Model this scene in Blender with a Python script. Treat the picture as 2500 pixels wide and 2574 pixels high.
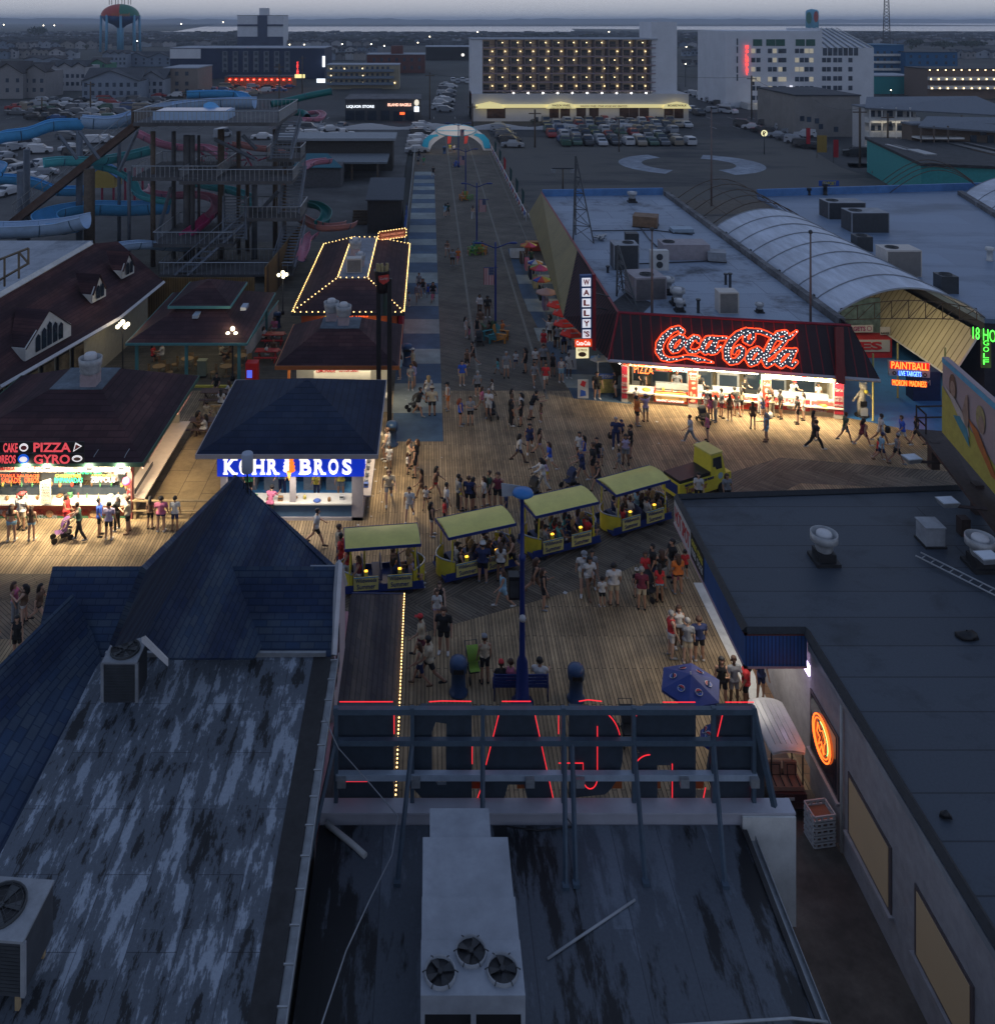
import bpy,bmesh,math,random
import numpy as np
import mathutils
zV=mathutils.__dict__['Vector'];Matrix=mathutils.Matrix
R=math.radians
SC=bpy.context.scene;COL=SC.collection
for o in list(bpy.data.objects):bpy.data.objects.remove(o)
# camera: level, 25 m up, shifted lens
F=2230.0;H=25.0;CX=1078.0;CY=50.0;IW=2500.0;IH=2574.0
cam=bpy.data.cameras.new('camera');camo=bpy.data.objects.new('camera',cam);COL.objects.link(camo)
cam.sensor_fit='VERTICAL';cam.sensor_height=36.0;cam.lens=36.0*F/IH
cam.shift_x=(IW/2-CX)/IH;cam.shift_y=-(IH/2-CY)/IH
cam.clip_start=0.5;cam.clip_end=30000
camo.location=(0,0,H);camo.rotation_euler=(R(90),0,0)
SC.camera=camo
# dusk sky
SUN_EL=R(1.0);SUN_AZ=R(-8)
w=bpy.data.worlds.new('World');SC.world=w;w.use_nodes=True
nt=w.node_tree;nt.nodes.clear();N=nt.nodes.new;L=nt.links.new
out=N('ShaderNodeOutputWorld');bg=N('ShaderNodeBackground');L(bg.outputs[0],out.inputs[0])
sky=N('ShaderNodeTexSky');sky.sky_type='NISHITA';sky.sun_disc=False
sky.sun_elevation=SUN_EL;sky.sun_rotation=SUN_AZ;sky.dust_density=3.0;sky.ozone_density=3.0
tc=N('ShaderNodeTexCoord');sx=N('ShaderNodeSeparateXYZ');L(tc.outputs['Generated'],sx.inputs[0])
cr=N('ShaderNodeValToRGB');L(sx.outputs[2],cr.inputs[0])
e=cr.color_ramp.elements
e[0].position=0.0;e[0].color=(.28,.32,.40,1)
e[1].position=1.0;e[1].color=(.145,.205,.345,1)
for p,c in((.010,(.42,.45,.52,1)),(.035,(.60,.61,.67,1)),(.12,(.40,.445,.55,1)),(.35,(.25,.315,.465,1))):
 q=cr.color_ramp.elements.new(p);q.color=c
mx=N('ShaderNodeMixRGB');mx.inputs[0].default_value=.996;L(sky.outputs[0],mx.inputs[1]);L(cr.outputs[0],mx.inputs[2])
mu=N('ShaderNodeMixRGB');mu.blend_type='MULTIPLY';mu.inputs[0].default_value=1;L(mx.outputs[0],mu.inputs[1]);mu.inputs[2].default_value=(10,10,10,1)
L(mu.outputs[0],bg.inputs[0]);bg.inputs[1].default_value=.10
sl=bpy.data.lights.new('sun','SUN');sl.energy=.045;sl.angle=R(20);sl.color=(.75,.82,1)
so=bpy.data.objects.new('sun',sl);COL.objects.link(so);so.rotation_euler=(R(52),0,R(150));so.location=(0,0,60)
SC.view_settings.view_transform='Standard';SC.view_settings.look='None'
SC.view_settings.exposure=0;SC.view_settings.gamma=1
SC.render.engine='CYCLES'
SC.cycles.max_bounces=5;SC.cycles.diffuse_bounces=2;SC.cycles.glossy_bounces=2;SC.cycles.transmission_bounces=3
SC.cycles.sample_clamp_indirect=2.0;SC.cycles.use_light_tree=True
# helpers
def G(px,py,z=0.0):
 "point of the photograph on the level z"
 Y=(H-z)*F/(py-CY);return zV(((px-CX)*Y/F,Y,z))
def P(px,py,Y):
 return zV(((px-CX)*Y/F,Y,H-(py-CY)*Y/F))
def tag(o,label=None,cat=None,group=None,kind=None):
 if label:o['label']=label
 if cat:o['category']=cat
 if group:o['group']=group
 if kind:o['kind']=kind
 return o
def zT(name,label,cat,loc=(0,0,0),rz=0,group=None):
 o=bpy.data.objects.new(name,None);COL.objects.link(o);o.empty_display_size=.3
 o.location=loc;o.rotation_euler=(0,0,rz);return tag(o,label,cat,group)
def dup(o,loc=None,rz=None,label=None,group=None,scale=None,parts=True):
 def rec(s,par):
  c=s.copy();COL.objects.link(c);c.parent=par
  if parts:
   for ch in list(s.children):
    if ch.name in KIDS.get(s.name,ch.name):rec(ch,c)
  return c
 c=rec(o,None)
 if loc is not None:c.location=loc
 if rz is not None:c.rotation_euler=(0,0,rz)
 if scale is not None:c.scale=(scale,)*3 if not hasattr(scale,'__len__')else scale
 if label:c['label']=label
 if group:c['group']=group
 return c
KIDS={}
class MB:
 def __init__(s):s.v=[];s.f=[];s.m=[];s.sm=[]
 def face(s,pts,m=0,smooth=False):
  b=len(s.v);s.v+=[tuple(p)for p in pts];s.f.append(tuple(range(b,b+len(pts))));s.m.append(m);s.sm.append(smooth);return s
 def grid(s,rows,m=0,close=False,smooth=True,caps=False):
  b=len(s.v);n=len(rows[0])
  for r in rows:s.v+=[tuple(p)for p in r]
  for i in range(len(rows)-1):
   for j in range(n if close else n-1):
    k=(j+1)%n
    s.f.append((b+i*n+j,b+i*n+k,b+(i+1)*n+k,b+(i+1)*n+j));s.m.append(m);s.sm.append(smooth)
  if caps:
   s.f.append(tuple(b+j for j in range(n))[::-1]);s.m.append(m);s.sm.append(False)
   s.f.append(tuple(b+(len(rows)-1)*n+j for j in range(n)));s.m.append(m);s.sm.append(False)
  return s
 def box(s,x0,x1,y0,y1,z0,z1,m=0,rz=0,c=None):
  p=[(x0,y0,z0),(x1,y0,z0),(x1,y1,z0),(x0,y1,z0),(x0,y0,z1),(x1,y0,z1),(x1,y1,z1),(x0,y1,z1)]
  if rz:
   cx,cy=c if c else((x0+x1)/2,(y0+y1)/2);ca,sa=math.cos(rz),math.sin(rz)
   p=[(cx+(x-cx)*ca-(y-cy)*sa,cy+(x-cx)*sa+(y-cy)*ca,z)for x,y,z in p]
  return s.hexa(p,m)
 def hexa(s,p,m=0):
  b=len(s.v);s.v+=[tuple(q)for q in p]
  for q in((0,3,2,1),(4,5,6,7),(0,1,5,4),(1,2,6,5),(2,3,7,6),(3,0,4,7)):
   s.f.append(tuple(b+i for i in q));s.m.append(m);s.sm.append(False)
  return s
 def prism(s,poly,z0,z1,m=0,mt=None,bottom=True):
  n=len(poly);a=sum(poly[i][0]*poly[(i+1)%n][1]-poly[(i+1)%n][0]*poly[i][1]for i in range(n))
  if a<0:poly=poly[::-1]
  b=len(s.v);s.v+=[(p[0],p[1],z0)for p in poly]+[(p[0],p[1],z1)for p in poly]
  for i in range(n):
   j=(i+1)%n;s.f.append((b+i,b+j,b+n+j,b+n+i));s.m.append(m);s.sm.append(False)
  s.f.append(tuple(b+n+i for i in range(n)));s.m.append(m if mt is None else mt);s.sm.append(False)
  if bottom:s.f.append(tuple(b+i for i in range(n))[::-1]);s.m.append(m);s.sm.append(False)
  return s
 def slab(s,pts,t,m=0):
  "planar polygon in space given a thickness t (downwards along its normal)"
  pts=[zV(p)for p in pts];n=zV((0,0,0))
  for i in range(len(pts)):
   a,b_=pts[i],pts[(i+1)%len(pts)];n+=a.cross(b_)
  n.normalize()
  if n.z<0 or(abs(n.z)<1e-4 and n.y>0):pts=pts[::-1];n=-n
  k=len(pts);b=len(s.v);s.v+=[tuple(p)for p in pts]+[tuple(p-n*t)for p in pts]
  s.f.append(tuple(b+i for i in range(k)));s.f.append(tuple(b+k+i for i in range(k))[::-1]);s.m+=[m,m];s.sm+=[False]*2
  for i in range(k):
   j=(i+1)%k;s.f.append((b+j,b+i,b+k+i,b+k+j));s.m.append(m);s.sm.append(False)
  return s
 def tube(s,pts,r,n=8,m=0,caps=True,smooth=True):
  pts=[zV(p)for p in pts];rs=r if hasattr(r,'__len__')else[r]*len(pts)
  rows=[];up=None
  for i,p in enumerate(pts):
   d=(pts[min(i+1,len(pts)-1)]-pts[max(i-1,0)])
   if d.length<1e-9:d=zV((0,0,1))
   d.normalize()
   if up is None:up=zV((0,0,1))if abs(d.z)<.9 else zV((1,0,0))
   a=d.cross(up);
   if a.length<1e-4:a=d.cross(zV((0,1,0)))
   a.normalize();b_=a.cross(d);b_.normalize();up=b_
   rows.append([p+(a*math.cos(2*math.pi*k/n)+b_*math.sin(2*math.pi*k/n))*rs[i]for k in range(n)])
  return s.grid(rows,m,close=True,smooth=smooth,caps=caps)
 def bar(s,a,b,w=.05,m=0):return s.tube([a,b],w*.707,4,m,smooth=False)
 def lathe(s,c,prof,n=16,m=0,smooth=True,caps=True):
  rows=[[(c[0]+r*math.cos(2*math.pi*k/n),c[1]+r*math.sin(2*math.pi*k/n),c[2]+z)for k in range(n)]for r,z in prof]
  return s.grid(rows,m,close=True,smooth=smooth,caps=caps)
 def sph(s,c,r,m=0,n=10,sc=(1,1,1)):
  rows=[]
  for i in range(1,n//2+1):
   t=math.pi*(i-.5)/(n//2)
   rows.append([(c[0]+sc[0]*r*math.sin(t)*math.cos(2*math.pi*k/n),c[1]+sc[1]*r*math.sin(t)*math.sin(2*math.pi*k/n),c[2]-sc[2]*r*math.cos(t))for k in range(n)])
  return s.grid(rows,m,close=True,caps=True)
 def add(s,mesh,M=None,m=0):
  b=len(s.v)
  for v in mesh.vertices:s.v.append(tuple(M@v.co if M else v.co))
  for p in mesh.polygons:s.f.append(tuple(b+i for i in p.vertices));s.m.append(m);s.sm.append(False)
  return s
 def zb(s,name,mats,parent=None,label=None,cat=None,group=None,kind=None,rz=0):
  if not isinstance(mats,(list,tuple)):mats=[mats]
  V=np.array(s.v,dtype=float).reshape(-1,3)
  if parent is not None:
   off=zV((0,0,0));p=parent;
   while p is not None:off+=p.location;p=p.parent
   loc=zV((0,0,0))
  else :
   lo=V.min(0);hi=V.max(0);off=zV(((lo[0]+hi[0])/2,(lo[1]+hi[1])/2,lo[2]));loc=off
  V=V-np.array(off)
  me=bpy.data.meshes.new(name);me.from_pydata(V.tolist(),[],s.f)
  me.polygons.foreach_set('material_index',s.m);me.polygons.foreach_set('use_smooth',s.sm)
  for m_ in mats:me.materials.append(m_)
  me.update()
  o=bpy.data.objects.new(name,me);COL.objects.link(o);o.location=loc
  if parent is not None:o.parent=parent
  return tag(o,label,cat,group,kind)
# text
_txt={}
def text_mesh(t,size=1.0,ext=.02,off=0.0,space=1.0,align='CENTER'):
 k=(t,size,ext,off,space,align)
 if k in _txt:return _txt[k]
 cu=bpy.data.curves.new('t','FONT');cu.body=t;cu.size=size;cu.extrude=ext;cu.offset=off;cu.align_x=align;cu.align_y='CENTER';cu.space_character=space
 cu.resolution_u=3
 o=bpy.data.objects.new('t',cu);COL.objects.link(o)
 dg=bpy.context.evaluated_depsgraph_get();me=bpy.data.meshes.new_from_object(o.evaluated_get(dg))
 bpy.data.objects.remove(o);_txt[k]=me;return me
def frame_m(c,right,up):
 r=zV(right).normalized();u=zV(up).normalized();n=r.cross(u)
 return Matrix(((r.x,u.x,n.x,c[0]),(r.y,u.y,n.y,c[1]),(r.z,u.z,n.z,c[2]),(0,0,0,1)))
def pu_(mb,t,c,right,up,w,h,m=0,ext=.015,off=0.0):
 "text fitted into w x h, centred at c, facing right x up"
 me=text_mesh(t,1.0,ext,off);xs=[v.co.x for v in me.vertices];ys=[v.co.y for v in me.vertices]
 if not xs:return
 sx_,sy_=w/(max(xs)-min(xs)),h/(max(ys)-min(ys))
 M=frame_m(c,right,up)@Matrix.Diagonal((sx_,sy_,1,1))@Matrix.Translation((-(max(xs)+min(xs))/2,-(max(ys)+min(ys))/2,0))
 mb.add(me,M,m)
# materials
_m={}
def mat(name,col=(.5,.5,.5),rough=.75,var=.18,sc=3.0,bump=0.0,metal=0.0,dirt=0.0,emit=0.0,spec=.4,stretch=None,alpha=None):
 if name in _m:return _m[name]
 m=bpy.data.materials.new(name);m.use_nodes=True;_m[name]=m
 nt=m.node_tree;b=nt.nodes['Principled BSDF'];b.inputs['Roughness'].default_value=rough;b.inputs['Metallic'].default_value=metal
 b.inputs['Specular IOR Level'].default_value=spec
 c4=(col[0],col[1],col[2],1);b.inputs['Base Color'].default_value=c4
 if emit:
  b.inputs['Emission Color'].default_value=c4;b.inputs['Emission Strength'].default_value=emit
  m.cycles.emission_sampling='NONE'if emit<EMN else 'AUTO'
  return m
 if var>0:
  g=nt.nodes.new('ShaderNodeNewGeometry');mp=nt.nodes.new('ShaderNodeMapping');nt.links.new(g.outputs['Position'],mp.inputs[0])
  if stretch:mp.inputs['Scale'].default_value=stretch
  n=nt.nodes.new('ShaderNodeTexNoise');n.inputs['Scale'].default_value=sc;n.inputs['Detail'].default_value=5;n.inputs['Roughness'].default_value=.65
  nt.links.new(mp.outputs[0],n.inputs[0])
  r=nt.nodes.new('ShaderNodeValToRGB');nt.links.new(n.outputs[0],r.inputs[0])
  r.color_ramp.elements[0].position=.3;r.color_ramp.elements[1].position=.72
  r.color_ramp.elements[0].color=tuple(x*(1-var)for x in col)+(1,);r.color_ramp.elements[1].color=tuple(min(1,x*(1+var))for x in col)+(1,)
  src=r.outputs[0]
  if dirt:
   n2=nt.nodes.new('ShaderNodeTexNoise');n2.inputs['Scale'].default_value=sc*.23;n2.inputs['Detail'].default_value=7;n2.inputs['Roughness'].default_value=.7
   nt.links.new(mp.outputs[0],n2.inputs[0])
   r2=nt.nodes.new('ShaderNodeValToRGB');nt.links.new(n2.outputs[0],r2.inputs[0]);r2.color_ramp.elements[0].position=.45;r2.color_ramp.elements[1].position=.62
   r2.color_ramp.elements[0].color=(1-dirt,)*3+(1,);r2.color_ramp.elements[1].color=(1,1,1,1)
   x=nt.nodes.new('ShaderNodeMixRGB');x.blend_type='MULTIPLY';x.inputs[0].default_value=1;nt.links.new(src,x.inputs[1]);nt.links.new(r2.outputs[0],x.inputs[2]);src=x.outputs[0]
  nt.links.new(src,b.inputs['Base Color'])
  if bump:
   bp=nt.nodes.new('ShaderNodeBump');bp.inputs['Strength'].default_value=bump;bp.inputs['Distance'].default_value=.03
   nt.links.new(n.outputs[0],bp.inputs['Height']);nt.links.new(bp.outputs[0],b.inputs['Normal'])
 return m
EMN=1e9
def emi(name,col,s,light=False):
 m=mat(name,col,emit=s)
 if light:m.cycles.emission_sampling='AUTO'
 return m
def brick(name,c1,c2,mortar,w,h,ang=0,rough=.8,off=.5,ms=.012,plane='XY',dirt=.35,sc=.5,bias=0,bump=.4):
 "planks, shingles or blocks laid w x h metres"
 if name in _m:return _m[name]
 m=bpy.data.materials.new(name);m.use_nodes=True;_m[name]=m;nt=m.node_tree;N=nt.nodes.new;L=nt.links.new
 b=nt.nodes['Principled BSDF'];b.inputs['Roughness'].default_value=rough;b.inputs['Specular IOR Level'].default_value=.3
 g=N('ShaderNodeNewGeometry');v=g.outputs['Position']
 if plane!='XY':
  s=N('ShaderNodeSeparateXYZ');L(v,s.inputs[0]);c=N('ShaderNodeCombineXYZ');a={'XZ':(0,2),'YZ':(1,2)}[plane]
  L(s.outputs[a[0]],c.inputs[0]);L(s.outputs[a[1]],c.inputs[1]);v=c.outputs[0]
 mp=N('ShaderNodeMapping');mp.inputs['Rotation'].default_value=(0,0,ang);L(v,mp.inputs[0])
 t=N('ShaderNodeTexBrick');L(mp.outputs[0],t.inputs[0]);t.offset=off
 t.inputs['Scale'].default_value=1;t.inputs['Brick Width'].default_value=w;t.inputs['Row Height'].default_value=h;t.inputs['Mortar Size'].default_value=ms;t.inputs['Bias'].default_value=bias
 t.inputs['Mortar Smooth'].default_value=.1
 for k,c in(('Color1',c1),('Color2',c2),('Mortar',mortar)):t.inputs[k].default_value=tuple(c)+(1,)
 n=N('ShaderNodeTexNoise');n.inputs['Scale'].default_value=sc;n.inputs['Detail'].default_value=6;n.inputs['Roughness'].default_value=.7;L(g.outputs['Position'],n.inputs[0])
 r=N('ShaderNodeValToRGB');L(n.outputs[0],r.inputs[0]);r.color_ramp.elements[0].position=.35;r.color_ramp.elements[1].position=.65
 r.color_ramp.elements[0].color=(1-dirt,)*3+(1,);r.color_ramp.elements[1].color=(1.1,1.1,1.1,1)
 x=N('ShaderNodeMixRGB');x.blend_type='MULTIPLY';x.inputs[0].default_value=1;L(t.outputs[0],x.inputs[1]);L(r.outputs[0],x.inputs[2]);L(x.outputs[0],b.inputs['Base Color'])
 if bump:
  bp=N('ShaderNodeBump');bp.inputs['Strength'].default_value=bump;bp.inputs['Distance'].default_value=.01;bp.invert=True;L(t.outputs['Fac'],bp.inputs['Height']);L(bp.outputs[0],b.inputs['Normal'])
 return m
def patchy(name,cols,stretch,sc=1.0,rough=.6,seams=None,pos=(.40,.50,.58),blk=None):
 "worn coated roof: sharp-edged streaky patches"
 if name in _m:return _m[name]
 m=bpy.data.materials.new(name);m.use_nodes=True;_m[name]=m;nt=m.node_tree;N=nt.nodes.new;L=nt.links.new
 b=nt.nodes['Principled BSDF'];b.inputs['Roughness'].default_value=rough;b.inputs['Specular IOR Level'].default_value=.35
 g=N('ShaderNodeNewGeometry');mp=N('ShaderNodeMapping');mp.inputs['Scale'].default_value=stretch;L(g.outputs['Position'],mp.inputs[0])
 n=N('ShaderNodeTexNoise');n.inputs['Scale'].default_value=sc;n.inputs['Detail'].default_value=9;n.inputs['Roughness'].default_value=.72;n.inputs['Distortion'].default_value=.25;L(mp.outputs[0],n.inputs[0])
 ns=n.outputs[0]
 if blk:
  n.inputs['Distortion'].default_value=0
  for bw_,bh_,am in blk:
   tb=N('ShaderNodeTexBrick');m3=N('ShaderNodeMapping');m3.inputs['Rotation'].default_value=(0,0,R(90));L(g.outputs['Position'],m3.inputs[0]);L(m3.outputs[0],tb.inputs[0]);tb.inputs['Scale'].default_value=1;tb.inputs['Brick Width'].default_value=bw_;tb.inputs['Row Height'].default_value=bh_;tb.inputs['Mortar Size'].default_value=0;tb.inputs['Color1'].default_value=(0,0,0,1);tb.inputs['Color2'].default_value=(1,1,1,1)
   ma=N('ShaderNodeMath');ma.operation='MULTIPLY_ADD';ma.inputs[1].default_value=am;L(tb.outputs[0],ma.inputs[0]);L(ns,ma.inputs[2]);mb=N('ShaderNodeMath');mb.operation='SUBTRACT';mb.inputs[1].default_value=am/2;L(ma.outputs[0],mb.inputs[0]);ns=mb.outputs[0]
 r=N('ShaderNodeValToRGB');L(ns,r.inputs[0]);r.color_ramp.interpolation='LINEAR'
 r.color_ramp.elements[0].position=pos[0];r.color_ramp.elements[0].color=cols[0]+(1,);r.color_ramp.elements[1].position=pos[2]+.03;r.color_ramp.elements[1].color=cols[2]+(1,)
 for p,c in((pos[1],cols[1]),(pos[2]-.02,cols[1])):
  q=r.color_ramp.elements.new(p);q.color=c+(1,)
 src=r.outputs[0]
 n2=N('ShaderNodeTexNoise');n2.inputs['Scale'].default_value=14;n2.inputs['Detail'].default_value=4;L(g.outputs['Position'],n2.inputs[0])
 r2=N('ShaderNodeValToRGB');L(n2.outputs[0],r2.inputs[0]);r2.color_ramp.elements[0].color=(.75,.75,.75,1);r2.color_ramp.elements[1].color=(1.15,1.15,1.15,1)
 x=N('ShaderNodeMixRGB');x.blend_type='MULTIPLY';x.inputs[0].default_value=1;L(src,x.inputs[1]);L(r2.outputs[0],x.inputs[2]);src=x.outputs[0]
 if seams:
  t=N('ShaderNodeTexBrick');mp2=N('ShaderNodeMapping');mp2.inputs['Rotation'].default_value=(0,0,seams[2]);L(g.outputs['Position'],mp2.inputs[0]);L(mp2.outputs[0],t.inputs[0])
  t.inputs['Scale'].default_value=1;t.inputs['Brick Width'].default_value=seams[0];t.inputs['Row Height'].default_value=seams[1];t.inputs['Mortar Size'].default_value=.012 if seams[2]else .035;t.inputs['Mortar Smooth'].default_value=.6
  t.inputs['Color1'].default_value=(1,1,1,1);t.inputs['Color2'].default_value=(.86,.86,.86,1);t.inputs['Mortar'].default_value=(.35,.35,.38,1)
  y=N('ShaderNodeMixRGB');y.blend_type='MULTIPLY';y.inputs[0].default_value=1;L(src,y.inputs[1]);L(t.outputs[0],y.inputs[2]);src=y.outputs[0]
 L(src,b.inputs['Base Color'])
 bp=N('ShaderNodeBump');bp.inputs['Strength'].default_value=.25;bp.inputs['Distance'].default_value=.02;L(n.outputs[0],bp.inputs['Height']);L(bp.outputs[0],b.inputs['Normal'])
 return m
def lamp(loc,e,col=(1,.82,.55),size=.5,sy=None,kind='AREA',rot=(0,0,0),parent=None):
 l=bpy.data.lights.new('light',kind);l.energy=e;l.color=col
 if kind=='AREA':
  l.size=size
  if sy:l.shape='RECTANGLE';l.size_y=sy
 elif kind=='POINT':l.shadow_soft_size=size
 o=bpy.data.objects.new('light',l);COL.objects.link(o);o.location=loc;o.rotation_euler=rot
 if parent is not None:
  o.parent=parent;o.location=zV(loc)-parent.location
 return o
white=mat('white paint',(.62,.62,.60),.6,.10,2,dirt=.2);cream=mat('cream siding',(.52,.50,.42),.7,.1,2)
black=mat('black',(.012,.012,.014),.5,.2);dark=mat('dark metal',(.04,.045,.05),.5,.2);steel=mat('galvanised steel',(.34,.36,.38),.4,.15,6,metal=.5)
red=mat('red paint',(.45,.03,.03),.5,.12);blue=mat('blue paint',(.02,.09,.38),.5,.15);navy=mat('navy',(.012,.03,.10),.6,.2)
yellow=mat('yellow paint',(.55,.48,.07),.45,.1);wood=mat('raw timber',(.34,.25,.14),.8,.25,5);glassd=mat('dark window glass',(.02,.03,.045),.12,.3,1,spec=.6)
grayp=mat('grey paint',(.30,.32,.35),.6,.12,3,dirt=.25)
random.seed(5)
# ground, boardwalk, roads, water
asph=mat('asphalt',(.055,.058,.062),.85,.35,.25,dirt=.35)
MB().face([(-9000,-50,-.35),(9000,-50,-.35),(9000,12000,-.35),(-9000,12000,-.35)]).zb('ground',mat('town ground',(.06,.065,.06),.9,.5,.02,dirt=.4),kind='structure')
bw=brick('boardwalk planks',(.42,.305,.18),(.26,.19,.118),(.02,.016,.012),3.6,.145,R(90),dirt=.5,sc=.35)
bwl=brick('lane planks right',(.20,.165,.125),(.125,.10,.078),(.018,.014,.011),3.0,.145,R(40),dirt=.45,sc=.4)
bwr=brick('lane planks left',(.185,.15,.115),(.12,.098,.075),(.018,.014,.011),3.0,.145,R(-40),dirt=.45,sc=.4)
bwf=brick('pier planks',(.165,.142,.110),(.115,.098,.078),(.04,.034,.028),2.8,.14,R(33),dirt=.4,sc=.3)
def sheet(name,pts,m,z,kind='structure',t=.0,**k):
 a=MB()
 if t:a.prism([(p[0],p[1])for p in pts],z-t,z)
 else :a.face([(p[0],p[1],z)for p in pts])
 return a.zb(name,m,kind=kind,**k)
def gp(*l):return[G(x,y)for x,y in l]
sheet('boardwalk',[(-70,12),(75,12),(75,59.8),(-70,59.8)],bw,0,t=.3)
mid=[(-400,1500),(830,1530),(1080,1522),(1500,1380),(1985,1180),(2500,1215),(2700,1226)]
top=[(-400,1440),(830,1446),(1120,1408),(1470,1300),(1960,1150),(2500,1195),(2700,1205)]
bot=[(-400,1590),(830,1640),(1060,1592),(1500,1468),(2010,1215),(2500,1238),(2700,1250)]
a=MB();
for i in range(6):a.face([(*G(*q).xy,.004)for q in(mid[i],mid[i+1],top[i+1],top[i])])
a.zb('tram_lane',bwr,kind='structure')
a=MB()
for i in range(6):a.face([(*G(*q).xy,.004)for q in(bot[i],bot[i+1],mid[i+1],mid[i])])
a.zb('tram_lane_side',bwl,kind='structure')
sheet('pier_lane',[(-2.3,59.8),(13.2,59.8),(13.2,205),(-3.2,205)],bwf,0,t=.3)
a=MB()
for x0,x1 in((3.35,3.55),(7.7,7.9),(11.0,11.1)):a.face([(x0,58.5 if x0<8 else 75,.006),(x1,58.5 if x0<8 else 75,.006),(x1*1.03,204,.006),(x0*1.03,204,.006)])
a.zb('lane_joint',mat('plank joint',(.17,.16,.13),.8,.2),kind='structure')
pa=mat('pale pavement paint',(.27,.31,.30),.75,.18,.8,dirt=.3);pb=mat('blue pavement paint',(.060,.115,.19),.75,.22,.8,dirt=.35)
bays=[52.6,56.4,61,64.5,67.4,70.7,74.1,77.5];
while bays[-1]<146:bays.append(bays[-1]+random.uniform(2.7,3.7))
q0=MB();q1=MB()
for i in range(len(bays)-1):
 x0=-2.35+.1*(i==0);(q1 if i%2==0 else q0).face([(x0,bays[i],.009),(.84,bays[i],.009),(.84,bays[i+1],.009),(x0,bays[i+1],.009)])
q0.zb('pale_pavement',pa,kind='structure');q1.zb('blue_pavement',pb,kind='structure')
sheet('shopfront_pavement',[G(1441,1002).xy,G(1588,1016).xy,(12.7,90),(8.6,97),(8.4,80)],pb,.009)
sheet('shopfront_pavement_pale',[G(1405,940).xy,G(1590,945).xy,G(1590,978).xy,G(1425,975).xy],pa,.013)
a=MB()
for y0,y1 in((69,72),(76,79.5),(84,87)):a.face([(8.5,y0,.013),(12.5,y0,.013),(12.5,y1,.013),(8.5,y1,.013)])
a.zb('shopfront_pavement_band',pa,kind='structure')
sheet('arcade_floor',[G(2118,1048).xy,G(2480,1120).xy,(46,53),(46,110),(26,110)],mat('blue deck paint',(.03,.14,.36),.4,.2,1),.009)
sheet('ramp_strip',gp((1742,1465),(1795,1465),(1980,1790),(1900,1790)),mat('pale concrete',(.72,.72,.70),.7,.2,1.5,dirt=.15),.008)
sheet('alley',[(8.6,12),(12.4,12),(12.4,28.8),(8.6,28.8)],mat('alley concrete',(.13,.105,.085),.85,.3,1.2,dirt=.4),.008)
sheet('queue_apron',[(-14.9,44.2),(-10.6,44.2),(-10.6,58),(-14.9,58)],brick('plywood sheets',(.38,.27,.14),(.31,.215,.11),(.14,.10,.06),2.4,1.2,R(90),ms=.02,dirt=.35,sc=.8),.010)
sheet('picnic_deck',[(-40,57.5),(-2.2,57.5),(-2.2,100),(-40,100)],brick('grey deck planks',(.15,.14,.115),(.10,.095,.08),(.03,.03,.025),3,.14,0,dirt=.4),-.004)
sheet('water_park_deck',[(-80,96),(-4,96),(-4,215),(-130,215)],mat('worn concrete',(.10,.10,.10),.85,.4,.2,dirt=.4),-.02)
sheet('concrete_lot',[(12.5,98),(90,98),(92,185),(11,190)],patchy('concrete lot',((.035,.038,.042),(.10,.095,.085),(.15,.15,.15)),(.35,1.0,1),.09,.85,pos=(.36,.50,.66)),-.02)
def ring(cx,cy,r0,r1,a0,a1,z,n=40):
 a=MB()
 for i in range(n):
  t0=a0+(a1-a0)*i/n;t1=a0+(a1-a0)*(i+1)/n
  a.face([(cx+r0*math.cos(t0),cy+r0*math.sin(t0),z),(cx+r1*math.cos(t0),cy+r1*math.sin(t0),z),(cx+r1*math.cos(t1),cy+r1*math.sin(t1),z),(cx+r0*math.cos(t1),cy+r0*math.sin(t1),z)])
 return a
pm=mat('faded white marking',(.30,.34,.40),.8,.3,.8,dirt=.3)
a=ring(44.5,154,7.4,11.4,R(110),R(238),-.012);b=ring(46.5,154,6.4,11.2,R(-75),R(68),-.012);a.v+=b.v and[];
a.zb('painted_circle',pm,kind='structure');b.zb('painted_circle',pm,kind='structure')
sheet('blue_patch',[(71,150),(77,150),(78,154),(73,155)],pb,-.01)
road=mat('road asphalt',(.045,.048,.052),.8,.25,.3,dirt=.3)
sheet('car_park',[(-190,185),(118,185),(118,262),(-190,262)],asph,-.03)
sheet('road',[(-400,262),(560,262),(560,276),(-400,276)],road,-.012)
sheet('street',[G(2110,420).xy,G(2330,480).xy,(68,100),(90,100),(108,262),(121,262),(121,185)][0:1]+[G(1990,345).xy,G(2080,330).xy,G(2420,440).xy,G(2420,520).xy,G(2260,470).xy],road,-.010)
sheet('far_street',[(-26,276),(-15,276),(-40,900),(-56,900)],road,-.008)
sheet('side_street',[G(1735,275).xy,G(1850,275).xy,G(1800,205).xy,G(1700,205).xy],road,-.007)
a=MB()
for i in range(46):x=-150+i*2.7*2;a.face([(x,204,-.02),(x+.12,204,-.02),(x+.12,209,-.02),(x,209,-.02)]);a.face([(x,224,-.02),(x+.12,224,-.02),(x+.12,229,-.02),(x,229,-.02)])
a.zb('bay_marking',white,kind='structure')
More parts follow.
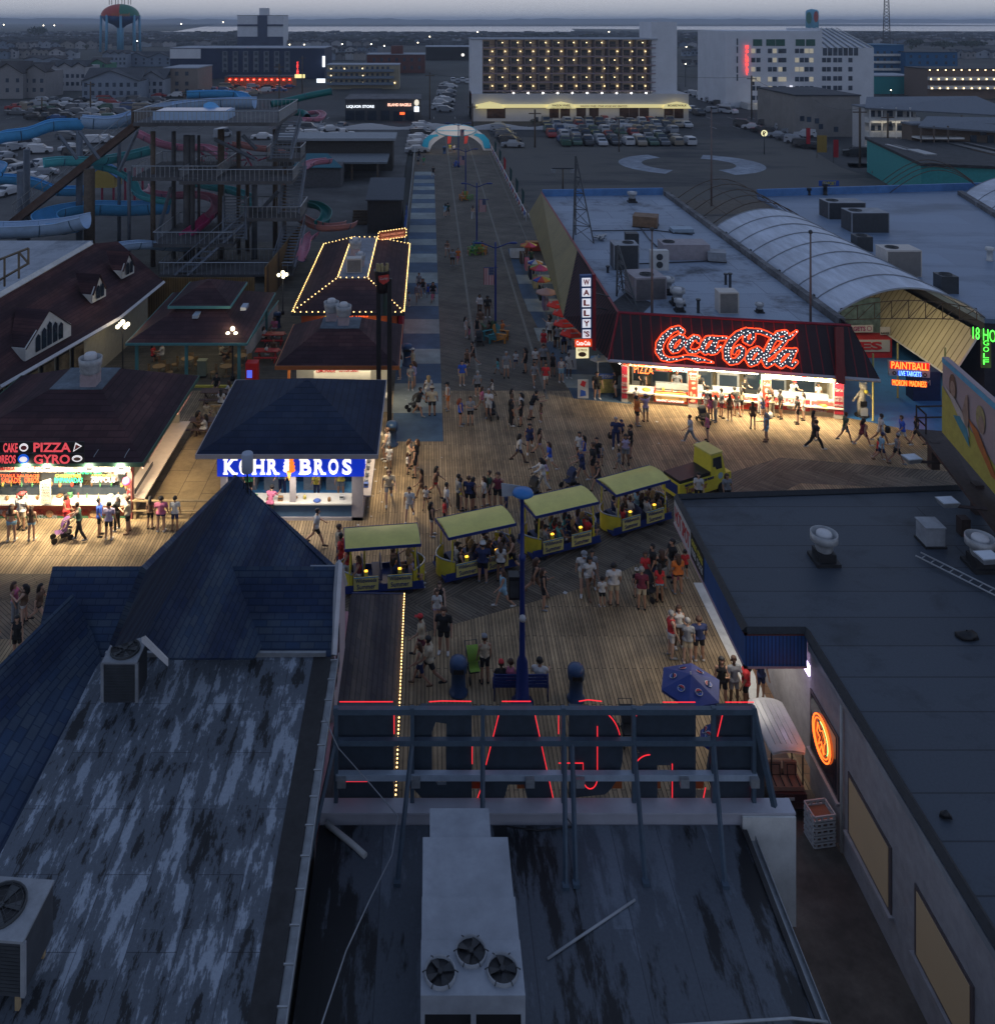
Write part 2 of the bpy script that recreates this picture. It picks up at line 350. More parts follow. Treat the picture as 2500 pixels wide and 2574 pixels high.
def hilly(y,h0,h1,x0,x1,seed,n=160,base=-.3,depth=200):
 rnd=random.Random(seed);a=MB();r0=[];r1=[];r2=[]
 hh=[rnd.random()for _ in range(n+1)]
 for i in range(n+1):
  x=x0+(x1-x0)*i/n;t=sum(hh[max(0,i-3):i+4])/len(hh[max(0,i-3):i+4])
  z=h0+(h1-h0)*(t*.6+hh[i]*.4);r0.append((x,y,base));r1.append((x,y+depth*.3,z));r2.append((x,y+depth,z*.6))
 return a.grid([r0,r1,r2],smooth=False)
wat=mat('bay water',(.40,.41,.44),.10,.06,.01,spec=1.0)
hillm=mat('wooded shore',(.030,.042,.050),.9,.3,.01)
marsh=mat('marsh grass',(.05,.055,.045),.9,.4,.004)
MB().face([(-9000,1900,-.2),(14000,1900,-.2),(14000,9000,-.2),(-9000,9000,-.2)]).zb('water',wat,kind='structure')
hilly(7000,18,46,-9000,14000,3,220,depth=600).zb('hills',hillm,kind='structure')
MB().face([(-9000,1750,-.1),(-1050,1750,-.1),(-560,1950,-.1),(-1500,6500,-.1),(-9000,6500,-.1)]).zb('marsh',marsh,kind='structure')
MB().face([(-1100,3300,-.1),(2600,3600,-.1),(2600,6600,-.1),(-1500,6400,-.1)]).zb('marsh',marsh,kind='structure')
MB().face([(260,1500,-.1),(9000,1500,-.1),(9000,1990,-.1),(1100,1960,-.1),(400,2500,-.1)]).zb('marsh',marsh,kind='structure')
# near left building with blue shingled roofs
def op_(px,py,p0,n):
 d=zV(((px-CX)/F,1,-(py-CY)/F));o=zV((0,0,H));n=zV(n)
 t=(zV(p0)-o).dot(n)/d.dot(n);return o+d*t
def plane3(a,b,c):a,b,c=zV(a),zV(b),zV(c);return a,(b-a).cross(c-a).normalized()
def shingle(name,c1,c2,plane,w=.42,h=.12,dirt=.25,ang=0,band=1.3):
 "courses with broad tonal bands"
 if name in _m:return _m[name]
 m=brick(name,c1,c2,tuple(x*.68 for x in c1),w,h,ang,.85,.5,.012,plane,dirt,.6,bump=.6)
 nt=m.node_tree;b=nt.nodes['Principled BSDF'];lk=b.inputs['Base Color'].links[0];src=lk.from_socket
 N=nt.nodes.new;L=nt.links.new
 mp=[n for n in nt.nodes if n.type=='MAPPING'][0]
 s=N('ShaderNodeSeparateXYZ');L(mp.outputs[0],s.inputs[0]);mm=N('ShaderNodeMath');mm.operation='MULTIPLY';mm.inputs[1].default_value=6.283/band;L(s.outputs[1],mm.inputs[0])
 sn=N('ShaderNodeMath');sn.operation='SINE';L(mm.outputs[0],sn.inputs[0])
 nz=N('ShaderNodeTexNoise');nz.inputs['Scale'].default_value=1.7;L(mp.outputs[0],nz.inputs[0]);ad=N('ShaderNodeMath');L(sn.outputs[0],ad.inputs[0]);L(nz.outputs[0],ad.inputs[1])
 r=N('ShaderNodeValToRGB');L(ad.outputs[0],r.inputs[0]);r.color_ramp.elements[0].position=.15;r.color_ramp.elements[1].position=1
 r.color_ramp.elements[0].color=(.72,.74,.85,1);r.color_ramp.elements[1].color=(1.35,1.3,1.2,1)
 x=N('ShaderNodeMixRGB');x.blend_type='MULTIPLY';x.inputs[0].default_value=1;L(src,x.inputs[1]);L(r.outputs[0],x.inputs[2]);L(x.outputs[0],b.inputs['Base Color'])
 return m
sb1,sb2=(.020,.042,.095),(.042,.062,.098)
shX=shingle('blue shingles across',sb1,sb2,'XZ')
shY=shingle('blue shingles along',sb1,sb2,'YZ')
BL=zT('shingled_shop','near shop with blue shingled gable roofs and a patchy flat roof with a gutter','shop',(-6,24,0))
ZF=6.5
flat=patchy('patchy roof coating',((.016,.018,.022),(.105,.125,.155),(.33,.38,.45)),(3.2,.75,1),.9,.55,(3.2,1.0,R(90)),(.405,.445,.55),[(1.9,.5,.06),(2.6,1.1,.05)])
tar=mat('tar strip',(.018,.018,.02),.6,.5,3)
MB().prism([(-9.5,14),(-3.35,14),(-3.35,25.75),(-9.5,25.75)],ZF-.3,ZF).zb('flat_roof',flat,BL)
MB().prism([(-3.348,14),(-2.84,14),(-2.84,25.75),(-3.348,25.75)],ZF-.3,ZF+.01).zb('roof_border',tar,BL)
a=MB();a.box(-2.84,-2.62,13,25.9,ZF-.17,ZF-.15);a.box(-2.64,-2.62,13,25.9,ZF-.17,ZF+.03);
for i in range(16):a.box(-2.84,-2.63,25.6-i*.75,25.63-i*.75,ZF+.0,ZF+.03)
g_=a.zb('gutter',steel,BL)
MB().box(-9.4,-3.0,25.75,25.85,ZF,ZF+.12).zb('flashing',steel,BL)
sid=mat('grey blue siding',(.25,.27,.31),.7,.1,2);pink=mat('pink siding',(.42,.20,.22),.7,.1,2)
MB().box(-9.5,-2.95,13.9,25.7,0,ZF-.3).box(-9,-2.9,25.7,30.6,0,6.2).zb('wall',sid,BL)
MB().box(-2.95,-2.80,23.2,30.9,0,4.4,0).zb('pink_wall',pink,BL)
MB().slab([(-2.87,26.0,6.5),(-2.87,27.6,8.02),(-2.87,29.3,6.4),(-2.87,29.3,4.2),(-2.87,26.0,4.2)],.1).zb('gable_end',mat('pale pink siding',(.42,.36,.38),.7,.1,2),BL)
MB().bar((-2.8,25.9,6.45),(-2.8,27.62,8.08),.16).bar((-2.8,27.62,8.08),(-2.8,29.4,6.3),.16).zb('barge_board',mat('pale trim',(.5,.5,.52),.6,.1),BL)
for y0 in(26.35,26.95,):
 wd=MB().box(-2.80,-2.76,y0,y0+.45,5.1,6.5).zb('window',pink,BL);MB().box(-2.765,-2.75,y0+.05,y0+.4,5.15,6.42).zb('pane',glassd,wd)
for y0,z0,z1 in((23.6,3.4,5.6),(21.9,3.4,5.6),(20.1,3.4,5.6),(18.0,3.4,5.6)):
 wd=MB().box(-2.95,-2.88,y0,y0+1.0,4.6,6.0).zb('window',mat('window trim',(.42,.45,.5),.6,.1),BL);MB().box(-2.885,-2.87,y0+.08,y0+.92,4.66,5.92).zb('pane',glassd,wd)
r=MB();r.slab([(-11.7,27.6,8),(-2.85,27.6,8),(-2.85,25.7,6.4),(-9.6,25.7,6.4),(-11.4,25.2,6.0)],.08);r.slab([(-11.7,27.6,8),(-2.85,27.6,8),(-2.85,30.4,5.3),(-11.7,30.4,5.3)],.08)
r.zb('cross_gable_roof',shX,BL)
ap=zV((-6.83,31.2,9));nr=zV((-7.46,23.1,9))
p0,n=plane3(ap,nr,ap+zV((1,0,-1.0)))
r=MB();r.slab([ap,op_(842,1421,p0,n),op_(700,1560,p0,n),op_(640,1654,p0,n),op_(425,1654,p0,n),nr],.08)
p1,n1=plane3(ap,nr,ap+zV((-1,.0,-1.9)))
r.slab([ap,nr,op_(275,1619,p1,n1),op_(355,1424,p1,n1)],.08)
r.slab([ap,ap+zV((3.6,0,-3.5)),ap+zV((-1.8,0,-3.5))],.06)
r.zb('gable_roof',shY,BL)
t=mat('pale trim',(.5,.5,.52),.6,.1)
q0=op_(425,1656,p0,n);q1=op_(318,1622,p1,n1)
a=MB();a.slab([nr+zV((0,-.05,.06)),nr+zV((.68,-.05,-.62)),nr+zV((.68,-.05,-.8)),nr+zV((0,-.05,-.17))],.05);a.zb('gable_trim',t,BL)
a0=zV((-10.55,26.3,8.0));a1=zV((-12.6,18.5,8.0))
r=MB();r.slab([a0,a1,(-9.4,14,6.3),(-9.4,25.6,6.45),(-9.9,26.1,7.0)],.08);r.slab([a0,a1,a1+zV((-1.6,0,-2)),a0+zV((-1.6,0,-2))],.08)
r.zb('wing_roof',shY,BL)
MB().box(-13.2,-9.5,13.9,25.6,0,6.0).zb('wing_wall',sid,BL)
MB().box(-12.4,-8.9,25.7,29.8,0,5.6).zb('rear_wall',sid,BL)
shb=shingle('weathered brown shingles',(.05,.045,.05),(.078,.066,.062),'YZ',.9,.13,.3,band=.9)
MB().slab([(-2.79,32.0,4.3),(-.98,34.3,2.8),(-.98,24.0,2.8),(-2.79,23.2,4.3)],.06).zb('awning_roof',shb,BL)
MB().slab([(-2.79,32.05,4.32),(-.98,34.35,2.82),(-.98,34.4,2.65),(-2.79,32.1,4.15)],.05).zb('awning_end',navy,BL)
bulbw=emi('warm bulb',(1,.60,.20),5.5);bulbc=emi('cool bulb',(1,.97,.9),9)
def bs_(name,label,paths,step,r,m,par=None,group=None,wr=.012,limit=100):
 t=zT(name,label,'string lights',tuple(paths[0][0]),group=group)if par is None else par
 a=MB();pts=[]
 for pa_ in paths:
  for i in range(len(pa_)-1):
   p,q=zV(pa_[i]),zV(pa_[i+1]);a.tube([p,q],wr,4);n=max(1,int((q-p).length/step))
   pts+=[p.lerp(q,(k+.5)/n)for k in range(n)]
 a.zb('cable',dark,t)
 b0=None
 for i,p in enumerate(pts[:limit]):
  if b0 is None:
   b0=MB().sph((0,0,0),r,0,6);me=b0.zb('bulb',m);b0=me;b0.parent=t;b0.location=p-t.location
  else :
   c=b0.copy();COL.objects.link(c);c.location=p-t.location
 if len(pts)>limit:
  s=MB()
  for p in pts[limit:]:s.sph(p,r,0,6)
  s.zb('bulb',m,t,kind='stuff')
 return t
bs_('string_lights','single row of warm bulbs along the edge of the brown awning',[[(-.95,34.3,2.84),(-.95,23.4,2.84)]],.155,.026,bulbw)
# condensers
def fu_(name,label,c,w,d,h,rz=0,grp=None,body=grayp,fans=((0,0,.4),),louv=True,legs=0,cat='condenser'):
 t=zT(name,label,cat,c,rz,grp);t.rotation_euler=(0,0,0)
 a=MB();a.box(-w/2,w/2,-d/2,d/2,legs,h);
 def B(mb,n,m):
  o=mb.zb(n,m);o.parent=t;o.location=o.location;return o
 B(a,'casing',mat('dark coil casing',(.05,.055,.065),.6,.2)if louv and body is grayp else body);B(MB().box(-w/2-.02,w/2+.02,-d/2-.02,d/2+.02,h,h+.05),'lid',body)
 for sx_ in(-1,1):B(MB().box(sx_*(w/2+.005)-.04,sx_*(w/2+.005)+.04,-d/2-.015,-d/2+.06,legs,h),'corner_post',body)
 if louv:
  l=MB()
  for k in range(int((h-legs)/.07)-1):l.box(-w/2+.05,w/2-.05,-d/2-.012,-d/2,legs+.05+k*.07,legs+.09+k*.07)
  B(l,'louvre',dark)
 for fx,fy,fr in fans:
  g=MB();g.lathe((fx,fy,h+.05),[(fr,.0),(fr,.06),(fr-.03,.06),(fr-.03,.012)],20,caps=False);o=B(g,'fan_guard',dark)
  g=MB();g.lathe((fx,fy,h+.052),[(.001,.0),(fr-.03,.002)],20,caps=False);B(g,'fan_well',black)
  g=MB()
  for k in range(5):
   a_=k*1.257;g.slab([(fx+.05*math.cos(a_),fy+.05*math.sin(a_),h+.075),(fx+(fr-.06)*math.cos(a_-.15),fy+(fr-.06)*math.sin(a_-.15),h+.07),(fx+(fr-.06)*math.cos(a_+.35),fy+(fr-.06)*math.sin(a_+.35),h+.085)],.01)
  g.lathe((fx,fy,h+.07),[(.06,0),(.06,.04)],8);B(g,'fan_blade',mat('fan grey',(.06,.065,.07),.5,.1))
  g=MB()
  for k in(.35,.6,.85):g.tube([(fx+fr*k*math.cos(t_*.524),fy+fr*k*math.sin(t_*.524),h+.115)for t_ in range(13)],.006,4)
  for k in range(4):g.tube([(fx-fr*math.cos(k*.785),fy-fr*math.sin(k*.785),h+.11),(fx+fr*math.cos(k*.785),fy+fr*math.sin(k*.785),h+.11)],.006,4)
  B(g,'fan_grille',dark)
 if legs:
  for sx_ in(-1,1):
   for sy_ in(-1,1):B(MB().box(sx_*w*.4-.04,sx_*w*.4+.04,sy_*d*.4-.04,sy_*d*.4+.04,0,legs),'leg',wood)
 t.rotation_euler=(0,0,rz);return t
fu_('air_conditioner','round fan condenser beside the white gable trim on the patchy flat roof',(-8.38,24.5,ZF),.92,.92,1.05,0,fans=((0,0,.40),))
fu_('air_conditioner','big box condenser on timber legs at the near left corner of the patchy roof',(-8.25,17.1,ZF),1.5,1.15,1.35,R(-4),fans=((0,0,.48),),legs=.35)
# centre shop
CB=zT('flat_roof_shop','low shop with stained flat roof behind the big reversed letter sign','shop',(3,20,0))
ZC=4.5
cr_=patchy('stained roof coating',((.008,.009,.012),(.085,.10,.125),(.15,.175,.215)),(2.2,.5,1),.34,.5,(30,1.15,R(90)),(.44,.49,.60),[(4,1.15,.06)])
MB().prism([(-2.78,12),(7.9,12),(7.9,22.58),(-2.78,22.58)],ZC-.3,ZC).zb('flat_roof',cr_,CB)
MB().box(7.9,8.02,12,22.4,ZC-.1,ZC+.06).zb('roof_edge',tar,CB)
a=MB();a.box(8.02,8.2,12,22.3,ZC-.15,ZC-.13);a.box(8.19,8.2,12,22.3,ZC-.15,ZC+.0);a.zb('gutter',steel,CB)
MB().box(-2.75,8.0,12.1,22.6,0,ZC-.3).zb('wall',sid,CB)
par=mat('pale fascia',(.40,.40,.45),.6,.1,1.5)
MB().box(-2.78,9.25,22.62,22.95,2.2,4.78).zb('parapet_wall',par,CB);MB().box(-2.84,9.32,22.56,23.0,4.78,4.83).zb('parapet_cap',par,CB)
MB().box(7.95,9.3,22.50,22.56,2.0,4.77).zb('facade_return',white,CB)
a=MB();a.tube([(-2.6,22.5,4.62),(-1.9,22.0,4.56),(-1.55,21.7,4.55)],.07,8);a.zb('roof_pipe',white,CB)
SG=zT('letter_sign','huge rooftop sign seen from behind with red neon edged letters on a steel frame','sign',(2.9,22.9,4.83))
fr_=mat('blue grey steel',(.055,.085,.12),.5,.2,3)
Yf=22.9
a=MB()
for py in(1786,1864):z=P(0,py,Yf).z;a.box(P(838,0,Yf).x,P(1896,0,Yf).x,Yf-.07,Yf+.07,z-.07,z+.07)
z=P(0,1947,Yf).z;
for px in(845,1036,1213,1415,1592,1792,1893):x=P(px,0,Yf).x;a.box(x-.05,x+.05,Yf-.06,Yf+.06,4.83,7.27)
a.bar(P(1893,1782,Yf),P(1945,2026,22.6),.12)
for px,q in((842,(778,2150)),(1036,(998,2222)),(1213,(1212,2222)),(1418,(1421,2232)),(1437,(1447,2226)),(1592,(1622,2222)),(1792,(1822,2228))):
 a.bar(P(px,1866,Yf),G(q[0],q[1],ZC),.085)
 a.box(G(q[0],q[1],ZC).x-.08,G(q[0],q[1],ZC).x+.08,G(q[0],q[1],ZC).y-.08,G(q[0],q[1],ZC).y+.08,ZC,ZC+.08)
a.zb('frame',fr_,SG)
MB().box(P(845,0,Yf).x,P(1900,0,Yf).x,Yf-.1,Yf+.06,z-.09,z+.07).zb('raceway',mat('pale blue steel',(.30,.36,.44),.5,.15),SG)
for px in(860,1045,1330,1455,1715,1890):x=P(px,0,Yf).x;MB().box(x-.11,x+.11,Yf-.22,Yf-.1,z-.17,z+.05).zb('junction_box',steel,SG)
def raster(strokes,cell,x0,x1,z0,z1,holes=()):
 "union of round-ended strokes -> list of runs"
 nx=int((x1-x0)/cell)+1;nz=int((z1-z0)/cell)+1
 X,Z=np.meshgrid(x0+(np.arange(nx)+.5)*cell,z0+(np.arange(nz)+.5)*cell);M=np.zeros(X.shape,bool)
 for st in strokes:
  for(ax,az,ar),(bx,bz,br)in zip(st[:-1],st[1:]):
   dx,dz=bx-ax,bz-az;l2=dx*dx+dz*dz+1e-12;t=np.clip(((X-ax)*dx+(Z-az)*dz)/l2,0,1)
   M|=((X-ax-t*dx)**2+(Z-az-t*dz)**2)<(ar+(br-ar)*t)**2
 return M
def runs(mb,M,cell,x0,z0,fn,t0,t1,m=0):
 "emit boxes for the runs of a mask; fn maps (u,v,depth) to space"
 for j in range(M.shape[0]):
  row=M[j];k=0;n=len(row)
  while k<n:
   if row[k]:
    s=k
    while k<n and row[k]:k+=1
    u0,u1=x0+s*cell,x0+k*cell;v0,v1=z0+j*cell,z0+(j+1)*cell
    q=[fn(u0,v0,t0),fn(u1,v0,t0),fn(u1,v1,t0),fn(u0,v1,t0)]
    b=len(mb.v);w=[fn(u0,v0,t1),fn(u1,v0,t1),fn(u1,v1,t1),fn(u0,v1,t1)]
    mb.v+=[tuple(p)for p in q+w]
    for f in((0,1,2,3),(4,7,6,5),(0,3,7,4),(1,5,6,2),(0,4,5,1),(3,2,6,7)):mb.f.append(tuple(b+i for i in f));mb.m.append(m);mb.sm.append(False)
   else :k+=1
lett=mat('letter backs',(.028,.042,.06),.5,.2,4);neonr=emi('red neon',(1,.03,.045),1.05,True);orp=mat('orange letter face',(.30,.07,.01),.6,.2)
zz=lambda py:P(0,py,Yf).z;xx=lambda px:P(px,0,Yf).x
def neon(mb,pts,y=Yf+.12):mb.tube([(xx(a),y,zz(b))for a,b in pts],.012,6)
def cpts(cx,cy,rx,ry,a0,a1,n=12):return[(cx+rx*math.cos(R(a0+(a1-a0)*i/n)),cy-ry*math.sin(R(a0+(a1-a0)*i/n)))for i in range(n+1)]
def letter(polys,neons):
 l=MB()
 for pg in polys:l.slab([(xx(a),Yf+.14,zz(b))for a,b in pg],.10)
 o=l.zb('letter',lett,SG);n_=MB()
 for q in neons:neon(n_,q)
 if neons:n_.zb('neon_tube',neonr,o)
def cap(*q):return list(q)
letter([[(850,1786),(988,1786),(988,2018),(850,2018)]],[[(852,1773),(987,1773)],[(990,1790),(990,1854)],[(846,1974),(925,1974)]])
letter([[(1036,1800),(1060,1786),(1186,1786),(1186,2018),(1122,2018),(1122,1830),(1095,1826),(1086,1850),(1086,1960),(1100,1985),(1122,1985),(1122,2018),(1060,2018),(1034,1990)]],[[(1078,1773),(1110,1771),(1185,1772)],cpts(1075,1815,42,32,110,165,6),[(1187,1870),(1187,1930)]])
letter([[(1258,1786),(1340,1786),(1390,2018),(1326,2018),(1318,1984),(1278,1984),(1268,2018),(1205,2018)]],[[(1262,1772),(1335,1772)],[(1258,1790),(1222,1932)],[(1342,1790),(1392,2020)],[(1210,1990),(1200,2018)]])
letter([cpts(1490,1902,78,118,65,-65,10)[0:]+[(1432,2018),(1432,1786)]],[[(1456,1772),(1480,1768),(1514,1772)],cpts(1490,1880,72,90,62,15,6),cpts(1485,1965,18,28,0,-180,12)+[(1467,1928),(1405,1928)],[(1503,1835),(1503,1965)],[(1405,1790),(1405,1854)]])
letter([[(1600,1800),(1630,1786),(1752,1786),(1752,2018),(1690,2018),(1690,1935),(1655,1935),(1655,2018),(1596,2018),(1596,1930),(1610,1905),(1596,1880)]],[[(1668,1774),(1750,1774)],cpts(1640,1830,45,45,120,160,5),cpts(1636,1942,38,35,90,150,6),[(1692,1930),(1692,2018)]])
letter([[(1806,1786),(1900,1786),(1925,1940),(1925,2018),(1800,2018),(1780,1960)]],[[(1826,1774),(1898,1774)],[(1822,1792),(1790,1930)],[(1776,1990),(1770,2020)],[(1892,1990),(1895,2018)]])
a=MB()
for px,w_ in((1036,30),(1196,26),(1312,20),(1556,26),(1658,18),(1765,24),(1862,50)):
 a.slab([(xx(px-w_/2),Yf+.3,zz(1978)),(xx(px+w_/2),Yf+.3,zz(1978)),(xx(px+w_/2),Yf+.3,4.9),(xx(px-w_/2),Yf+.3,4.9)],.05)
a.zb('orange_panel',orp,SG)
tag(MB().tube([P(815,1800,22.9),P(850,1880,22.7),P(930,1970,22.3),P(1000,2052,21.9),P(985,2150,20.6),P(930,2260,19.0),P(870,2390,17.2),P(800,2600,15.2)],.014,6).zb('cable',grayp),'pale cable drooping from the roof edge over the sign frame to the stained roof','cable')
tag(MB().tube([G(1375,2410,4.53),G(1595,2262,4.53)],.028,8).zb('pole',mat('grey pole',(.33,.35,.38),.5,.1)),'loose metal pole lying diagonally on the stained flat roof','pole')
tag(MB().tube([G(1420,2050,4.7),G(1440,2078,4.55),G(1350,2088,4.55),G(1270,2076,4.55)],.018,6).zb('cable',black),'black cable curving along the parapet by the ventilation box','cable')
MB().tube([G(1560,2588,4.6),G(1750,2575,4.6),G(1990,2560,4.6),G(2080,2570,4.6)],.03,6).zb('cable',steel,None,'pale bundled cables along the bottom edge of the stained roof','cable')
MB().box(-.95,-.72,15.5,17.2,4.52,5.3).zb('roof_post',grayp,None,'narrow upright grey duct box near the bottom edge left of the big ventilation unit','duct')
UT=zT('rooftop_unit','big grey rooftop air handling unit with three round fans','air handling unit',(.85,18.8,ZC))
gm=mat('unit sheet metal',(.33,.36,.41),.5,.16,1.6,dirt=.22,metal=.1)
u=MB();z1=6.3
u.prism([(.02,19.5),(1.42,19.5),(1.42,21.1),(.02,21.1)][:4],ZC+.25,6.25);u.zb('intake_hood',gm,UT)
a=MB();a.box(-.14,1.80,18.9,20.28,ZC+.25,z1+.02);a.box(-.15,1.83,18.0,18.88,ZC+.25,z1+.04);a.zb('duct_section',gm,UT)
MB().box(-.16,1.84,16.95,17.98,ZC+1.5,z1+.06).zb('casing',gm,UT)
MB().box(-.08,1.76,17.05,17.9,ZC+.3,ZC+1.5).zb('coil',black,UT)
a=MB();a.box(-.16,-.08,16.95,17.05,ZC,ZC+1.5);a.box(.80,.90,16.95,17.05,ZC,ZC+1.5);a.box(1.76,1.84,16.95,17.05,ZC,ZC+1.5);a.zb('corner_post',gm,UT)
MB().box(-.1,1.8,17,20.2,ZC,ZC+.25).zb('base_rail',black,UT)
for fx,fy in((.22,17.33),(.84,17.72),(1.44,17.38)):
 g=MB().lathe((fx,fy,z1+.06),[(.31,0),(.31,.07),(.285,.07),(.285,-.2)],24,caps=False).zb('fan_ring',grayp,UT)
 MB().lathe((fx,fy,z1+.065),[(.001,0),(.29,0)],24,caps=False).zb('fan_well',black,g)
 q=MB()
 for k in range(4):
  a_=k*1.571+fx;q.slab([(fx+.04*math.cos(a_),fy+.04*math.sin(a_),z1+.10),(fx+.27*math.cos(a_-.1),fy+.27*math.sin(a_-.1),z1+.09),(fx+.27*math.cos(a_+.55),fy+.27*math.sin(a_+.55),z1+.12),(fx+.1*math.cos(a_+.6),fy+.1*math.sin(a_+.6),z1+.12)],.008)
 q.lathe((fx,fy,z1+.08),[(.05,0),(.05,.06)],10);q.zb('fan_blade',mat('fan blade',(.02,.022,.026),.45,.1),g)
 q=MB()
 for k in range(6):
  a_=k*1.047;q.tube([(fx+.28*math.cos(a_),fy+.28*math.sin(a_),z1+.14),(fx+.35*math.cos(a_),fy+.35*math.sin(a_),z1+.10)],.012,5)
 q.zb('fan_clip',dark,g)
fu_('air_conditioner','top of a condenser just showing at the bottom edge beside the big unit',(2.35,15.45,ZC),1.0,.9,.9,0,fans=((0,0,.36),),louv=False)
# right building
RB=zT('stucco_shop','stucco shop on the right with grey flat roof and blue corrugated fascia','shop',(18,28,0))
rr=patchy('grey membrane roof',((.022,.028,.038),(.054,.068,.09),(.085,.108,.14)),(.7,1,1),.5,.6,(40,1.35,0),(.30,.5,.72))
MB().prism([(12.3,10),(34,10),(34,27),(34,38.3),(24,37.9),(10.35,37.1),(10.35,28.98),(12.3,28.98)],4.75,5.0).zb('flat_roof',rr,RB)
a=MB()
pts=[(12.3,12,5.0),(12.3,28.98,5.0),(10.35,28.98,5.0),(10.35,37.1,5.0),(24,37.9,5.0),(34,38.3,5.0)]
for p,q in zip(pts[:-1],pts[1:]):a.bar((p[0],p[1],5.04),(q[0],q[1],5.04),.20)
a.zb('roof_edge',mat('black roof edge',(.016,.018,.022),.55,.4,8),RB)
blc=brick('blue corrugated metal',(.02,.10,.30),(.016,.085,.26),(.01,.04,.12),30,.12,R(90),.5,0,.02,'XZ',.2);blc2=brick('blue corrugated side',(.02,.10,.30),(.016,.085,.26),(.01,.04,.12),30,.12,R(90),.5,0,.02,'YZ',.2)
MB().box(10.28,12.3,28.9,28.98,3.95,4.95).zb('front_fascia',blc,RB);MB().box(10.28,10.35,28.98,33.2,3.95,4.95).zb('side_fascia',blc2,RB)
a=MB();a.box(10.24,10.36,28.86,37.2,3.89,3.95);a.box(10.24,12.3,28.86,28.99,3.89,3.95);a.zb('fascia_trim',mat('pink trim',(.45,.30,.33),.6,.1),RB)
a=MB();a.box(10.26,10.34,28.88,37.1,4.95,4.99);a.box(10.26,12.3,28.88,28.96,4.95,4.99);a.zb('rust_trim',mat('rust trim',(.12,.04,.035),.7,.3),RB)
st=mat('white stucco',(.36,.345,.36),.85,.14,3,bump=.5,dirt=.12)
MB().box(12.4,12.7,10,28.9,0,4.6).box(12.7,34,28.6,28.9,0,4.6).box(12.7,12.9,28.9,37,0,4.6).zb('wall',st,RB)
a=MB();a.box(12.28,12.4,10,28.8,4.55,4.75);a.zb('cornice',grayp,RB)
a=MB();a.tube([(12.33,26.55,4.5),(12.33,26.55,.1)],.045,8);a.zb('downspout',white,RB)
tile=brick('terracotta tiles',(.28,.16,.09),(.22,.13,.08),(.10,.08,.06),.35,.35,0,dirt=.2)
MB().face([(12.42,28.9,.02),(12.7,28.9,.02),(12.7,37,.02),(12.42,37,.02)]).zb('floor_tiles',tile,RB)
warmw=emi('warm lit blind',(.40,.30,.19),.05)
for y0,y1,z0,z1_,m_ in((26.95,28.7,1.45,3.2,None),(23.9,26.1,1.1,2.7,1),(20.3,22.5,1.3,2.9,1),(16.4,18.8,1.3,2.9,1)):
 wd=MB().box(12.36,12.41,y0-.12,y1+.12,z0-.1,z1_+.1).zb('window',mat('window frame',(.10,.08,.085),.5,.1),RB)
 MB().box(12.34,12.36,y0,y1,z0,z1_).zb('pane',warmw if m_ else glassd,wd)
 MB().box(12.27,12.40,y0-.2,y1+.2,z0-.18,z0-.1).zb('sill',st,wd)
NS=zT('neon_sign','round orange neon sign with a horse and rider, glowing in the stucco shop window','neon sign',(12.3,26.6,1.9))
no=emi('orange neon',(1,.15,.02),2.6,True);ng=emi('green neon',(.1,1,.3),2.5)
cy_,cz_=27.85,2.45
a=MB();a.tube([(12.30,cy_+.62*math.cos(R(t*10)),cz_+.62*math.sin(R(t*10)))for t in range(37)],.022,6);a.tube([(12.30,cy_+.52*math.cos(R(t*10)),cz_+.52*math.sin(R(t*10)))for t in range(37)],.016,6);a.zb('neon_ring',no,NS)
a=MB();a.tube([(12.30,cy_+d,cz_+e_)for d,e_ in((-.3,.1),(-.1,.3),(.1,.15),(.25,.3),(.3,0),(.1,-.05),(.2,-.35),(0,-.1),(-.15,-.4),(-.2,-.05),(-.3,.1))],.016,6);a.tube([(12.30,cy_+d,cz_+e_)for d,e_ in((-.25,-.3),(0,-.25),(.1,-.45))],.014,6);a.zb('neon_figure',no,NS)
MB().tube([(12.30,cy_+.46*math.cos(R(t*10)),cz_+.46*math.sin(R(t*10)))for t in range(8,22)],.010,5).zb('neon_tail',ng,NS)
lamp((12.1,27.8,2.4),9,(1,.32,.10),.5,kind='POINT',parent=NS)
lamp((12.0,29.6,3.3),14,(.75,.6,1),.15,kind='POINT')
MB().box(12.36,12.44,28.92,29.3,3.6,3.9).zb('light_fixture',emi('violet lamp',(.7,.55,1),6),None,'violet glowing lamp under the blue fascia corner','lamp')
lamp((11.3,33,3.7),110,(1,.92,.8),1.2,4,'AREA')
def fs_(name,label,c,right,up,w,h,face,lines,edge=None,t=.08,cat='sign',par=None):
 "lines: (text,u,v,w,h,material) in sign units from its centre"
 M=frame_m(c,right,up);s=zT(name,label,cat,c)if par is None else par
 a=MB();pts=[M@zV(p)for p in((-w/2,-h/2,-t),(w/2,-h/2,-t),(w/2,h/2,-t),(-w/2,h/2,-t),(-w/2,-h/2,0),(w/2,-h/2,0),(w/2,h/2,0),(-w/2,h/2,0))]
 a.hexa(pts);b=a.zb('panel',face,s)
 for tx,u,v,lw,lh,m_ in lines:
  if tx=='':continue
  q=MB();pu_(q,tx,M@zV((u,v,.004)),right,up,lw,lh,0,.008,.012*min(1,lh*2));q.zb('lettering',m_,s)
 return s
wsig=mat('sign white',(.42,.42,.42),.5,.05);rsig=mat('sign red',(.40,.02,.03),.5,.05);bsig=mat('sign blue',(.03,.10,.42),.5,.05)
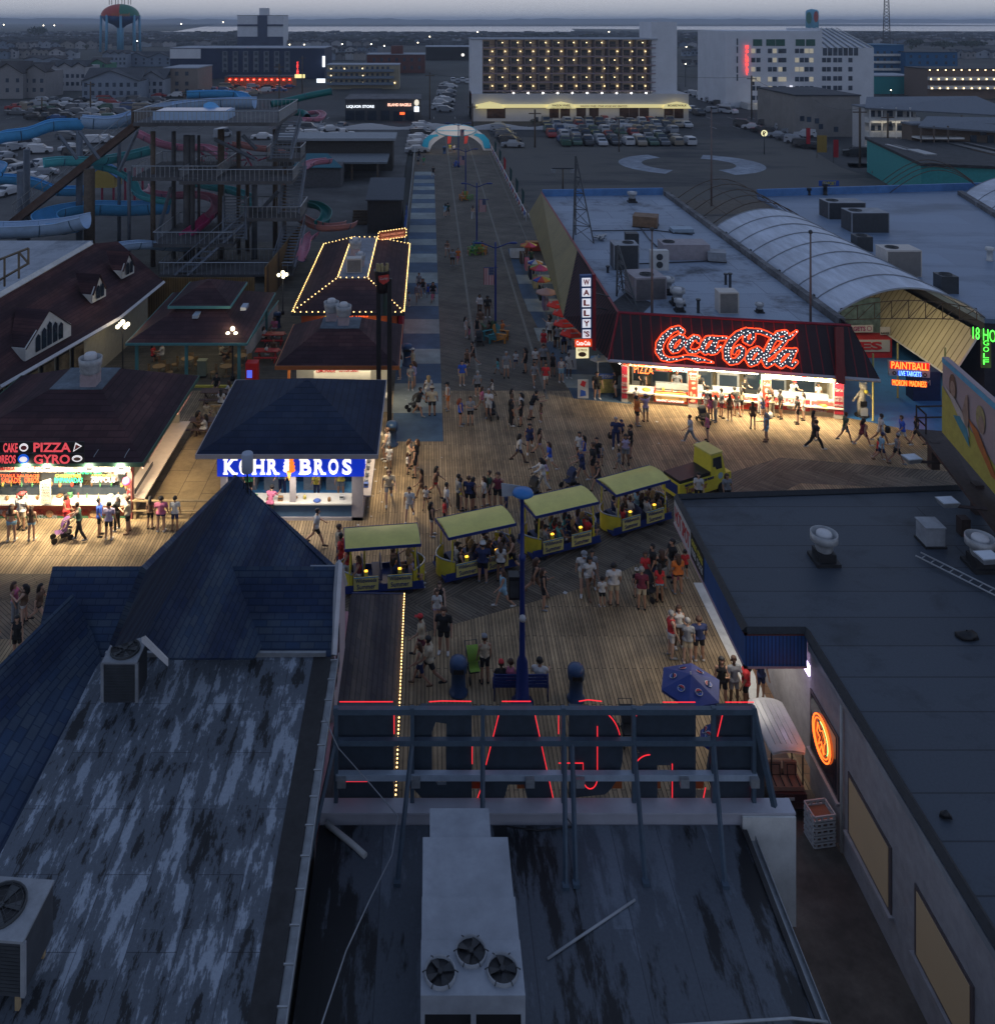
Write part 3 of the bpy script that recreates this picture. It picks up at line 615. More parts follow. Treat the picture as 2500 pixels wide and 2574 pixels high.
fs_('shop_sign','white fascia sign with red words HOT SPOT facing the boardwalk',(10.26,36.0,4.42),(0,-1,0),(0,0,1),2.3,1.0,wsig,[('HOT SPOT',0,0,2.0,.62,rsig)])
fs_('menu_sign','black and yellow menu panel beside the HOT SPOT sign',(10.26,34.0,4.42),(0,-1,0),(0,0,1),1.6,.95,black,[('GYROS  STEAKS',0,.2,1.4,.25,yellow),('FRIES  DOGS',0,-.15,1.4,.25,wsig)])
def tu_(label,c,s=1.0,grp=None):
 t=zT('roof_vent',label,'roof vent',c,0,grp)
 vm=mat('vent metal',(.42,.43,.44),.45,.2,5,dirt=.25,metal=.2)
 def B(mb,n,m):o=mb.zb(n,m);o.parent=t;return o
 B(MB().box(-.42*s,.42*s,-.42*s,.42*s,0,.12*s).box(-.3*s,.3*s,-.3*s,.3*s,.12*s,.38*s),'curb',tar)
 B(MB().lathe((0,0,.38*s),[(.26*s,0),(.30*s,.1*s),(.30*s,.22*s),(.42*s,.34*s),(.46*s,.36*s),(.46*s,.62*s),(.43*s,.62*s),(.41*s,.40*s),(.2*s,.38*s)],24,caps=False),'housing',vm)
 B(MB().lathe((0,0,.8*s),[(.27*s,0),(.27*s,.16*s),(.24*s,.22*s),(.1*s,.25*s)],20),'cap',mat('vent cap',(.52,.52,.53),.5,.1))
 return t
tu_('round mushroom vent alone in the middle of the right grey roof',tuple(G(2070,1410,5)),1.05)
tu_('round mushroom vent at the right edge of the grey roof behind the ladder',tuple(G(2462,1425,5)),1.1)
def rb_(name,label,c,w,d,h,m=grayp,rz=0,cat='vent box'):
 t=zT(name,label,cat,c);
 o=MB().box(-w/2,w/2,-d/2,d/2,.08,h).zb('casing',m);o.parent=t
 o=MB().box(-w/2-.05,w/2+.05,-d/2-.05,d/2+.05,0,.08).zb('curb',tar);o.parent=t
 o=MB().box(-w/2-.03,w/2+.03,-d/2-.03,d/2+.03,h,h+.04).zb('lid',m);o.parent=t
 t.rotation_euler=(0,0,rz);return t
rb_('roof_box','plain grey square box on the right grey roof',tuple(G(2337,1365,5)),.72,.72,.75)
LD=zT('ladder','aluminium ladder lying across the right grey roof','ladder',tuple(G(2300,1395,5.1)))
A,B_=G(2300,1397,5.12),G(2530,1512,5.12);d=(B_-A).normalized();s_=zV((-d.y,d.x,0))*.36
a=MB();a.tube([A,B_],.03,6);a.tube([A+s_,B_+s_],.03,6);a.zb('rail',steel,LD)
for k in range(11):MB().tube([A+d*(.2+k*.33),A+d*(.2+k*.33)+s_],.018,6).zb('rung',steel,LD)
def fl_(label,c,rz=0):
 t=zT('flood_light',label,'flood light',c)
 o=MB().hexa([(-.26,-.2,0),(.26,-.2,0),(.26,.2,0),(-.26,.2,0),(-.34,-.27,.2),(.34,-.27,.2),(.34,.27,.2),(-.34,.27,.2)]).zb('housing',steel);o.parent=t
 o=MB().box(-.3,.3,-.23,.23,.2,.215).zb('lens',mat('lamp glass',(.5,.55,.62),.15,.1));o.parent=t
 o=MB().bar((0,0,0),(.5,.1,-.12),.05).zb('bracket',dark);o.parent=t;t.rotation_euler=(0,0,rz);return t
fl_('flood light on an arm over the boardwalk planks',tuple(P(2290,1160,38.5)),R(10));fl_('flood light above the back of the right grey roof',tuple(P(2380,1270,34.0)),R(5));fl_('flood light in front of the mushroom vent at the right edge',tuple(P(2480,1410,30.0)),R(5))
for lb,px,py,s in(('dark rag lying on the right grey roof',2430,1600,.34),('small scrap of brown debris on the right grey roof',2375,2055,.14)):
 a=MB();rnd=random.Random(px);c=G(px,py,5.02)
 a.grid([[(c.x+s*(1+.4*rnd.random())*math.cos(k*.785)*q,c.y+s*(.6+.4*rnd.random())*math.sin(k*.785)*q,c.z+z_+.06*rnd.random())for k in range(8)]for q,z_ in((1,0),(.7,.08),(.2,.14))],close=True,caps=True).zb('debris',black,None,lb,'debris')
PL=zT('planter','long concrete trough planter against the stucco wall','planter',(12.0,18.5,0));a=MB()
for x0,x1,y0,y1 in((11.35,11.5,16,20.6),(12.25,12.4,16,20.6),(11.5,12.25,20.45,20.6),(11.5,12.25,16,16.15)):a.box(x0,x1,y0,y1,.008,.55)
a.zb('trough',mat('dark concrete',(.13,.12,.11),.8,.2),PL);MB().box(11.5,12.25,16.15,20.45,.01,.42).zb('soil',mat('soil',(.03,.025,.02),.9,.4),PL)
FN=zT('fence','weathered board fence down the alley side of the centre shop','fence',(8.5,17,0));a=MB()
for i in range(60):a.box(8.42,8.46,10.5+i*.19,10.67+i*.19,0,2.35+.03*math.sin(i*7))
a.zb('board',mat('weathered boards',(.20,.15,.10),.85,.3,4),FN);MB().box(8.38,8.52,10.4,22,2.35,2.43).zb('cap_rail',dark,FN)
for k in range(5):
 c=zT('crate','white plastic crate in the alley, '+('bottom of its stack','second from the bottom of its stack','middle one of its stack','second from the top of its stack','topmost of its stack, brown inside')[k],'crate',(11.9,27.05,.01+k*.2),0,'stacked white crates in the alley')
 a=MB();w_,d_,t_=.34,.28,.02
 for s in(-1,1):a.box(s*w_-t_,s*w_+t_,-d_,d_,.02,.05);a.box(s*w_-t_,s*w_+t_,-d_,d_,.13,.18);a.box(-w_,w_,s*d_-t_,s*d_+t_,.02,.05);a.box(-w_,w_,s*d_-t_,s*d_+t_,.13,.18)
 for q in(-.28,-.1,.1,.28):a.box(q-.03,q+.03,-d_-t_,-d_+.01,.05,.13);a.box(q-.03,q+.03,d_-.01,d_+t_,.05,.13)
 for q in(-.2,0,.2):a.box(-w_-t_,-w_+.01,q-.03,q+.03,.05,.13);a.box(w_-.01,w_+t_,q-.03,q+.03,.05,.13)
 o=a.zb('sides',mat('white plastic',(.5,.5,.5),.5,.05));o.parent=c
 o=MB().box(-w_,w_,-d_,d_,.0,.02).zb('base',mat('crate floor',(.30,.14,.08),.7,.1));o.parent=c
 c.rotation_euler=(0,0,R(8))
# kiosks left of the pier lane
mar1,mar2=(.045,.018,.022),(.065,.030,.033)
mX=shingle('maroon shingles across',mar1,mar2,'XZ',.9,.15,.3);mY=shingle('maroon shingles along',mar1,mar2,'YZ',.9,.15,.3)
kX=shingle('navy shingles across',(.010,.020,.048),(.018,.028,.056),'XZ',.8,.16,.2,band=4);kY=shingle('navy shingles along',(.010,.020,.048),(.018,.028,.056),'YZ',.8,.16,.2,band=4)
def hip(par,x0,x1,y0,y1,z,tx0,tx1,ty0,ty1,tz,mx_,my_,fascia,ft=.22,topm=None,soff=None):
 e=[(x0,y0,z),(x1,y0,z),(x1,y1,z),(x0,y1,z)];t=[(tx0,ty0,tz),(tx1,ty0,tz),(tx1,ty1,tz),(tx0,ty1,tz)]
 a=MB();a.face([e[0],e[1],t[1],t[0]]);a.face([e[2],e[3],t[3],t[2]]);a.face([e[1],e[2],t[2],t[1]],1);a.face([e[3],e[0],t[0],t[3]],1)
 if topm is None and tx1-tx0>.01:a.face(t,0)
 a.zb('roof',[mx_,my_],par)
 if topm is not None:MB().prism([(p[0],p[1])for p in t],tz-.05,tz+.05).zb('roof_platform',topm,par)
 a=MB();w_=.05
 a.box(x0,x1,y0-w_,y0,z-ft,z+.01);a.box(x0,x1,y1,y1+w_,z-ft,z+.01);a.box(x0-w_,x0,y0-w_,y1+w_,z-ft,z+.01);a.box(x1,x1+w_,y0-w_,y1+w_,z-ft,z+.01)
 a.zb('fascia',fascia,par)
 MB().box(x0,x1,y0,y1,z-ft+.02,z-ft+.05).zb('soffit',soff or cream,par)
warm=(1,.80,.50)
def items(x0,x1,y,z,n,seed,place,grp,d=.35,parts=('bottle','jar','box','tray')):
 rnd=random.Random(seed);cols=[(.5,.06,.04),(.5,.4,.1),(.1,.3,.12),(.5,.5,.48),(.3,.16,.07),(.06,.12,.4)]
 names=['red','yellow','green','white','brown','blue']
 for i in range(n):
  x=x0+(x1-x0)*(i+.5)/n+rnd.uniform(-.05,.05);k=rnd.choice(parts);c=rnd.randrange(6);a=MB();yy=y+rnd.uniform(-d,d)/2
  if k=='bottle':a.lathe((x,yy,z),[(.04,0),(.045,.14),(.02,.2),(.016,.27)],8)
  elif k=='jar':a.lathe((x,yy,z),[(.07,0),(.08,.05),(.08,.16),(.05,.19)],10)
  elif k=='box':a.box(x-.12,x+.12,yy-.1,yy+.1,z,z+.2);a.box(x-.09,x+.09,yy-.105,yy-.1,z+.1,z+.18,1)
  else :a.lathe((x,yy,z),[(.16,0),(.2,.03),(.12,.09),(.03,.11)],12)
  a.zb(k,[mat('goods '+names[c],cols[c],.5,.1),dark],None,'%s %s on %s, number %d from the left'%(names[c],k,place,i+1)if 0 else '%s %s on %s, %s'%(names[c],k,place,ORD[i]),k,grp)
ORD=['leftmost in the row']+[x+' from the left'for x in 'second third fourth fifth sixth seventh eighth ninth tenth eleventh twelfth thirteenth fourteenth fifteenth sixteenth seventeenth eighteenth nineteenth twentieth'.split()]
KB=zT('custard_stand','frozen custard stand with dark blue hip roof and glowing blue KOHR BROS sign','kiosk',(-6.6,48.5,0))
hip(KB,-11.45,-2.55,43.7,52.7,3.6,-6.62,-6.55,48.1,48.3,5.5,kX,kY,mat('pale fascia board',(.36,.33,.34),.6,.1),.21)
kw=mat('pale pink wall',(.40,.36,.37),.7,.1);kb_=mat('counter blue',(.07,.14,.24),.6,.1)
a=MB();a.box(-10.4,-10.1,44.3,44.6,0,3.4);a.box(-6.95,-6.65,44.32,44.5,.9,2.2);a.box(-3.85,-3.3,44.3,44.9,0,3.4);a.box(-10.4,-3.3,44.3,44.5,0,.16);a.zb('pillar',kw,KB)
a=MB();a.box(-10.1,-3.85,44.36,44.5,.16,.82);a.zb('counter_front',kb_,KB)
ct=mat('white counter',(.62,.60,.55),.4,.05)
MB().box(-10.1,-3.85,44.2,45.2,.82,.90).zb('counter_top',ct,KB)
a=MB();a.box(-3.42,-3.3,44.9,51.5,0,.86);a.box(-3.6,-2.95,44.9,51.5,.86,.93);a.zb('side_counter',kw,KB)
a=MB();a.box(-10.4,-10.3,44.6,51.8,0,3.4);a.box(-10.3,-3.3,51.7,51.8,0,3.4);a.zb('wall',navy,KB)
MB().box(-10.2,-3.5,44.6,51.6,.012,.03).zb('floor',mat('blue tile floor',(.04,.16,.35),.5,.2),KB)
MB().box(-10.2,-4,48.0,48.1,0,3.3).zb('partition',mat('dark blue inner wall',(.015,.06,.16),.5,.2),KB)
kbl=emi('backlit blue',(.004,.03,.5),.75,True);kwh=emi('backlit white',(1,.95,.86),1.15)
S=fs_('shop_sign','glowing blue KOHR BROS sign with an orange and white custard cone','',(1,0,0),(0,0,1),1,1,kbl,[],par=KB)if 0 else zT('shop_sign','glowing blue KOHR BROS sign with an orange and white custard cone','sign',(-6.8,44.2,2.2))
MB().box(P(546,0,44.15).x,P(915,0,44.15).x,44.15,44.28,P(0,1198,44.15).z,P(0,1152,44.15).z+.1).zb('panel',kbl,S)
def of_(par,Y,t,x0,x1,y0,y1,m,off=.0,ext=.01):
 q=MB();c=P((x0+x1)/2,(y0+y1)/2,Y);w_=(x1-x0)*Y/F;h_=(y1-y0)*Y/F
 pu_(q,t,c,(1,0,0),(0,0,1),w_,h_,0,ext,off);return q.zb('lettering',m,par)
for i,(ch,x0,x1)in enumerate((('K',561,597),('O',599,629),('H',634,666),('R',671,701),('B',752,785),('R',788,818),('O',823,853),('S',858,886))):
 q=MB();c=P((x0+x1)/2,1173,44.13);w_=(x1-x0)*44.13/F;h_=40*44.13/F;l,r_=c.x-w_/2,c.x+w_/2;zb,zt=c.z-h_/2,c.z+h_/2;s_=.17;y0_,y1_=44.12,44.15
 def bx(a_,b_,c_,d_):q.box(l+a_*w_,l+b_*w_,y0_,y1_-random.uniform(0,.01),zb+c_*h_,zb+d_*h_)
 pu_(q,ch,c,(1,0,0),(0,0,1),w_*.86,h_,0,.012,.035)
 if ch in 'KHR':
  for u in(.12,.80)[:2 if ch!='R'else 1]+((.86,)if ch=='R'else()):bx(max(0,u-.17),min(1.04,u+.21),0,.11)
  for u in(.12,.80)[:2 if ch!='R'else 1]:bx(max(0,u-.17),min(1.04,u+.21),.89,1)
 if ch=='B':bx(0,.3,0,.1);bx(0,.3,.9,1)
 q.zb('lettering',kwh,S)
ic=zT('cone_sign','orange and white swirl custard cone mounted in the middle of the blue sign','sign ornament',(-6.5,44.0,1.9))if 0 else S
a=MB();a.lathe((P(727,0,44.1).x,44.05,P(0,1207,44.1).z),[(.01,0),(.16,.55)],10);a.zb('cone',emi('cone amber',(.8,.36,.05),1.0),S)
for dx,m_ in((-.10,kwh),(.12,emi('swirl orange',(1,.20,.02),1.2))):
 a=MB();cx_=P(727,0,44.1).x+dx;z0=P(0,1182,44.1).z
 for r_,zz_ in((.2,.05),(.19,.22),(.16,.40),(.12,.56),(.06,.68)):a.sph((cx_,44.02-.001*zz_,z0+zz_),r_,0,10,(1,.5,.6))
 a.zb('swirl',m_,S)
fs_('shop_sign','blue side sign of the custard stand above its side counter',(-3.22,46.6,2.75),(0,1,0),(0,0,1),3.6,.85,kbl,[('KOHR BROS',0,0,3.2,.55,kwh)])
for x in(-8.6,-5.2):a=MB();a.box(x-1.2,x+1.2,45.2,45.32,3.15,3.2);a.zb('light_tube',emi('tube light',(1,.93,.8),5),KB)
lamp((-7,46.2,3.1),55,(1,.93,.82),5,2.0,parent=KB);lamp((-2.7,48.2,3.2),230,(1,.80,.50),.5,6,rot=(0,R(-30),0),parent=KB);lamp((-7,49.8,3.2),26,(.7,.85,1),4,2,parent=KB);lamp((-6.9,43.6,2.6),130,(1,.9,.75),5,.3,parent=KB)
for i,(x,m_,lb)in enumerate(((-9.6,'steel cold case','leftmost'),(-8.3,'s','second'),(-6.2,'s','third'),(-5.0,'s','rightmost'))):
 t=zT('custard_machine','steel custard machine with a red knob inside the blue stand, %s of four'%lb,'machine',(x,47.4,0),0,'custard machines')
 MB().box(x-.45,x+.45,47.1,47.9,.03,1.55).zb('casing',steel,t);MB().box(x-.4,x+.4,47.02,47.1,.9,1.3).zb('tray',dark,t)
 MB().sph((x+.3,46.98,1.2),.09,0,8).zb('knob',red,t)
items(-9.0,-4.1,44.6,.9,8,3,'the front counter of the custard stand','goods on the custard counter')
items(-3.3,-3.2,45.6,.93,1,5,'the side counter near the corner','goods on the custard counter')
for i in range(7):
 y=46+i*.75;a=MB();a.lathe((-3.25,y,.93),[(.09,0),(.1,.22),(.05,.26)],8);a.zb('cone_jar',steel,None,'steel cone jar on the side counter of the custard stand, '+ORD[i].replace('left','corner').replace('most in the row',' end of the row'),'jar','steel jars on the side counter')
t=zT('antenna','pale blue grey cylinder antenna on a mast above the shingled roof peak','antenna',tuple(P(622,1220,31.0)))
c=P(622,1146,31.0);MB().lathe((c.x,c.y,c.z-.55),[(.19,0),(.2,.02),(.2,.62),(.18,.66)],20).zb('canister',mat('antenna plastic',(.30,.34,.42),.5,.05),t)
a=MB();[a.tube([(c.x+dx,c.y+dy,c.z-.55),(c.x+dx*1.5,c.y+dy,c.z-1.5)],.014,5)for dx,dy in((-.1,0),(-.04,.05),(.03,-.04),(.09,0),(0,0))];a.zb('cable_bundle',black,t)
PZ=zT('pizza_stand','pizza and gyro stand with maroon hip roof, floodlit counters and neon words','kiosk',(-19,48,0))
hip(PZ,-24.6,-13.9,43.1,53.6,3.5,-20.3,-17.5,47.5,50.4,5.2,mX,mY,mat('green fascia',(.05,.12,.08),.6,.1),.2,mat('grey roof deck',(.13,.17,.21),.7,.3,2,dirt=.4))
a=MB();a.box(-24,-14.9,44.5,44.6,0,.10);a.box(-24,-14.9,44.5,44.55,.74,.80);a.zb('base',mat('green base',(.05,.14,.08),.6,.1),PZ)
MB().box(-24,-14.9,44.2,45.3,.80,.88).zb('counter_top',ct,PZ)
MB().box(-24,-15.3,44.56,44.66,.1,.78).zb('counter_front',mat('poster red',(.42,.10,.06),.5,.3,2),PZ)
MB().box(-24.2,-15.2,48.2,48.3,0,3.3).box(-24.2,-14.9,53.0,53.1,0,3.3).zb('back_wall',mat('kitchen wall',(.40,.36,.28),.6,.2,1.5),PZ)
a=MB();a.box(-15.1,-14.85,44.4,44.7,0,3.3);a.zb('pillar',mat('striped pillar',(.45,.14,.12),.6,.1),PZ)
a=MB();a.box(-15.15,-14.9,44.7,53,0,.86);a.box(-15.5,-14.3,44.7,53.2,.86,.93);a.zb('side_counter',mat('warm white counter',(.50,.40,.33),.5,.08),PZ)
MB().slab([(-14.85,44.9,1.0),(-14.85,47.8,1.0),(-14.85,47.8,1.2),(-14.85,44.9,1.2)],.04).zb('side_glass',glassd,PZ)
a=MB();a.box(-24,-14.85,44.12,44.2,2.52,3.28);a.zb('menu_band',mat('menu band',(.50,.42,.34),.5,.4,1.2),PZ)
MB().box(-14.32,-14.24,44.3,47.5,2.6,3.3).zb('side_menu',mat('menu red white',(.45,.25,.22),.6,.4,3),PZ)
MB().box(-14.2,-14.12,50,52.9,2.75,3.3).zb('side_menu',mat('menu red white',(.45,.25,.22),.6,.4,3),PZ)
for x0 in(-23.2,-20.6,-18.0,):MB().box(x0,x0+1.9,47.2,48.1,0,1.5).zb('oven',steel,PZ)
a=MB();a.slab([(-24,44.4,.88),(-15.4,44.4,.88),(-15.4,44.4,1.35),(-24,44.4,1.35)],.02);
mt_=emi('sign red letters',(1,.10,.12),.62);SB=zT('rooftop_sign','tall red letters PIZZA and GYRO with food pictures along the pizza stand eave','sign',(-19,43.2,3.5))
Ys=42.95
MB().box(P(-30,0,Ys).x,P(211,0,Ys).x,Ys+.03,Ys+.1,P(0,1138,Ys).z,P(0,1112,Ys).z).box(P(-30,0,Ys).x,P(211,0,Ys).x,Ys+.03,Ys+.1,P(0,1166,Ys).z,P(0,1141,Ys).z).zb('backboard',black,SB)
for tx,x0,x1,y0,y1 in(('CAKE',9,45,1114,1137),('PIZZA',85,178,1113,1136),('OREOS',-8,40,1144,1165),('GYRO',86,176,1143,1166)):of_(SB,Ys,tx,x0,x1,y0,y1,mt_,.02)
pw=emi('backlit picture white',(.9,.85,.85),.75);pr_=mat('picture toppings',(.30,.05,.05),.5,.4,30)
def pf_(par,name,pts,Y,m,t=.03):a=MB();a.slab([P(x,y,Y)for x,y in pts],t);return a.zb(name,m,par)
pf_(SB,'slice_picture',[(184,1136),(190,1113),(206,1122)],Ys-.01,pw);pf_(SB,'slice_picture',[(187,1132),(191,1117),(202,1123)],Ys-.03,pr_)
el=lambda cx,cy,rx,ry,n=14:[(cx+rx*math.cos(k*2*math.pi/n),cy+ry*math.sin(k*2*math.pi/n))for k in range(n)]
for cx_,cy_,rx_,ry_,m_,m2 in((60,1125,11,10,pw,pr_),(194,1153,13,8,pw,mat('gyro brown',(.22,.12,.08),.5,.4,20)),(59,1154,14,12,emi('biscuit blue',(.01,.12,.7),.6),pw)):
 pf_(SB,'food_picture',el(cx_,cy_,rx_,ry_),Ys-.01,m_);pf_(SB,'food_picture',el(cx_,cy_+1,rx_*.7,ry_*.55),Ys-.03,m2)
nr=emi('neon orange red',(1,.12,.03),2.0);ngn=emi('neon green',(.03,.9,.35),1.4);nw=emi('neon white',(1,.96,.95),1.6);ny=emi('neon yellow',(1,.8,.1),1.4)
NB=zT('neon_menu','rows of neon food words hanging under the pizza stand eave','neon sign',(-19,44.9,2.2))
for tx,x0,x1,y0,y1,m_ in(('FRIED CANDY BAR',163,256,1182,1192,ngn),('CHEESEFRIES',139,204,1192,1199,ny),('LEMONADE',232,291,1192,1199,ny),('EMPANADAS',138,208,1201,1213,ngn),('ZEPPOLIS',229,290,1199,1212,nw),('STEAKS SAUSAGE',-6,99,1192,1199,nr),('SALADS',4,52,1201,1214,nr),('OREOS',62,98,1201,1213,nr)):of_(NB,44.9,tx,x0,x1,y0,y1,m_,-.004,.004)
tr=mat('menu red text',(.40,.03,.03),.5,.1);tg=mat('menu grey text',(.25,.22,.2),.5,.1)
for tx,x0,x1,y0,y1,m_ in(('NUTELLA',2,38,1172,1182,tr),('CURLY FRIES',80,112,1168,1181,tr),('ZEPPOLIS',160,196,1172,1180,tg),('EMPANADAS',197,230,1167,1172,tr),('CHICKEN',283,302,1168,1173,tr),('COOKIES',288,315,1186,1191,nw)):of_(PZ,44.1,tx,x0,x1,y0,y1,m_,.01)
for tx,x0,x1,y0,y1 in(('MILK SHAKES',0,26,1281,1293),('CANNOLI',70,112,1282,1290),('ICE-CREAM',96,144,1294,1304),('TWIST',142,162,1285,1297),('SAUSAGE',188,220,1282,1292),('GYRO',223,245,1292,1302)):of_(PZ,44.5,tx,x0,x1,y0,y1,wsig if x0 in(96,0)else red,.01)
for k,(cx_,m_)in enumerate(((15,(.3,.1,.06)),(55,(.5,.35,.2)),(125,(.55,.3,.15)),(175,(.4,.1,.05)),(235,(.5,.3,.15)))):pf_(PZ,'food_picture',el(cx_,1292,9,9),44.47,mat('poster food %d'%k,m_,.5,.5,12))
AB=zT('menu_board','tall narrow white ACAI BOWLS menu board standing on the pizza counter','menu board',(-20.6,44.15,.88))
q=MB();q.slab([P(101,1272,44.1),P(128,1262,44.1),P(128,1204,44.1),P(101,1212,44.1)],.05);q.zb('board',mat('lit white board',(.6,.58,.5),.5,.05),AB)
for i,(tx,y)in enumerate((('ACAI',1212),('BOWLS',1218),('SMOOTHIES',1225),('FRESH',1232),('WRAPS',1239),('SUNDAES',1246),('DEALS',1257))):of_(AB,44.03,tx,104,126,y-2.6,y+2.6,black,.01,.004)
VS=zT('banner_sign','narrow white vertical PIZZA sign on the stand corner post','sign',(-14.9,44.1,1));pf_(VS,'panel',[(318,1229),(328,1229),(328,1275),(318,1275)],44.1,wsig)
for i,ch in enumerate('PIZ'):of_(VS,44.06,ch,320,327,1232+i*13,1242+i*13,rsig,.02)
CN=zT('cone_ornament','big pink ice cream cone ornament beside the corner post of the pizza stand','ornament',(-15.2,44.0,1.9))
c=P(318,1210,44.0);MB().sph((c.x,c.y,c.z),.2,0,14).zb('scoop',emi('pink scoop',(1,.12,.30),.55),CN);MB().lathe((c.x,c.y,c.z-.5),[(.02,0),(.13,.4)],10).zb('cone',mat('wafer',(.4,.2,.08),.6,.2),CN)
for i,(px,py)in enumerate(((69,1171),(121,1174),(226,1176),(305,1174))):
 c=P(px,py,43.2);t=zT('flood_light','black flood lamp under the pizza stand eave, %s of four'%['leftmost','second from left','third from left','rightmost'][i],'flood light',tuple(c),0,'flood lamps of the pizza stand')
 MB().box(c.x-.12,c.x+.12,c.y-.06,c.y,c.z-.1,c.z+.1).zb('housing',black,t);MB().box(c.x-.11,c.x+.11,c.y,c.y+.02,c.z-.09,c.z+.09).zb('lens',emi('flood lens',(1,.93,.75),22),t)
 MB().tube([(c.x,c.y,c.z+.1),(c.x+.15,c.y+.25,c.z+.5),(c.x+.2,c.y+.6,c.z+.6)],.018,6).zb('arm',steel,t)
 lamp((c.x,c.y-.03,c.z-.15),210,(1,.84,.56),.25,kind='AREA',rot=(R(32),0,0),parent=t)
 lamp((c.x,c.y-.3,c.z+.05),20,(1,.9,.7),.3,kind='AREA',rot=(R(90),0,0),parent=t)
lamp((-19.5,46.2,3.1),150,(1,.90,.68),8,1.6,parent=PZ);lamp((-14.2,49,3.15),130,(1,.78,.50),.4,7,parent=PZ);lamp((-19.5,50.5,3.1),40,(1,.9,.7),6,2,parent=PZ)
items(-23.5,-15.4,44.75,.88,16,11,'the pizza stand counter','goods on the pizza counter');items(-23.5,-15.4,45.15,1.25,16,17,'the shelf behind the pizza counter','goods behind the pizza counter',.1,('bottle','jar'))
MB().box(-24,-15.2,45.05,45.3,.88,1.25).zb('shelf',glassd,PZ)
RL=zT('timber_rail','low timber rail across the gap between the two food stands','rail',(-12.8,44.3,0));a=MB();a.box(-14.8,-10.6,44.25,44.35,.95,1.02);a.box(-14.8,-10.6,44.27,44.33,.45,.51);a.zb('rail',wood,RL)
for x in(-14.7,-12.7,-10.8):MB().box(x-.06,x+.06,44.36,44.48,0,1.0).zb('post',wood,RL)
SH=zT('sawhorse','raw timber sawhorse barrier behind the queue apron','barrier',(-12.4,55.2,0));MB().box(-13.6,-11.2,55.1,55.2,.95,1.08).zb('beam',wood,SH)
for x in(-13.3,-11.5):
 for s in(-1,1):MB().bar((x,55.15,.98),(x+s*.1,55.15+s*.45,0),.08).zb('leg',wood,SH)
turbine_c=None
def bigvent(label,c,s=1.0,grp=None):
 t=zT('exhaust_fan',label,'exhaust fan',c,0,grp);vm=mat('vent metal',(.42,.43,.44),.45,.2,5,dirt=.25,metal=.2)
 for mb,n,m in((MB().box(-.42*s,.42*s,-.42*s,.42*s,0,.65*s),'curb',mat('pink curb',(.38,.30,.31),.6,.2)),(MB().lathe((0,0,.65*s),[(.5*s,0),(.56*s,.1*s),(.52*s,.2*s),(.60*s,.45*s),(.62*s,.8*s),(.58*s,.8*s),(.5*s,.5*s)],24,caps=False),'housing',vm),(MB().lathe((0,0,1.1*s),[(.33*s,0),(.33*s,.5*s),(.28*s,.58*s),(.1*s,.62*s)],20),'cap',mat('vent cap',(.5,.5,.52),.5,.1))):
  o=mb.zb(n,m);o.parent=t
 return t
bigvent('tall exhaust fan on the grey deck of the pizza stand roof',tuple(G(228,965,5.25)),1.0)
LS=zT('lemonade_stand','lemonade and cotton candy stand with plain maroon hip roof','kiosk',(-5.8,59.5,0))
hip(LS,-9.65,-1.9,55.9,63.5,3.2,-7.2,-4.6,58.6,60.8,4.6,mX,mY,mat('orange fascia',(.42,.13,.04),.5,.1),.24,mat('grey roof deck',(.13,.17,.21),.7,.3,2,dirt=.4))
orw=mat('orange post',(.50,.16,.04),.5,.1)
MB().box(-9.0,-8.85,56.5,56.7,0,3).box(-2.6,-2.4,56.5,56.7,0,3).zb('post',orw,LS);MB().box(-8.8,-2.5,56.6,56.8,0,.9).box(-8.8,-2.4,56.4,57.2,.9,.98).zb('counter',ct,LS);MB().box(-8.8,-2.5,59,59.1,0,3).zb('back_wall',cream,LS)
MB().box(-7.3,-3.7,56.35,56.42,2.05,2.7).zb('menu_panel',mat('lit sign white',(.6,.57,.48),.5,.05),LS)
q=of_(LS,56.3,'LEMONADE',795,843,927,936,rsig,.02);of_(LS,56.3,'COTTON CANDY',852,902,926,935,rsig,.02)
lamp((-5.8,56.0,2.85),60,(1,.85,.6),6,.6,parent=LS);lamp((-5.8,57.8,2.9),50,(1,.9,.7),5,1.2,parent=LS);lamp((-2.0,57.5,2.7),25,(1,.8,.5),.5,2,parent=LS)
for x in(-8.6,-6.8,-5,-3.2):MB().box(x-.6,x+.6,56.5,56.56,2.88,2.93).zb('light_tube',emi('tube light',(1,.93,.8),5),LS)
items(-8.5,-3,56.9,.98,9,23,'the lemonade counter','goods on the lemonade counter')
bigvent('left one of the two exhaust fans on the lemonade stand roof',(-6.6,60.2,4.65),.85,'twin exhaust fans');bigvent('right one of the two exhaust fans on the lemonade stand roof',(-5.7,59.4,4.65),.85,'twin exhaust fans')
CF=zT('fries_stand','long fries stand whose dark roof is outlined with warm bulbs','kiosk',(-6,76,0))
hip(CF,-10.2,-1.85,66,86.3,3.2,-7.3,-4.9,70.9,84.2,4.3,mX,mY,dark,.2,mat('pale grey roof deck',(.24,.27,.32),.7,.2,2,dirt=.3))
MB().box(-9.6,-2.4,66.8,85.6,0,3).zb('wall',mat('orange red wall',(.40,.09,.03),.5,.1),CF)
for tx,x0,x1,c_ in(('CURLY FRIES',848,925,nr),('LEMONADE',818,845,ny)):of_(CF,66.6,tx,x0,x1,790,797,c_,.0)
MB().box(-8.2,-3.6,66.62,66.72,2.75,3.1).zb('sign_band',mat('orange sign band',(.5,.14,.03),.5,.1),CF)
lamp((-5.8,66.2,2.9),22,(1,.75,.45),5,.4,parent=CF);lamp((-2.0,72,2.9),26,(1,.35,.2),.4,9,parent=CF)
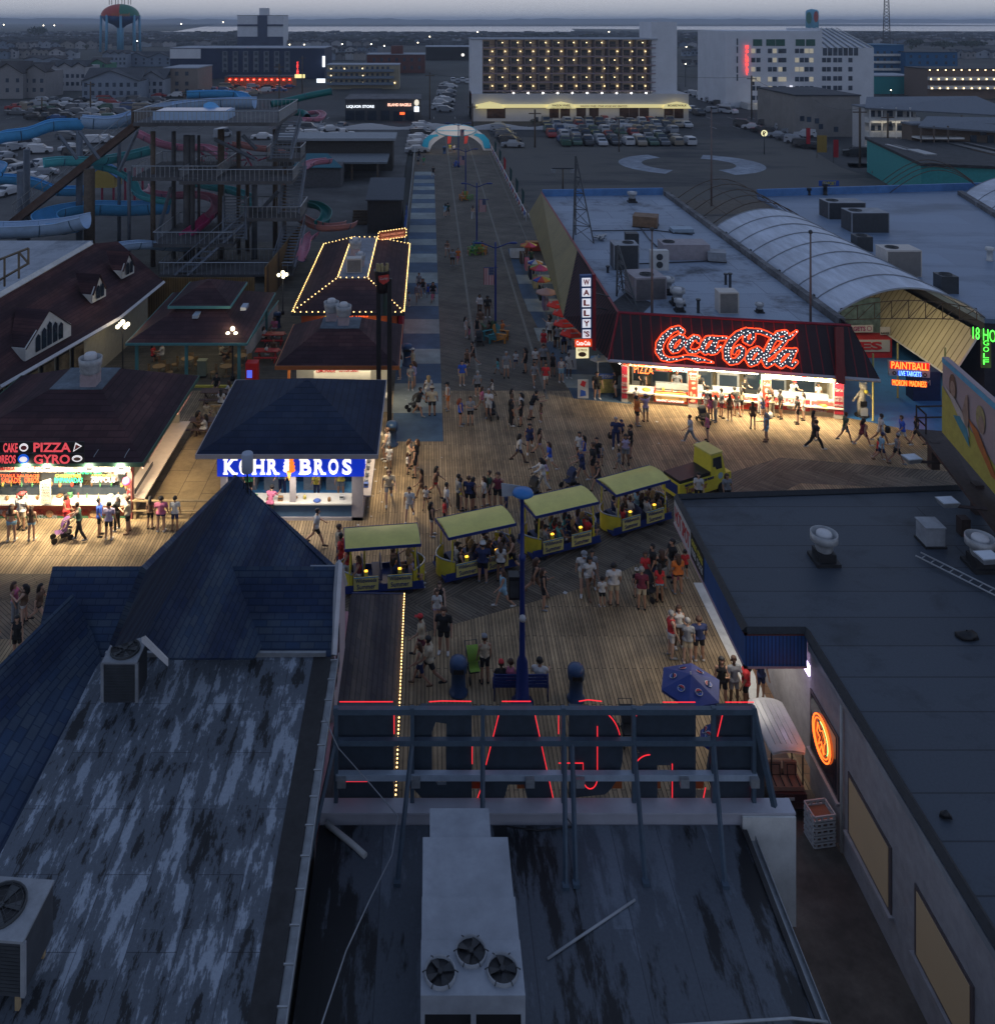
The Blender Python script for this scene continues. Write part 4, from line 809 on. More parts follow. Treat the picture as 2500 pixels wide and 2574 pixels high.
MB().box(-2.3,-2.0,66.8,72.5,.6,2.9).zb('side_banner',mat('red banner',(.30,.01,.03),.6,.2),CF);MB().tube([(-1.93,67.2,2.95),(-1.93,72.3,2.95)],.03,6).zb('neon_tube',nr,CF)
e=[(-10.2,66,3.24),(-1.85,66,3.24),(-1.85,86.3,3.24),(-10.2,86.3,3.24)];t_=[(-7.3,70.9,4.38),(-4.9,70.9,4.38),(-4.9,84.2,4.38),(-7.3,84.2,4.38)]
bs_('string_lights','warm bulbs outlining the eaves of the long fries stand',[e+[e[0]]],.42,.045,bulbw,wr=.02)
bs_('string_lights','warm bulbs outlining the hips and roof deck of the fries stand',[t_+[t_[0]],[e[0],t_[0]],[e[1],t_[1]],[e[2],t_[2]],[e[3],t_[3]]],.42,.045,bulbw,wr=.02)
FS=zT('roof_sign','tilted rooftop sign with tiny letters framed in warm bulbs','sign',(-3.4,83,4.4));yy=84.0
MB().slab([P(952,604,yy),P(1019,595,yy),P(1019,575,yy),P(952,585,yy)],.1).zb('panel',mat('brown sign face',(.30,.10,.05),.5,.1),FS)
for i,y_ in enumerate((588,597)):q=MB();pu_(q,('CHICKEN FRIED SHRIMP','CURLY FRIES')[i],P(986,y_+.5,yy-.12),(1,0,.13),(0,0,1),2.2,.22,0,.01);q.zb('lettering',emi('sign glow text',(.9,.35,.2),.7),FS)
bs_('','',[[P(951,605,yy-.1),P(1021,596,yy-.1),P(1021,574,yy-.1),P(951,584,yy-.1),P(951,605,yy-.1)]],.26,.045,bulbw,par=FS)
for i,(px,py,s)in enumerate(((893,640,.9),(906,668,.7))):bigvent(('far','near')[i]+' exhaust fan on the lit deck of the fries stand',tuple(G(px,py,4.35)),s)
fu_('air_conditioner','white condenser at the front of the fries stand roof deck',tuple(G(890,682,4.35)),1.2,.8,1.1,R(5),fans=(),louv=True,body=mat('cream casing',(.5,.46,.42),.5,.1))
CP=zT('cup_sign','giant black cup of fries on tall black posts beside the lemonade stand','sign',(-3.9,55.2,0))
yy=55.2;x=P(962,0,yy).x
for dx in(-.25,.42):MB().box(x+dx-.14,x+dx+.14,yy-.14,yy+.14,0,P(0,700,yy).z).zb('post',black,CP)
zc=P(0,735,yy).z;MB().lathe((x-.05,yy,zc),[(.32,0),(.50,1.35),(.52,1.4),(.47,1.4),(.4,1.2)],20).zb('cup',mat('cup black',(.02,.015,.018),.4,.1),CP)
a=MB();rnd=random.Random(4)
for k in range(22):q=rnd.uniform(-.35,.35);w_=rnd.uniform(-.3,.3);a.box(x+q-.05,x+q+.05,yy+w_-.05,yy+w_+.05,zc+1.1,zc+1.5+rnd.uniform(0,.35),0,rnd.random())
a.zb('fries',mat('fries',(.34,.27,.13),.6,.2),CP)
pf_(CP,'badge',[(951,694),(977,690),(978,706),(964,716),(953,708)],yy-.55,mat('badge red',(.45,.04,.03),.5,.1));q=MB();pu_(q,'Curley',P(965,701,yy-.6),(1,0,.1),(0,0,1),.5,.2);q.zb('lettering',wsig,CP)
MB().slab([P(962,793,yy-.3),P(962,715,yy-.3),P(985,714,56.8),P(985,793,56.8)],.15).zb('side_panel',dark,CP)
q=MB();[q.tube([P(977+2*math.sin(k*2.1),745+k*8,yy+.55+.1),P(981-2*math.sin(k*1.7),750+k*8,yy+.6)],.02,5)for k in range(9)];q.zb('neon_tube',emi('dim green neon',(.05,.6,.25),.6),CP)
DP=zT('dining_pavilion','open dining pavilion with two-tier maroon roof and teal trim','pavilion',(-16,66,0))
tl=mat('teal trim',(.08,.24,.24),.6,.1)
hip(DP,-20.6,-12.4,60.4,71.5,3.0,-17.2,-15.6,65,67,4.7,mX,mY,tl,.16,soff=mat('dark soffit',(.06,.05,.045),.8,.1))
hip(DP,-18.6,-14.2,63.4,69.2,4.55,-16.5,-16.3,66.1,66.5,5.6,mX,mY,tl,.18)
MB().box(-18.1,-14.8,63.9,68.8,3.6,4.45).zb('lantern_wall',tl,DP)
for x,y in((-20.0,60.8),(-13.0,60.8),(-20,71),(-13,71),(-16.6,60.8)):MB().box(x-.1,x+.1,y-.1,y+.1,0,2.9).zb('post',tl,DP)
for px,py in((495,795),(615,775)):
 c=op_(px,py,(-16,60.4,3.0),zV((0,-.35,1)));MB().box(c.x-.2,c.x+.2,c.y-.5,c.y+.5,c.z+.0,c.z+.22).zb('skylight',mat('skylight',(.36,.42,.5),.3,.1),DP)
lamp((-16.5,65,2.6),45,(1,.9,.7),6,6,parent=DP)
a=MB();a.box(-20.4,-12.6,60.3,60.5,0,.12);a.zb('yellow_kerb',yellow,DP)
wic=mat('wicker',(.30,.20,.10),.8,.3,20)
wc=zT('wicker_chair','x','chair',(0,0,0))
for mb,n in((MB().lathe((0,0,.36),[(.24,0),(.26,.05),(.24,.09)],12),'seat'),(MB().grid([[(.28*math.cos(R(200+14*k)),-.26*math.sin(R(200+14*k))*-1*-1,.42+z_)for k in range(11)]for z_ in(0,.25,.5)],smooth=True),'backrest')):
 o=mb.zb(n,wic);o.parent=wc
for sx_ in(-1,1):
 for sy_ in(-1,1):o=MB().tube([(sx_*.16,sy_*.16,.38),(sx_*.22,sy_*.22,0)],.022,5).zb('leg',wic);o.parent=wc
tb=zT('round_table','x','table',(0,0,0));o=MB().lathe((0,0,.70),[(.45,0),(.45,.04)],20).zb('tabletop',wic);o.parent=tb;o=MB().lathe((0,0,0),[(.25,0),(.05,.06),(.05,.7)],10).zb('pedestal',wic);o.parent=tb
k=0
for i,(tx_,ty_)in enumerate(((-18.9,62.2),(-17.3,63.6),(-14.2,62.2),(-13.6,64.2))):
 o=tb if i==0 else dup(tb);o.location=(tx_,ty_,0);o['label']='round wicker table in the dining pavilion, '+ORD[i];o['group']='pavilion tables'
 for j,a_ in enumerate((200,340,90)):
  o=wc if k==0 else dup(wc);o.location=(tx_+.85*math.cos(R(a_)),ty_+.85*math.sin(R(a_)),0);o.rotation_euler=(0,0,R(a_+90));o['group']='wicker chairs in the pavilion'
  o['label']='wicker chair %s the %s round table in the pavilion'%(('left of','right of','behind')[j],('leftmost','second','third','rightmost')[i]);k+=1
rb_('serving_cabinet','pale green bin cabinet standing in the dining pavilion',(-15.9,62.3,0),.6,.5,1.1,mat('pale green',(.25,.28,.2),.6,.1),cat='cabinet')
KI=zT('photo_kiosk','bright red vending kiosk with a lit screen beside the pavilion post','kiosk machine',(-11.9,59.8,0));MB().box(-12.3,-11.5,59.5,60.2,0,1.95).zb('cabinet',mat('glossy red',(.55,.02,.02),.35,.05),KI);MB().box(-12.2,-11.85,59.46,59.5,1.0,1.5).zb('screen',emi('blue screen',(.1,.15,.9),.8),KI)
def globe_lamp(label,c,n=5,h=3.4,e=30,grp='globe lamps'):
 t=zT('globe_lamp',label,'street lamp',(c[0],c[1],0),0,grp);MB().lathe((c[0],c[1],0),[(.16,0),(.13,.25),(.06,.3),(.05,h)],10).zb('post',black,t)
 for k in range(n-1):
  a_=R(45+k*360/(n-1));p=(c[0]+.38*math.cos(a_),c[1]+.38*math.sin(a_),h-.1);MB().tube([(c[0],c[1],h-.35),(p[0],p[1],h-.3),p],.02,5).zb('arm',black,t);MB().sph(p,.15,0,12).zb('globe',emi('lit globe',(1,.88,.58),4.2),t)
 MB().sph((c[0],c[1],h+.15),.16,0,12).zb('globe',emi('lit globe',(1,.88,.58),4.2),t);lamp((c[0],c[1],h+.55),e,(1,.8,.5),.5,kind='POINT',parent=t)
globe_lamp('five globe lamp beside the left corner of the dining pavilion',G(309,935,0).xy,e=55);globe_lamp('five globe lamp near the red kiosk by the pavilion',G(585,955,0).xy,e=55);globe_lamp('five globe lamp behind the pavilion near the fries stand',G(711,790,0).xy,4,e=50)
LM=zT('dormer_hall','long hall with maroon roof and white arched dormer windows at the left edge','hall',(-26,62,0))
ev0,ev1,ev2=zV((-25.9,48.5,3.5)),G(300,798,3.5),G(412,707,3.5)
rg0,rg1=zV((-28.5,50,7)),G(228,613,7.0)
a=MB();a.slab([(-25.7,48,3.5),G(0,971,3.5),ev1,ev2,rg1+zV((1.5,2,-.3)),rg1,rg0],.12);a.slab([rg0,rg1,rg1+zV((-6,0,-4)),rg0+zV((-6,0,-4))],.1);a.slab([ev2,rg1+zV((1.5,2,-.3)),ev2+zV((-5,6,0))],.1);a.zb('roof',mY,LM)
MB().bar(rg0,rg1,.35).zb('ridge_board',white,LM);MB().bar(ev1+zV((0,0,-.08)),ev2+zV((0,0,-.08)),.2).bar(ev1+zV((0,0,-.08)),G(0,974,3.4),.2).zb('fascia',mat('pale trim',(.5,.5,.52),.6,.1),LM)
wl=[(G(0,971,3.5).x-1,G(0,971,3.5).y),(ev1.x-1,ev1.y),(ev2.x-1.0,ev2.y-1)]
a=MB()
for p,q in zip(wl[:-1],wl[1:]):a.slab([(p[0],p[1],0),(q[0],q[1],0),(q[0],q[1],3.4),(p[0],p[1],3.4)],.15)
a.zb('wall',mat('cream wall',(.38,.35,.27),.7,.1),LM)
for k in range(6):
 f_=.02+k*.13;p=zV((wl[0][0]*(1-f_)+wl[1][0]*f_,wl[0][1]*(1-f_)+wl[1][1]*f_,0));q=zV((wl[0][0]*(1-f_-.1)+wl[1][0]*(f_+.1),wl[0][1]*(1-f_-.1)+wl[1][1]*(f_+.1),0));o=zV((.16,0,0))
 wd=MB().slab([p+o,q+o,q+o+zV((0,0,2.9)),p+o+zV((0,0,2.9))],.06).zb('window',black,LM);MB().slab([p+o*1.4+zV((0,.1,.3)),q+o*1.4+zV((0,-.1,.3)),q+o*1.4+zV((0,-.1,2.7)),p+o*1.4+zV((0,.1,2.7))],.02).zb('pane',mat('lit shop window',(.16,.12,.07),.4,.8,1.5)if k else glassd,wd)
def dormer(px,py,w_,h_,arch=True,n=2):
 "a dormer with its gable at pixel px,py on the maroon slope, facing the lane"
 pl,nn=plane3(ev0,ev1,rg1);c=op_(px,py,pl,nn);ax=(ev1-ev0).normalized();fc=zV((ax.y,-ax.x,0));
 if fc.x<0:fc=-fc
 b=c+fc*.1;A=b-ax*w_/2;B=b+ax*w_/2;T=b+zV((0,0,h_));lo=zV((0,0,-.1))
 g_=MB();g_.slab([A+lo,B+lo,B+zV((0,0,h_*.3)),T,A+zV((0,0,h_*.3))],.08);d_=g_.zb('dormer',white,LM)
 bk=-fc*(h_/1.3+.6)
 g_=MB();
 for E in(A,B):
  g_.slab([E+zV((0,0,h_*.28))+fc*.12,T+fc*.12+zV((0,0,.05)),T+bk+zV((0,0,.05)),E+zV((0,0,h_*.28))+bk*.45],.06)
 g_.zb('dormer_roof',mY,d_)
 g_=MB()
 for E in(A,B):g_.slab([E+lo,E+zV((0,0,h_*.3)),E+zV((0,0,h_*.3))+bk*.4,E+lo+bk*.05],.05)
 g_.zb('cheek',white,d_)
 for i in range(n):
  u=((i+.5)/n-.5)*w_*.62;hh=h_*(.62-abs(u)/w_*.75);ww=w_*.62/n*.78
  p=b+ax*u+fc*.13;pts=[p-ax*ww/2+zV((0,0,.1)),p+ax*ww/2+zV((0,0,.1)),p+ax*ww/2+zV((0,0,hh)),p+zV((0,0,hh+ww*.45)),p-ax*ww/2+zV((0,0,hh))]
  MB().slab(pts,.02).zb('pane',glassd,d_)
dormer(118,870,4.6,2.3,n=5);dormer(246,750,1.7,1.75,n=2);dormer(320,690,1.7,1.75,n=2)
PF=zT('plastic_fence','white plastic screen fence beside the dormer hall','fence',(-21,66,0));a=MB()
for p,q,h_ in((G(205,930),G(250,925),1.2),(G(205,930),(G(280,850)),1.2)):a.slab([p,q,q+zV((0,0,h_)),p+zV((0,0,h_))],.06)
a.zb('panel',white,PF)
for p in(G(205,930),G(250,925),G(280,850)):MB().box(p.x-.07,p.x+.07,p.y-.07,p.y+.07,0,1.35).zb('post',white,PF)
BR=zT('low_roof_building','building with pale blue flat roof behind the dormer hall at the left edge','building',(-42,75,0))
MB().box(-62,-29.5,62,78,0,5.4).zb('wall',mat('grey render',(.2,.2,.21),.8,.1),BR);MB().box(-62,-29.5,62,78,5.4,5.6).zb('flat_roof',patchy('pale blue roof',((.20,.23,.27),(.34,.38,.44),(.44,.48,.54)),(1,.4,1),.3,.5,(30,3,0)),BR)
SF=zT('empty_billboard','empty rusty sign frame edged with small lamps at the left edge','billboard',(-30,64,5.6));yy=62.5
a=MB()
for p,q in(((-20,660),(72,624)),((-20,715),(72,662)),((72,624),(72,665)),((48,634),(48,700)),((12,648),(12,720)),((48,634),(72,662))):a.bar(P(p[0],p[1],yy),P(q[0],q[1],yy),.12)
a.zb('frame',mat('rusty steel',(.16,.13,.09),.7,.3),SF)
# corner restaurant with the big red script sign
WH=zT('corner_restaurant','corner restaurant with black and red ribbed mansard and a pale flat roof of vents','restaurant',(19,70,0))
w0=zV((13.0,58.07,0));wd_=zV((25.9-13.0,55.6-58.07,0));WL=wd_.length;wu=wd_.normalized();wn=zV((wu.y,-wu.x,0))
def Wp(px,py,off=0.0):return op_(px,py,w0+wn*off,wn)
def Wl(u,v,off=0.0):return w0+wu*u+zV((0,0,v))+wn*off
def wt_(par,t,x0,y0,x1,y1,m,off=.06,o2=.0,ext=.012):
 a_=Wp(x0,y1,off);b_=Wp(x1,y1+(x1-x0)*.075,off);c_=Wp(x0,y0,off);q=MB();ce=(Wp((x0+x1)/2,(y0+y1)/2+(x1-x0)*.037,off));pu_(q,t,ce,wu,(0,0,1),(b_-a_).length,(c_-a_).length,0,ext,o2);return q.zb('lettering',m,par)
def wq_(par,name,x0,y0,x1,y1,m,off=.03,t=.03):
 s=(x1-x0)*.075;a=MB();a.slab([Wp(x0,y1,off),Wp(x1,y1+s,off),Wp(x1,y0+s,off),Wp(x0,y0,off)],t);return a.zb(name,m,par)
roofm=patchy('white roof coating',((.06,.075,.10),(.28,.34,.43),(.38,.44,.54)),(.8,.8,1),.3,.55,(6,3,0),pos=(.33,.47,.66))
fl,fr=zV((12.3,57.6,6.0)),zV((26.2,55.15,6.0))
MB().prism([(12.4,57.6),(26.0,55.3),(26.0,99),(12.6,98)],5.3,5.55).zb('flat_roof',roofm,WH)
MB().prism([(13.0,58.5),(25.9,56.0),(25.9,98.5),(13.0,97.5)],3.3,5.3).zb('attic_wall',grayp,WH)
rib=brick('ribbed black metal',(.020,.012,.018),(.024,.014,.02),(.15,.01,.016),30,.62,R(90),.5,0,.035,'XZ',.1)
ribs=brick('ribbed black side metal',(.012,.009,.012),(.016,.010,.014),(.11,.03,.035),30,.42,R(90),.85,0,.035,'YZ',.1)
riby=brick('ribbed yellow metal',(.23,.185,.06),(.21,.17,.055),(.09,.07,.03),30,.34,R(90),.5,0,.05,'YZ',.2)
el_,er_=zV((11.5,56.86,3.2)),zV((27.3,53.7,3.2))
front_n=plane3(el_,er_,fl)
sl_=MB().slab([el_,er_,fr,fl],.08).zb('front_mansard',rib,WH)
s0,s1=zV((11.2,100,3.2)),zV((12.4,97.9,6.0));m0,m1=G(1415,795,3.2),G(1450,630,6.0)
MB().slab([el_,fl,m1,m0],.08).zb('side_mansard',ribs,WH);MB().slab([m0,m1,s1,s0],.08).zb('yellow_mansard',riby,WH)
MB().slab([er_,fr,zV((26.2,58,6)),zV((26.4,58,3.2))],.06).zb('end_mansard',ribs,WH)
rt=mat('dark red trim',(.20,.008,.02),.5,.15)
MB().bar(fl,fr,.13).bar(fl,s1,.13).bar(el_,fl,.11).zb('red_trim',rt,WH)
MB().bar(el_+zV((0,0,-.05)),er_+zV((0,0,-.05)),.16).bar(el_+zV((0,0,-.05)),s0+zV((0,0,-.05)),.13).zb('eave_trim',mat('pale eave',(.38,.38,.42),.6,.1),WH)
MB().prism([(el_.x,el_.y),(er_.x,er_.y),(25.9,55.9),(13.0,58.4),(13.0,97),(11.4,99)],3.06,3.12).zb('soffit',mat('cream soffit',(.5,.46,.36),.6,.1),WH)
a=MB();c=op_(2110,905,*front_n);a.slab([op_(2095,818,*front_n)+wn*.3,op_(2116,818,*front_n)+wn*.3,op_(2120,962,*front_n)+wn*.3,op_(2098,958,*front_n)+wn*.3],.3);a.zb('red_fin',mat('dull red fin',(.16,.02,.02),.5,.15),WH)
MB().slab([(12.5,97.6,5.5),(26,98.6,5.5),(26,98.6,6.3),(12.5,97.6,6.3)],.3).zb('rear_parapet',mat('blue parapet',(.08,.20,.42),.6,.2,1),WH)
MB().slab([Wl(-.1,0,-.05),Wl(WL,0,-.05),Wl(WL,.62,-.05),Wl(-.1,.62,-.05)],.15).zb('counter_front',mat('cream front',(.45,.40,.28),.6,.15),WH)
q=MB();q.slab([Wl(-.1,.72,.2),Wl(WL,.72,.2),Wl(WL,.72,-1.0),Wl(-.1,.72,-1.0)],.09);q.zb('counter_top',ct,WH)
MB().slab([Wl(0,0,-3.2),Wl(WL,0,-3.2),Wl(WL,3.2,-3.2),Wl(0,3.2,-3.2)],.1).zb('back_wall',mat('kitchen back wall',(.22,.19,.13),.6,.5,1.2),WH)
MB().slab([Wl(0,.012,-3.2),Wl(WL,.012,-3.2),Wl(WL,.012,0),Wl(0,.012,0)],.01).zb('floor',mat('tile floor',(.2,.1,.08),.6,.3),WH)
MB().slab([Wl(WL-.08,0,-3.2),Wl(WL-.08,0,0),Wl(WL-.08,3.1,0),Wl(WL-.08,3.1,-3.2)],.1).slab([Wl(.08,0,-3.2),Wl(.08,0,0),Wl(.08,3.1,0),Wl(.08,3.1,-3.2)],.1).zb('side_wall',cream,WH)
for x0,y0,x1,y1,m_ in((1577,984,1641,1008,mat('food picture dark',(.16,.12,.08),.5,.7,6)),(1642,981,1728,1010,mat('poster frame red',(.50,.05,.02),.4,.05)),(1762,990,1908,1020,mat('poster red bright',(.50,.035,.02),.45,.15)),(1945,1001,2035,1028,mat('poster crimson',(.45,.03,.04),.45,.15)),(2038,1008,2094,1034,mat('poster water ice',(.35,.10,.09),.45,.3))):wq_(WH,'poster',x0,y0,x1,y1,m_)
wq_(WH,'poster_picture',1646,984,1724,1004,emi('lit food picture',(.85,.42,.12),.55),.05)
for cx_,cy_,rx_,ry_,c_ in((1658,990,9,4,(.55,.33,.1)),(1712,994,9,4,(.55,.3,.1)),(1685,995,16,8,(.75,.55,.2)),(1657,1000,7,4,(.6,.35,.12)),(1710,1003,6,4,(.6,.35,.12)),(1868,1012,9,6,(.6,.45,.3)),(1800,1004,7,6,(.6,.5,.3)),(1830,1006,8,7,(.6,.6,.6)),(1983,1018,5,5,(.5,.6,.1)),(1993,1018,5,5,(.6,.3,.4)),(1988,1025,12,5,(.6,.5,.35)),(2048,1022,6,6,(.05,.2,.45)),(2062,1020,6,6,(.5,.2,.08)),(2077,1026,6,6,(.6,.5,.08)),(1604,992,14,6,(.4,.15,.06)),(1893,1012,4,7,(.55,.06,.04)),(1950,1014,4,7,(.6,.2,.15)),(2026,1022,4,7,(.6,.2,.15))):
 a=MB();a.slab([Wp(x,y+(x-cx_)*.075,.07)for x,y in el(cx_,cy_,rx_,ry_)],.01);a.zb('food_picture',emi('food glow %d'%(cx_+cy_),tuple(v*.9 for v in c_),.45)if cx_<1730 else mat('food %d'%(cx_+cy_),c_,.5,.4,20),WH)
wt_(WH,'BREAKFAST LUNCH DINNER',1649,1003,1718,1008,kwh,.08);wt_(WH,'WINGS',1858,994,1888,1003,wsig,.08,.01);wt_(WH,'ICE CREAM',1958,1002,2016,1010,wsig,.08,.01);wt_(WH,'WATER ICE',2050,1030,2076,1035,wsig,.08)
pillr=mat('pillar red',(.50,.045,.03),.45,.05)
for x0,x1,y0,y1 in((1561,1577,916,1012),(1729,1753,926,1024),(1914,1937,944,1034),(2095,2120,955,1052)):
 a=MB();a.slab([Wp(x0,y1,.12),Wp(x1,y1+1.5,.12),Wp(x1,y0,.12),Wp(x0,y0,.12)],.3);a.zb('pillar',mat('pillar base',(.42,.40,.36),.6,.1),WH)
 wq_(WH,'pillar_sign',x0+1,y0+4,x1-1,y1-11,pillr if x0>1600 and x0<2000 else mat('pillar crimson',(.33,.02,.04),.45,.05),.15,.02)
for x0,y0,x1,y1,t_ in((1562,960,1576,964,'PIZZA'),(1562,966,1576,970,'FRIES'),(1562,976,1576,980,'BURGERS'),(1562,984,1576,988,'SALADS'),(1732,946,1750,950,'THE PERFECT'),(1734,951,1748,955,'PAIRING'),(2097,996,2118,1001,'SMOOTHIES'),(2097,1003,2118,1009,'FUNNEL CAKES'),(2097,1016,2118,1021,'MILKSHAKES'),(2097,1025,2118,1030,'Coca-Cola'),(2098,976,2117,984,'Coca-Cola'),(1563,940,1576,948,'Coke'),(1918,960,1934,970,'Coke'),(1916,951,1934,954,'ORDER HERE'),(1734,938,1750,941,'ORDER HERE')):wt_(WH,t_,x0,y0,x1,y1,wsig,.17,.0)
for i,(x,y,rx_,ry_)in enumerate(((1742,963,5,3),(1743,976,6,3),(1736,990,3,6),(1744,996,4,6),(1740,1008,7,4),(1926,982,5,6))):
 a=MB();a.slab([Wp(px,py,.17)for px,py in el(x,y,rx_,ry_,10)],.01);a.zb('food_picture',mat('picture cream',(.55,.42,.28),.5,.4,20),WH)
for x0,y in((1730,936),(1915,948)):
 a=MB();a.slab([Wp(px,py,.17)for px,py in((x0+1,y+4),(x0+6,y-1),(x0+6,y+2),(x0+20,y+3),(x0+20,y+7),(x0+6,y+6),(x0+6,y+9))],.01);a.zb('arrow',wsig,WH)
wq_(WH,'header',1562,902,1735,918,mat('header white',(.5,.47,.4),.5,.1),.5,.05)
for t_,x0,x1 in(('W',1562,1585),('A',1588,1603),('L',1606,1621),('L',1625,1638),("Y'S",1641,1690)):wt_(WH,t_,x0,905,x1,920,emi('orange red letter',(1,.07,.015),.8),.6,.035)
wt_(WH,'PIZZA',1593,919,1641,937,nr,.45,-.012,.006);wt_(WH,'CHEESESTEAKS',1648,922,1686,930,nr,.45,.0,.006);wt_(WH,'GYROS',1689,926,1726,933,emi('neon cyan',(.05,.85,.9),1.8),.45,-.006,.006)
wq_(WH,'neon_backing',1646,922,1728,931,mat('deep red backing',(.12,.008,.01),.6,.1),.40,.03)
wq_(WH,'header',1738,914,1914,926,mat('header white',(.5,.47,.4),.5,.1),.3,.05);wt_(WH,'LUNCH & DINNER',1846,922,1898,927,tr,.36,.0)
wq_(WH,'header',1922,926,2120,944,emi('lit header',(1,.93,.75),.75),.35,.05)
for cx_,cy_,rx_,ry_,m_ in((2021,944,9,6,red),(1950,936,3,4,red),(1980,940,3,4,red),(1995,941,2,4,red),(2048,949,4,3,mat('snack brown',(.35,.15,.05),.5,.2)),(2074,951,6,3,mat('snack brown',(.35,.15,.05),.5,.2)),(2096,954,4,3,mat('snack brown',(.35,.15,.05),.5,.2))):
 a=MB();a.slab([Wp(x,y,.42)for x,y in el(cx_,cy_,rx_,ry_,12)],.01);a.zb('food_picture',m_,WH)
wt_(WH,'Coca-Cola',2013,938,2029,942,wsig,.45)
ln=emi('counter lamp strip',(1,.94,.78),7)
for x0,y0,x1 in((1742,927,1905),(1924,947,2090)):wq_(WH,'light_strip',x0,y0,x1,y0+2.2,ln,.30,.04)
for x,y in((1557,911),(1571,914),(1598,916),(1655,918),(1722,926),(1935,949),(2000,952),(2103,960),(1752,925)):c=Wp(x,y,.4);MB().sph(c,.09,0,8).zb('spot_lamp',emi('spot lamp',(1,.95,.8),28),WH)
ra=math.atan2(wu.y,wu.x)
for u,wid,e_ in((2.2,4,110),(6.4,4.2,240),(10.6,4.4,270)):
 c=Wl(u,2.95,-.9);lamp(c,e_,(1,.86,.60),wid,1.4,rot=(0,0,ra),parent=WH)
 c=Wl(u,2.85,1.05);lamp(c,e_*2.5,(1,.79,.48),wid,.35,rot=(R(40),0,ra),parent=WH)
lamp((11.9,78,2.95),110,(1,.8,.55),.3,26,rot=(0,R(20),0),parent=WH)
for i,(u,w_,h_,m_)in enumerate(((.8,.9,1.9,steel),(2.2,1.2,1.5,dark),(3.6,.8,2.0,steel),(5.0,1.2,1.7,dark),(6.6,1.4,1.6,steel),(8.2,1.0,2.1,dark),(9.6,1.3,1.5,steel),(11.4,1.5,1.7,steel))):
 t=zT('oven_cabinet','kitchen cabinet along the back of the corner restaurant, '+ORD[i].replace(' in the row',''),'cabinet',tuple(Wl(u,0,-2.7)),ra,'kitchen cabinets');o=MB().box(-w_/2,w_/2,-.35,.35,0.02,h_).zb('casing',m_);o.parent=t;o=MB().box(-w_*.4,w_*.4,-.37,-.35,.5,h_-.3).zb('door',glassd);o.parent=t;o=MB().box(-w_*.4,w_*.4,-.41,-.38,h_-.25,h_-.22).zb('handle',steel);o.parent=t
rnd=random.Random(8)
for i in range(22):
 u=1.2+i*.54;c=Wl(u,.72,-.15+rnd.uniform(-.3,.1));k=rnd.choice(('bottle','tray','box','tray','jar'));n_,cc=rnd.choice((('red',(.5,.05,.03)),('yellow',(.5,.38,.06)),('white',(.55,.54,.5)),('brown',(.35,.18,.07))));a=MB()
 if k=='bottle':a.lathe(c,[(.05,0),(.05,.16),(.02,.22),(.015,.3)],8)
 elif k=='jar':a.lathe(c,[(.08,0),(.09,.06),(.09,.18),(.06,.22)],10)
 elif k=='box':a.box(c.x-.16,c.x+.16,c.y-.12,c.y+.12,c.z,c.z+.28);a.box(c.x-.12,c.x+.12,c.y-.125,c.y-.12,c.z+.12,c.z+.24)
 else :a.lathe(c,[(.24,0),(.29,.03),(.16,.10),(.03,.13)],14)
 a.zb(k,mat('goods '+n_+'2',cc,.5,.1),None,'%s %s on the corner restaurant counter, place %d from the left end'%(n_,k,i+1),k,'goods on the restaurant counter')
for i,(u,w_)in enumerate(((3.3,3.0),(6.3,1.8),(9.9,2.1),(11.7,1.5))):
 t=zT('display_case','glass display case on the corner restaurant counter, '+['leftmost','second','third','rightmost'][i]+' of four','display case',tuple(Wl(u,.72,-.75)),ra,'glass display cases');o=MB().box(-w_/2,w_/2,-.2,.2,0,.12).box(-w_/2,w_/2,-.15,.15,.38,.42).zb('shelf',steel);o.parent=t
 g=mat('clear glass',(.75,.8,.8),.05,0);o=MB().hexa([(-w_/2,-.26,.12),(w_/2,-.26,.12),(w_/2,-.24,.12),(-w_/2,-.24,.12),(-w_/2,-.17,.42),(w_/2,-.17,.42),(w_/2,-.15,.42),(-w_/2,-.15,.42)]).zb('glass',mat('display glass',(.30,.33,.33),.08,.05));o.parent=t
SS=zT('script_sign','huge red neon Coca-Cola script filled with white bulbs on the mansard','neon sign',tuple((el_+er_)/2+zV((0,0,.4))))
pp,pn=front_n;pn=pn if pn.y<0 else -pn;su=(er_-el_).normalized();sv=pn.cross(su);sv=sv if sv.z>0 else -sv
def Sl(x,y):
 q=op_(1540+.2626*x,780+.2626*y,pp,pn)-el_;return q.dot(su),q.dot(sv)
kk=.2626*56.5/F
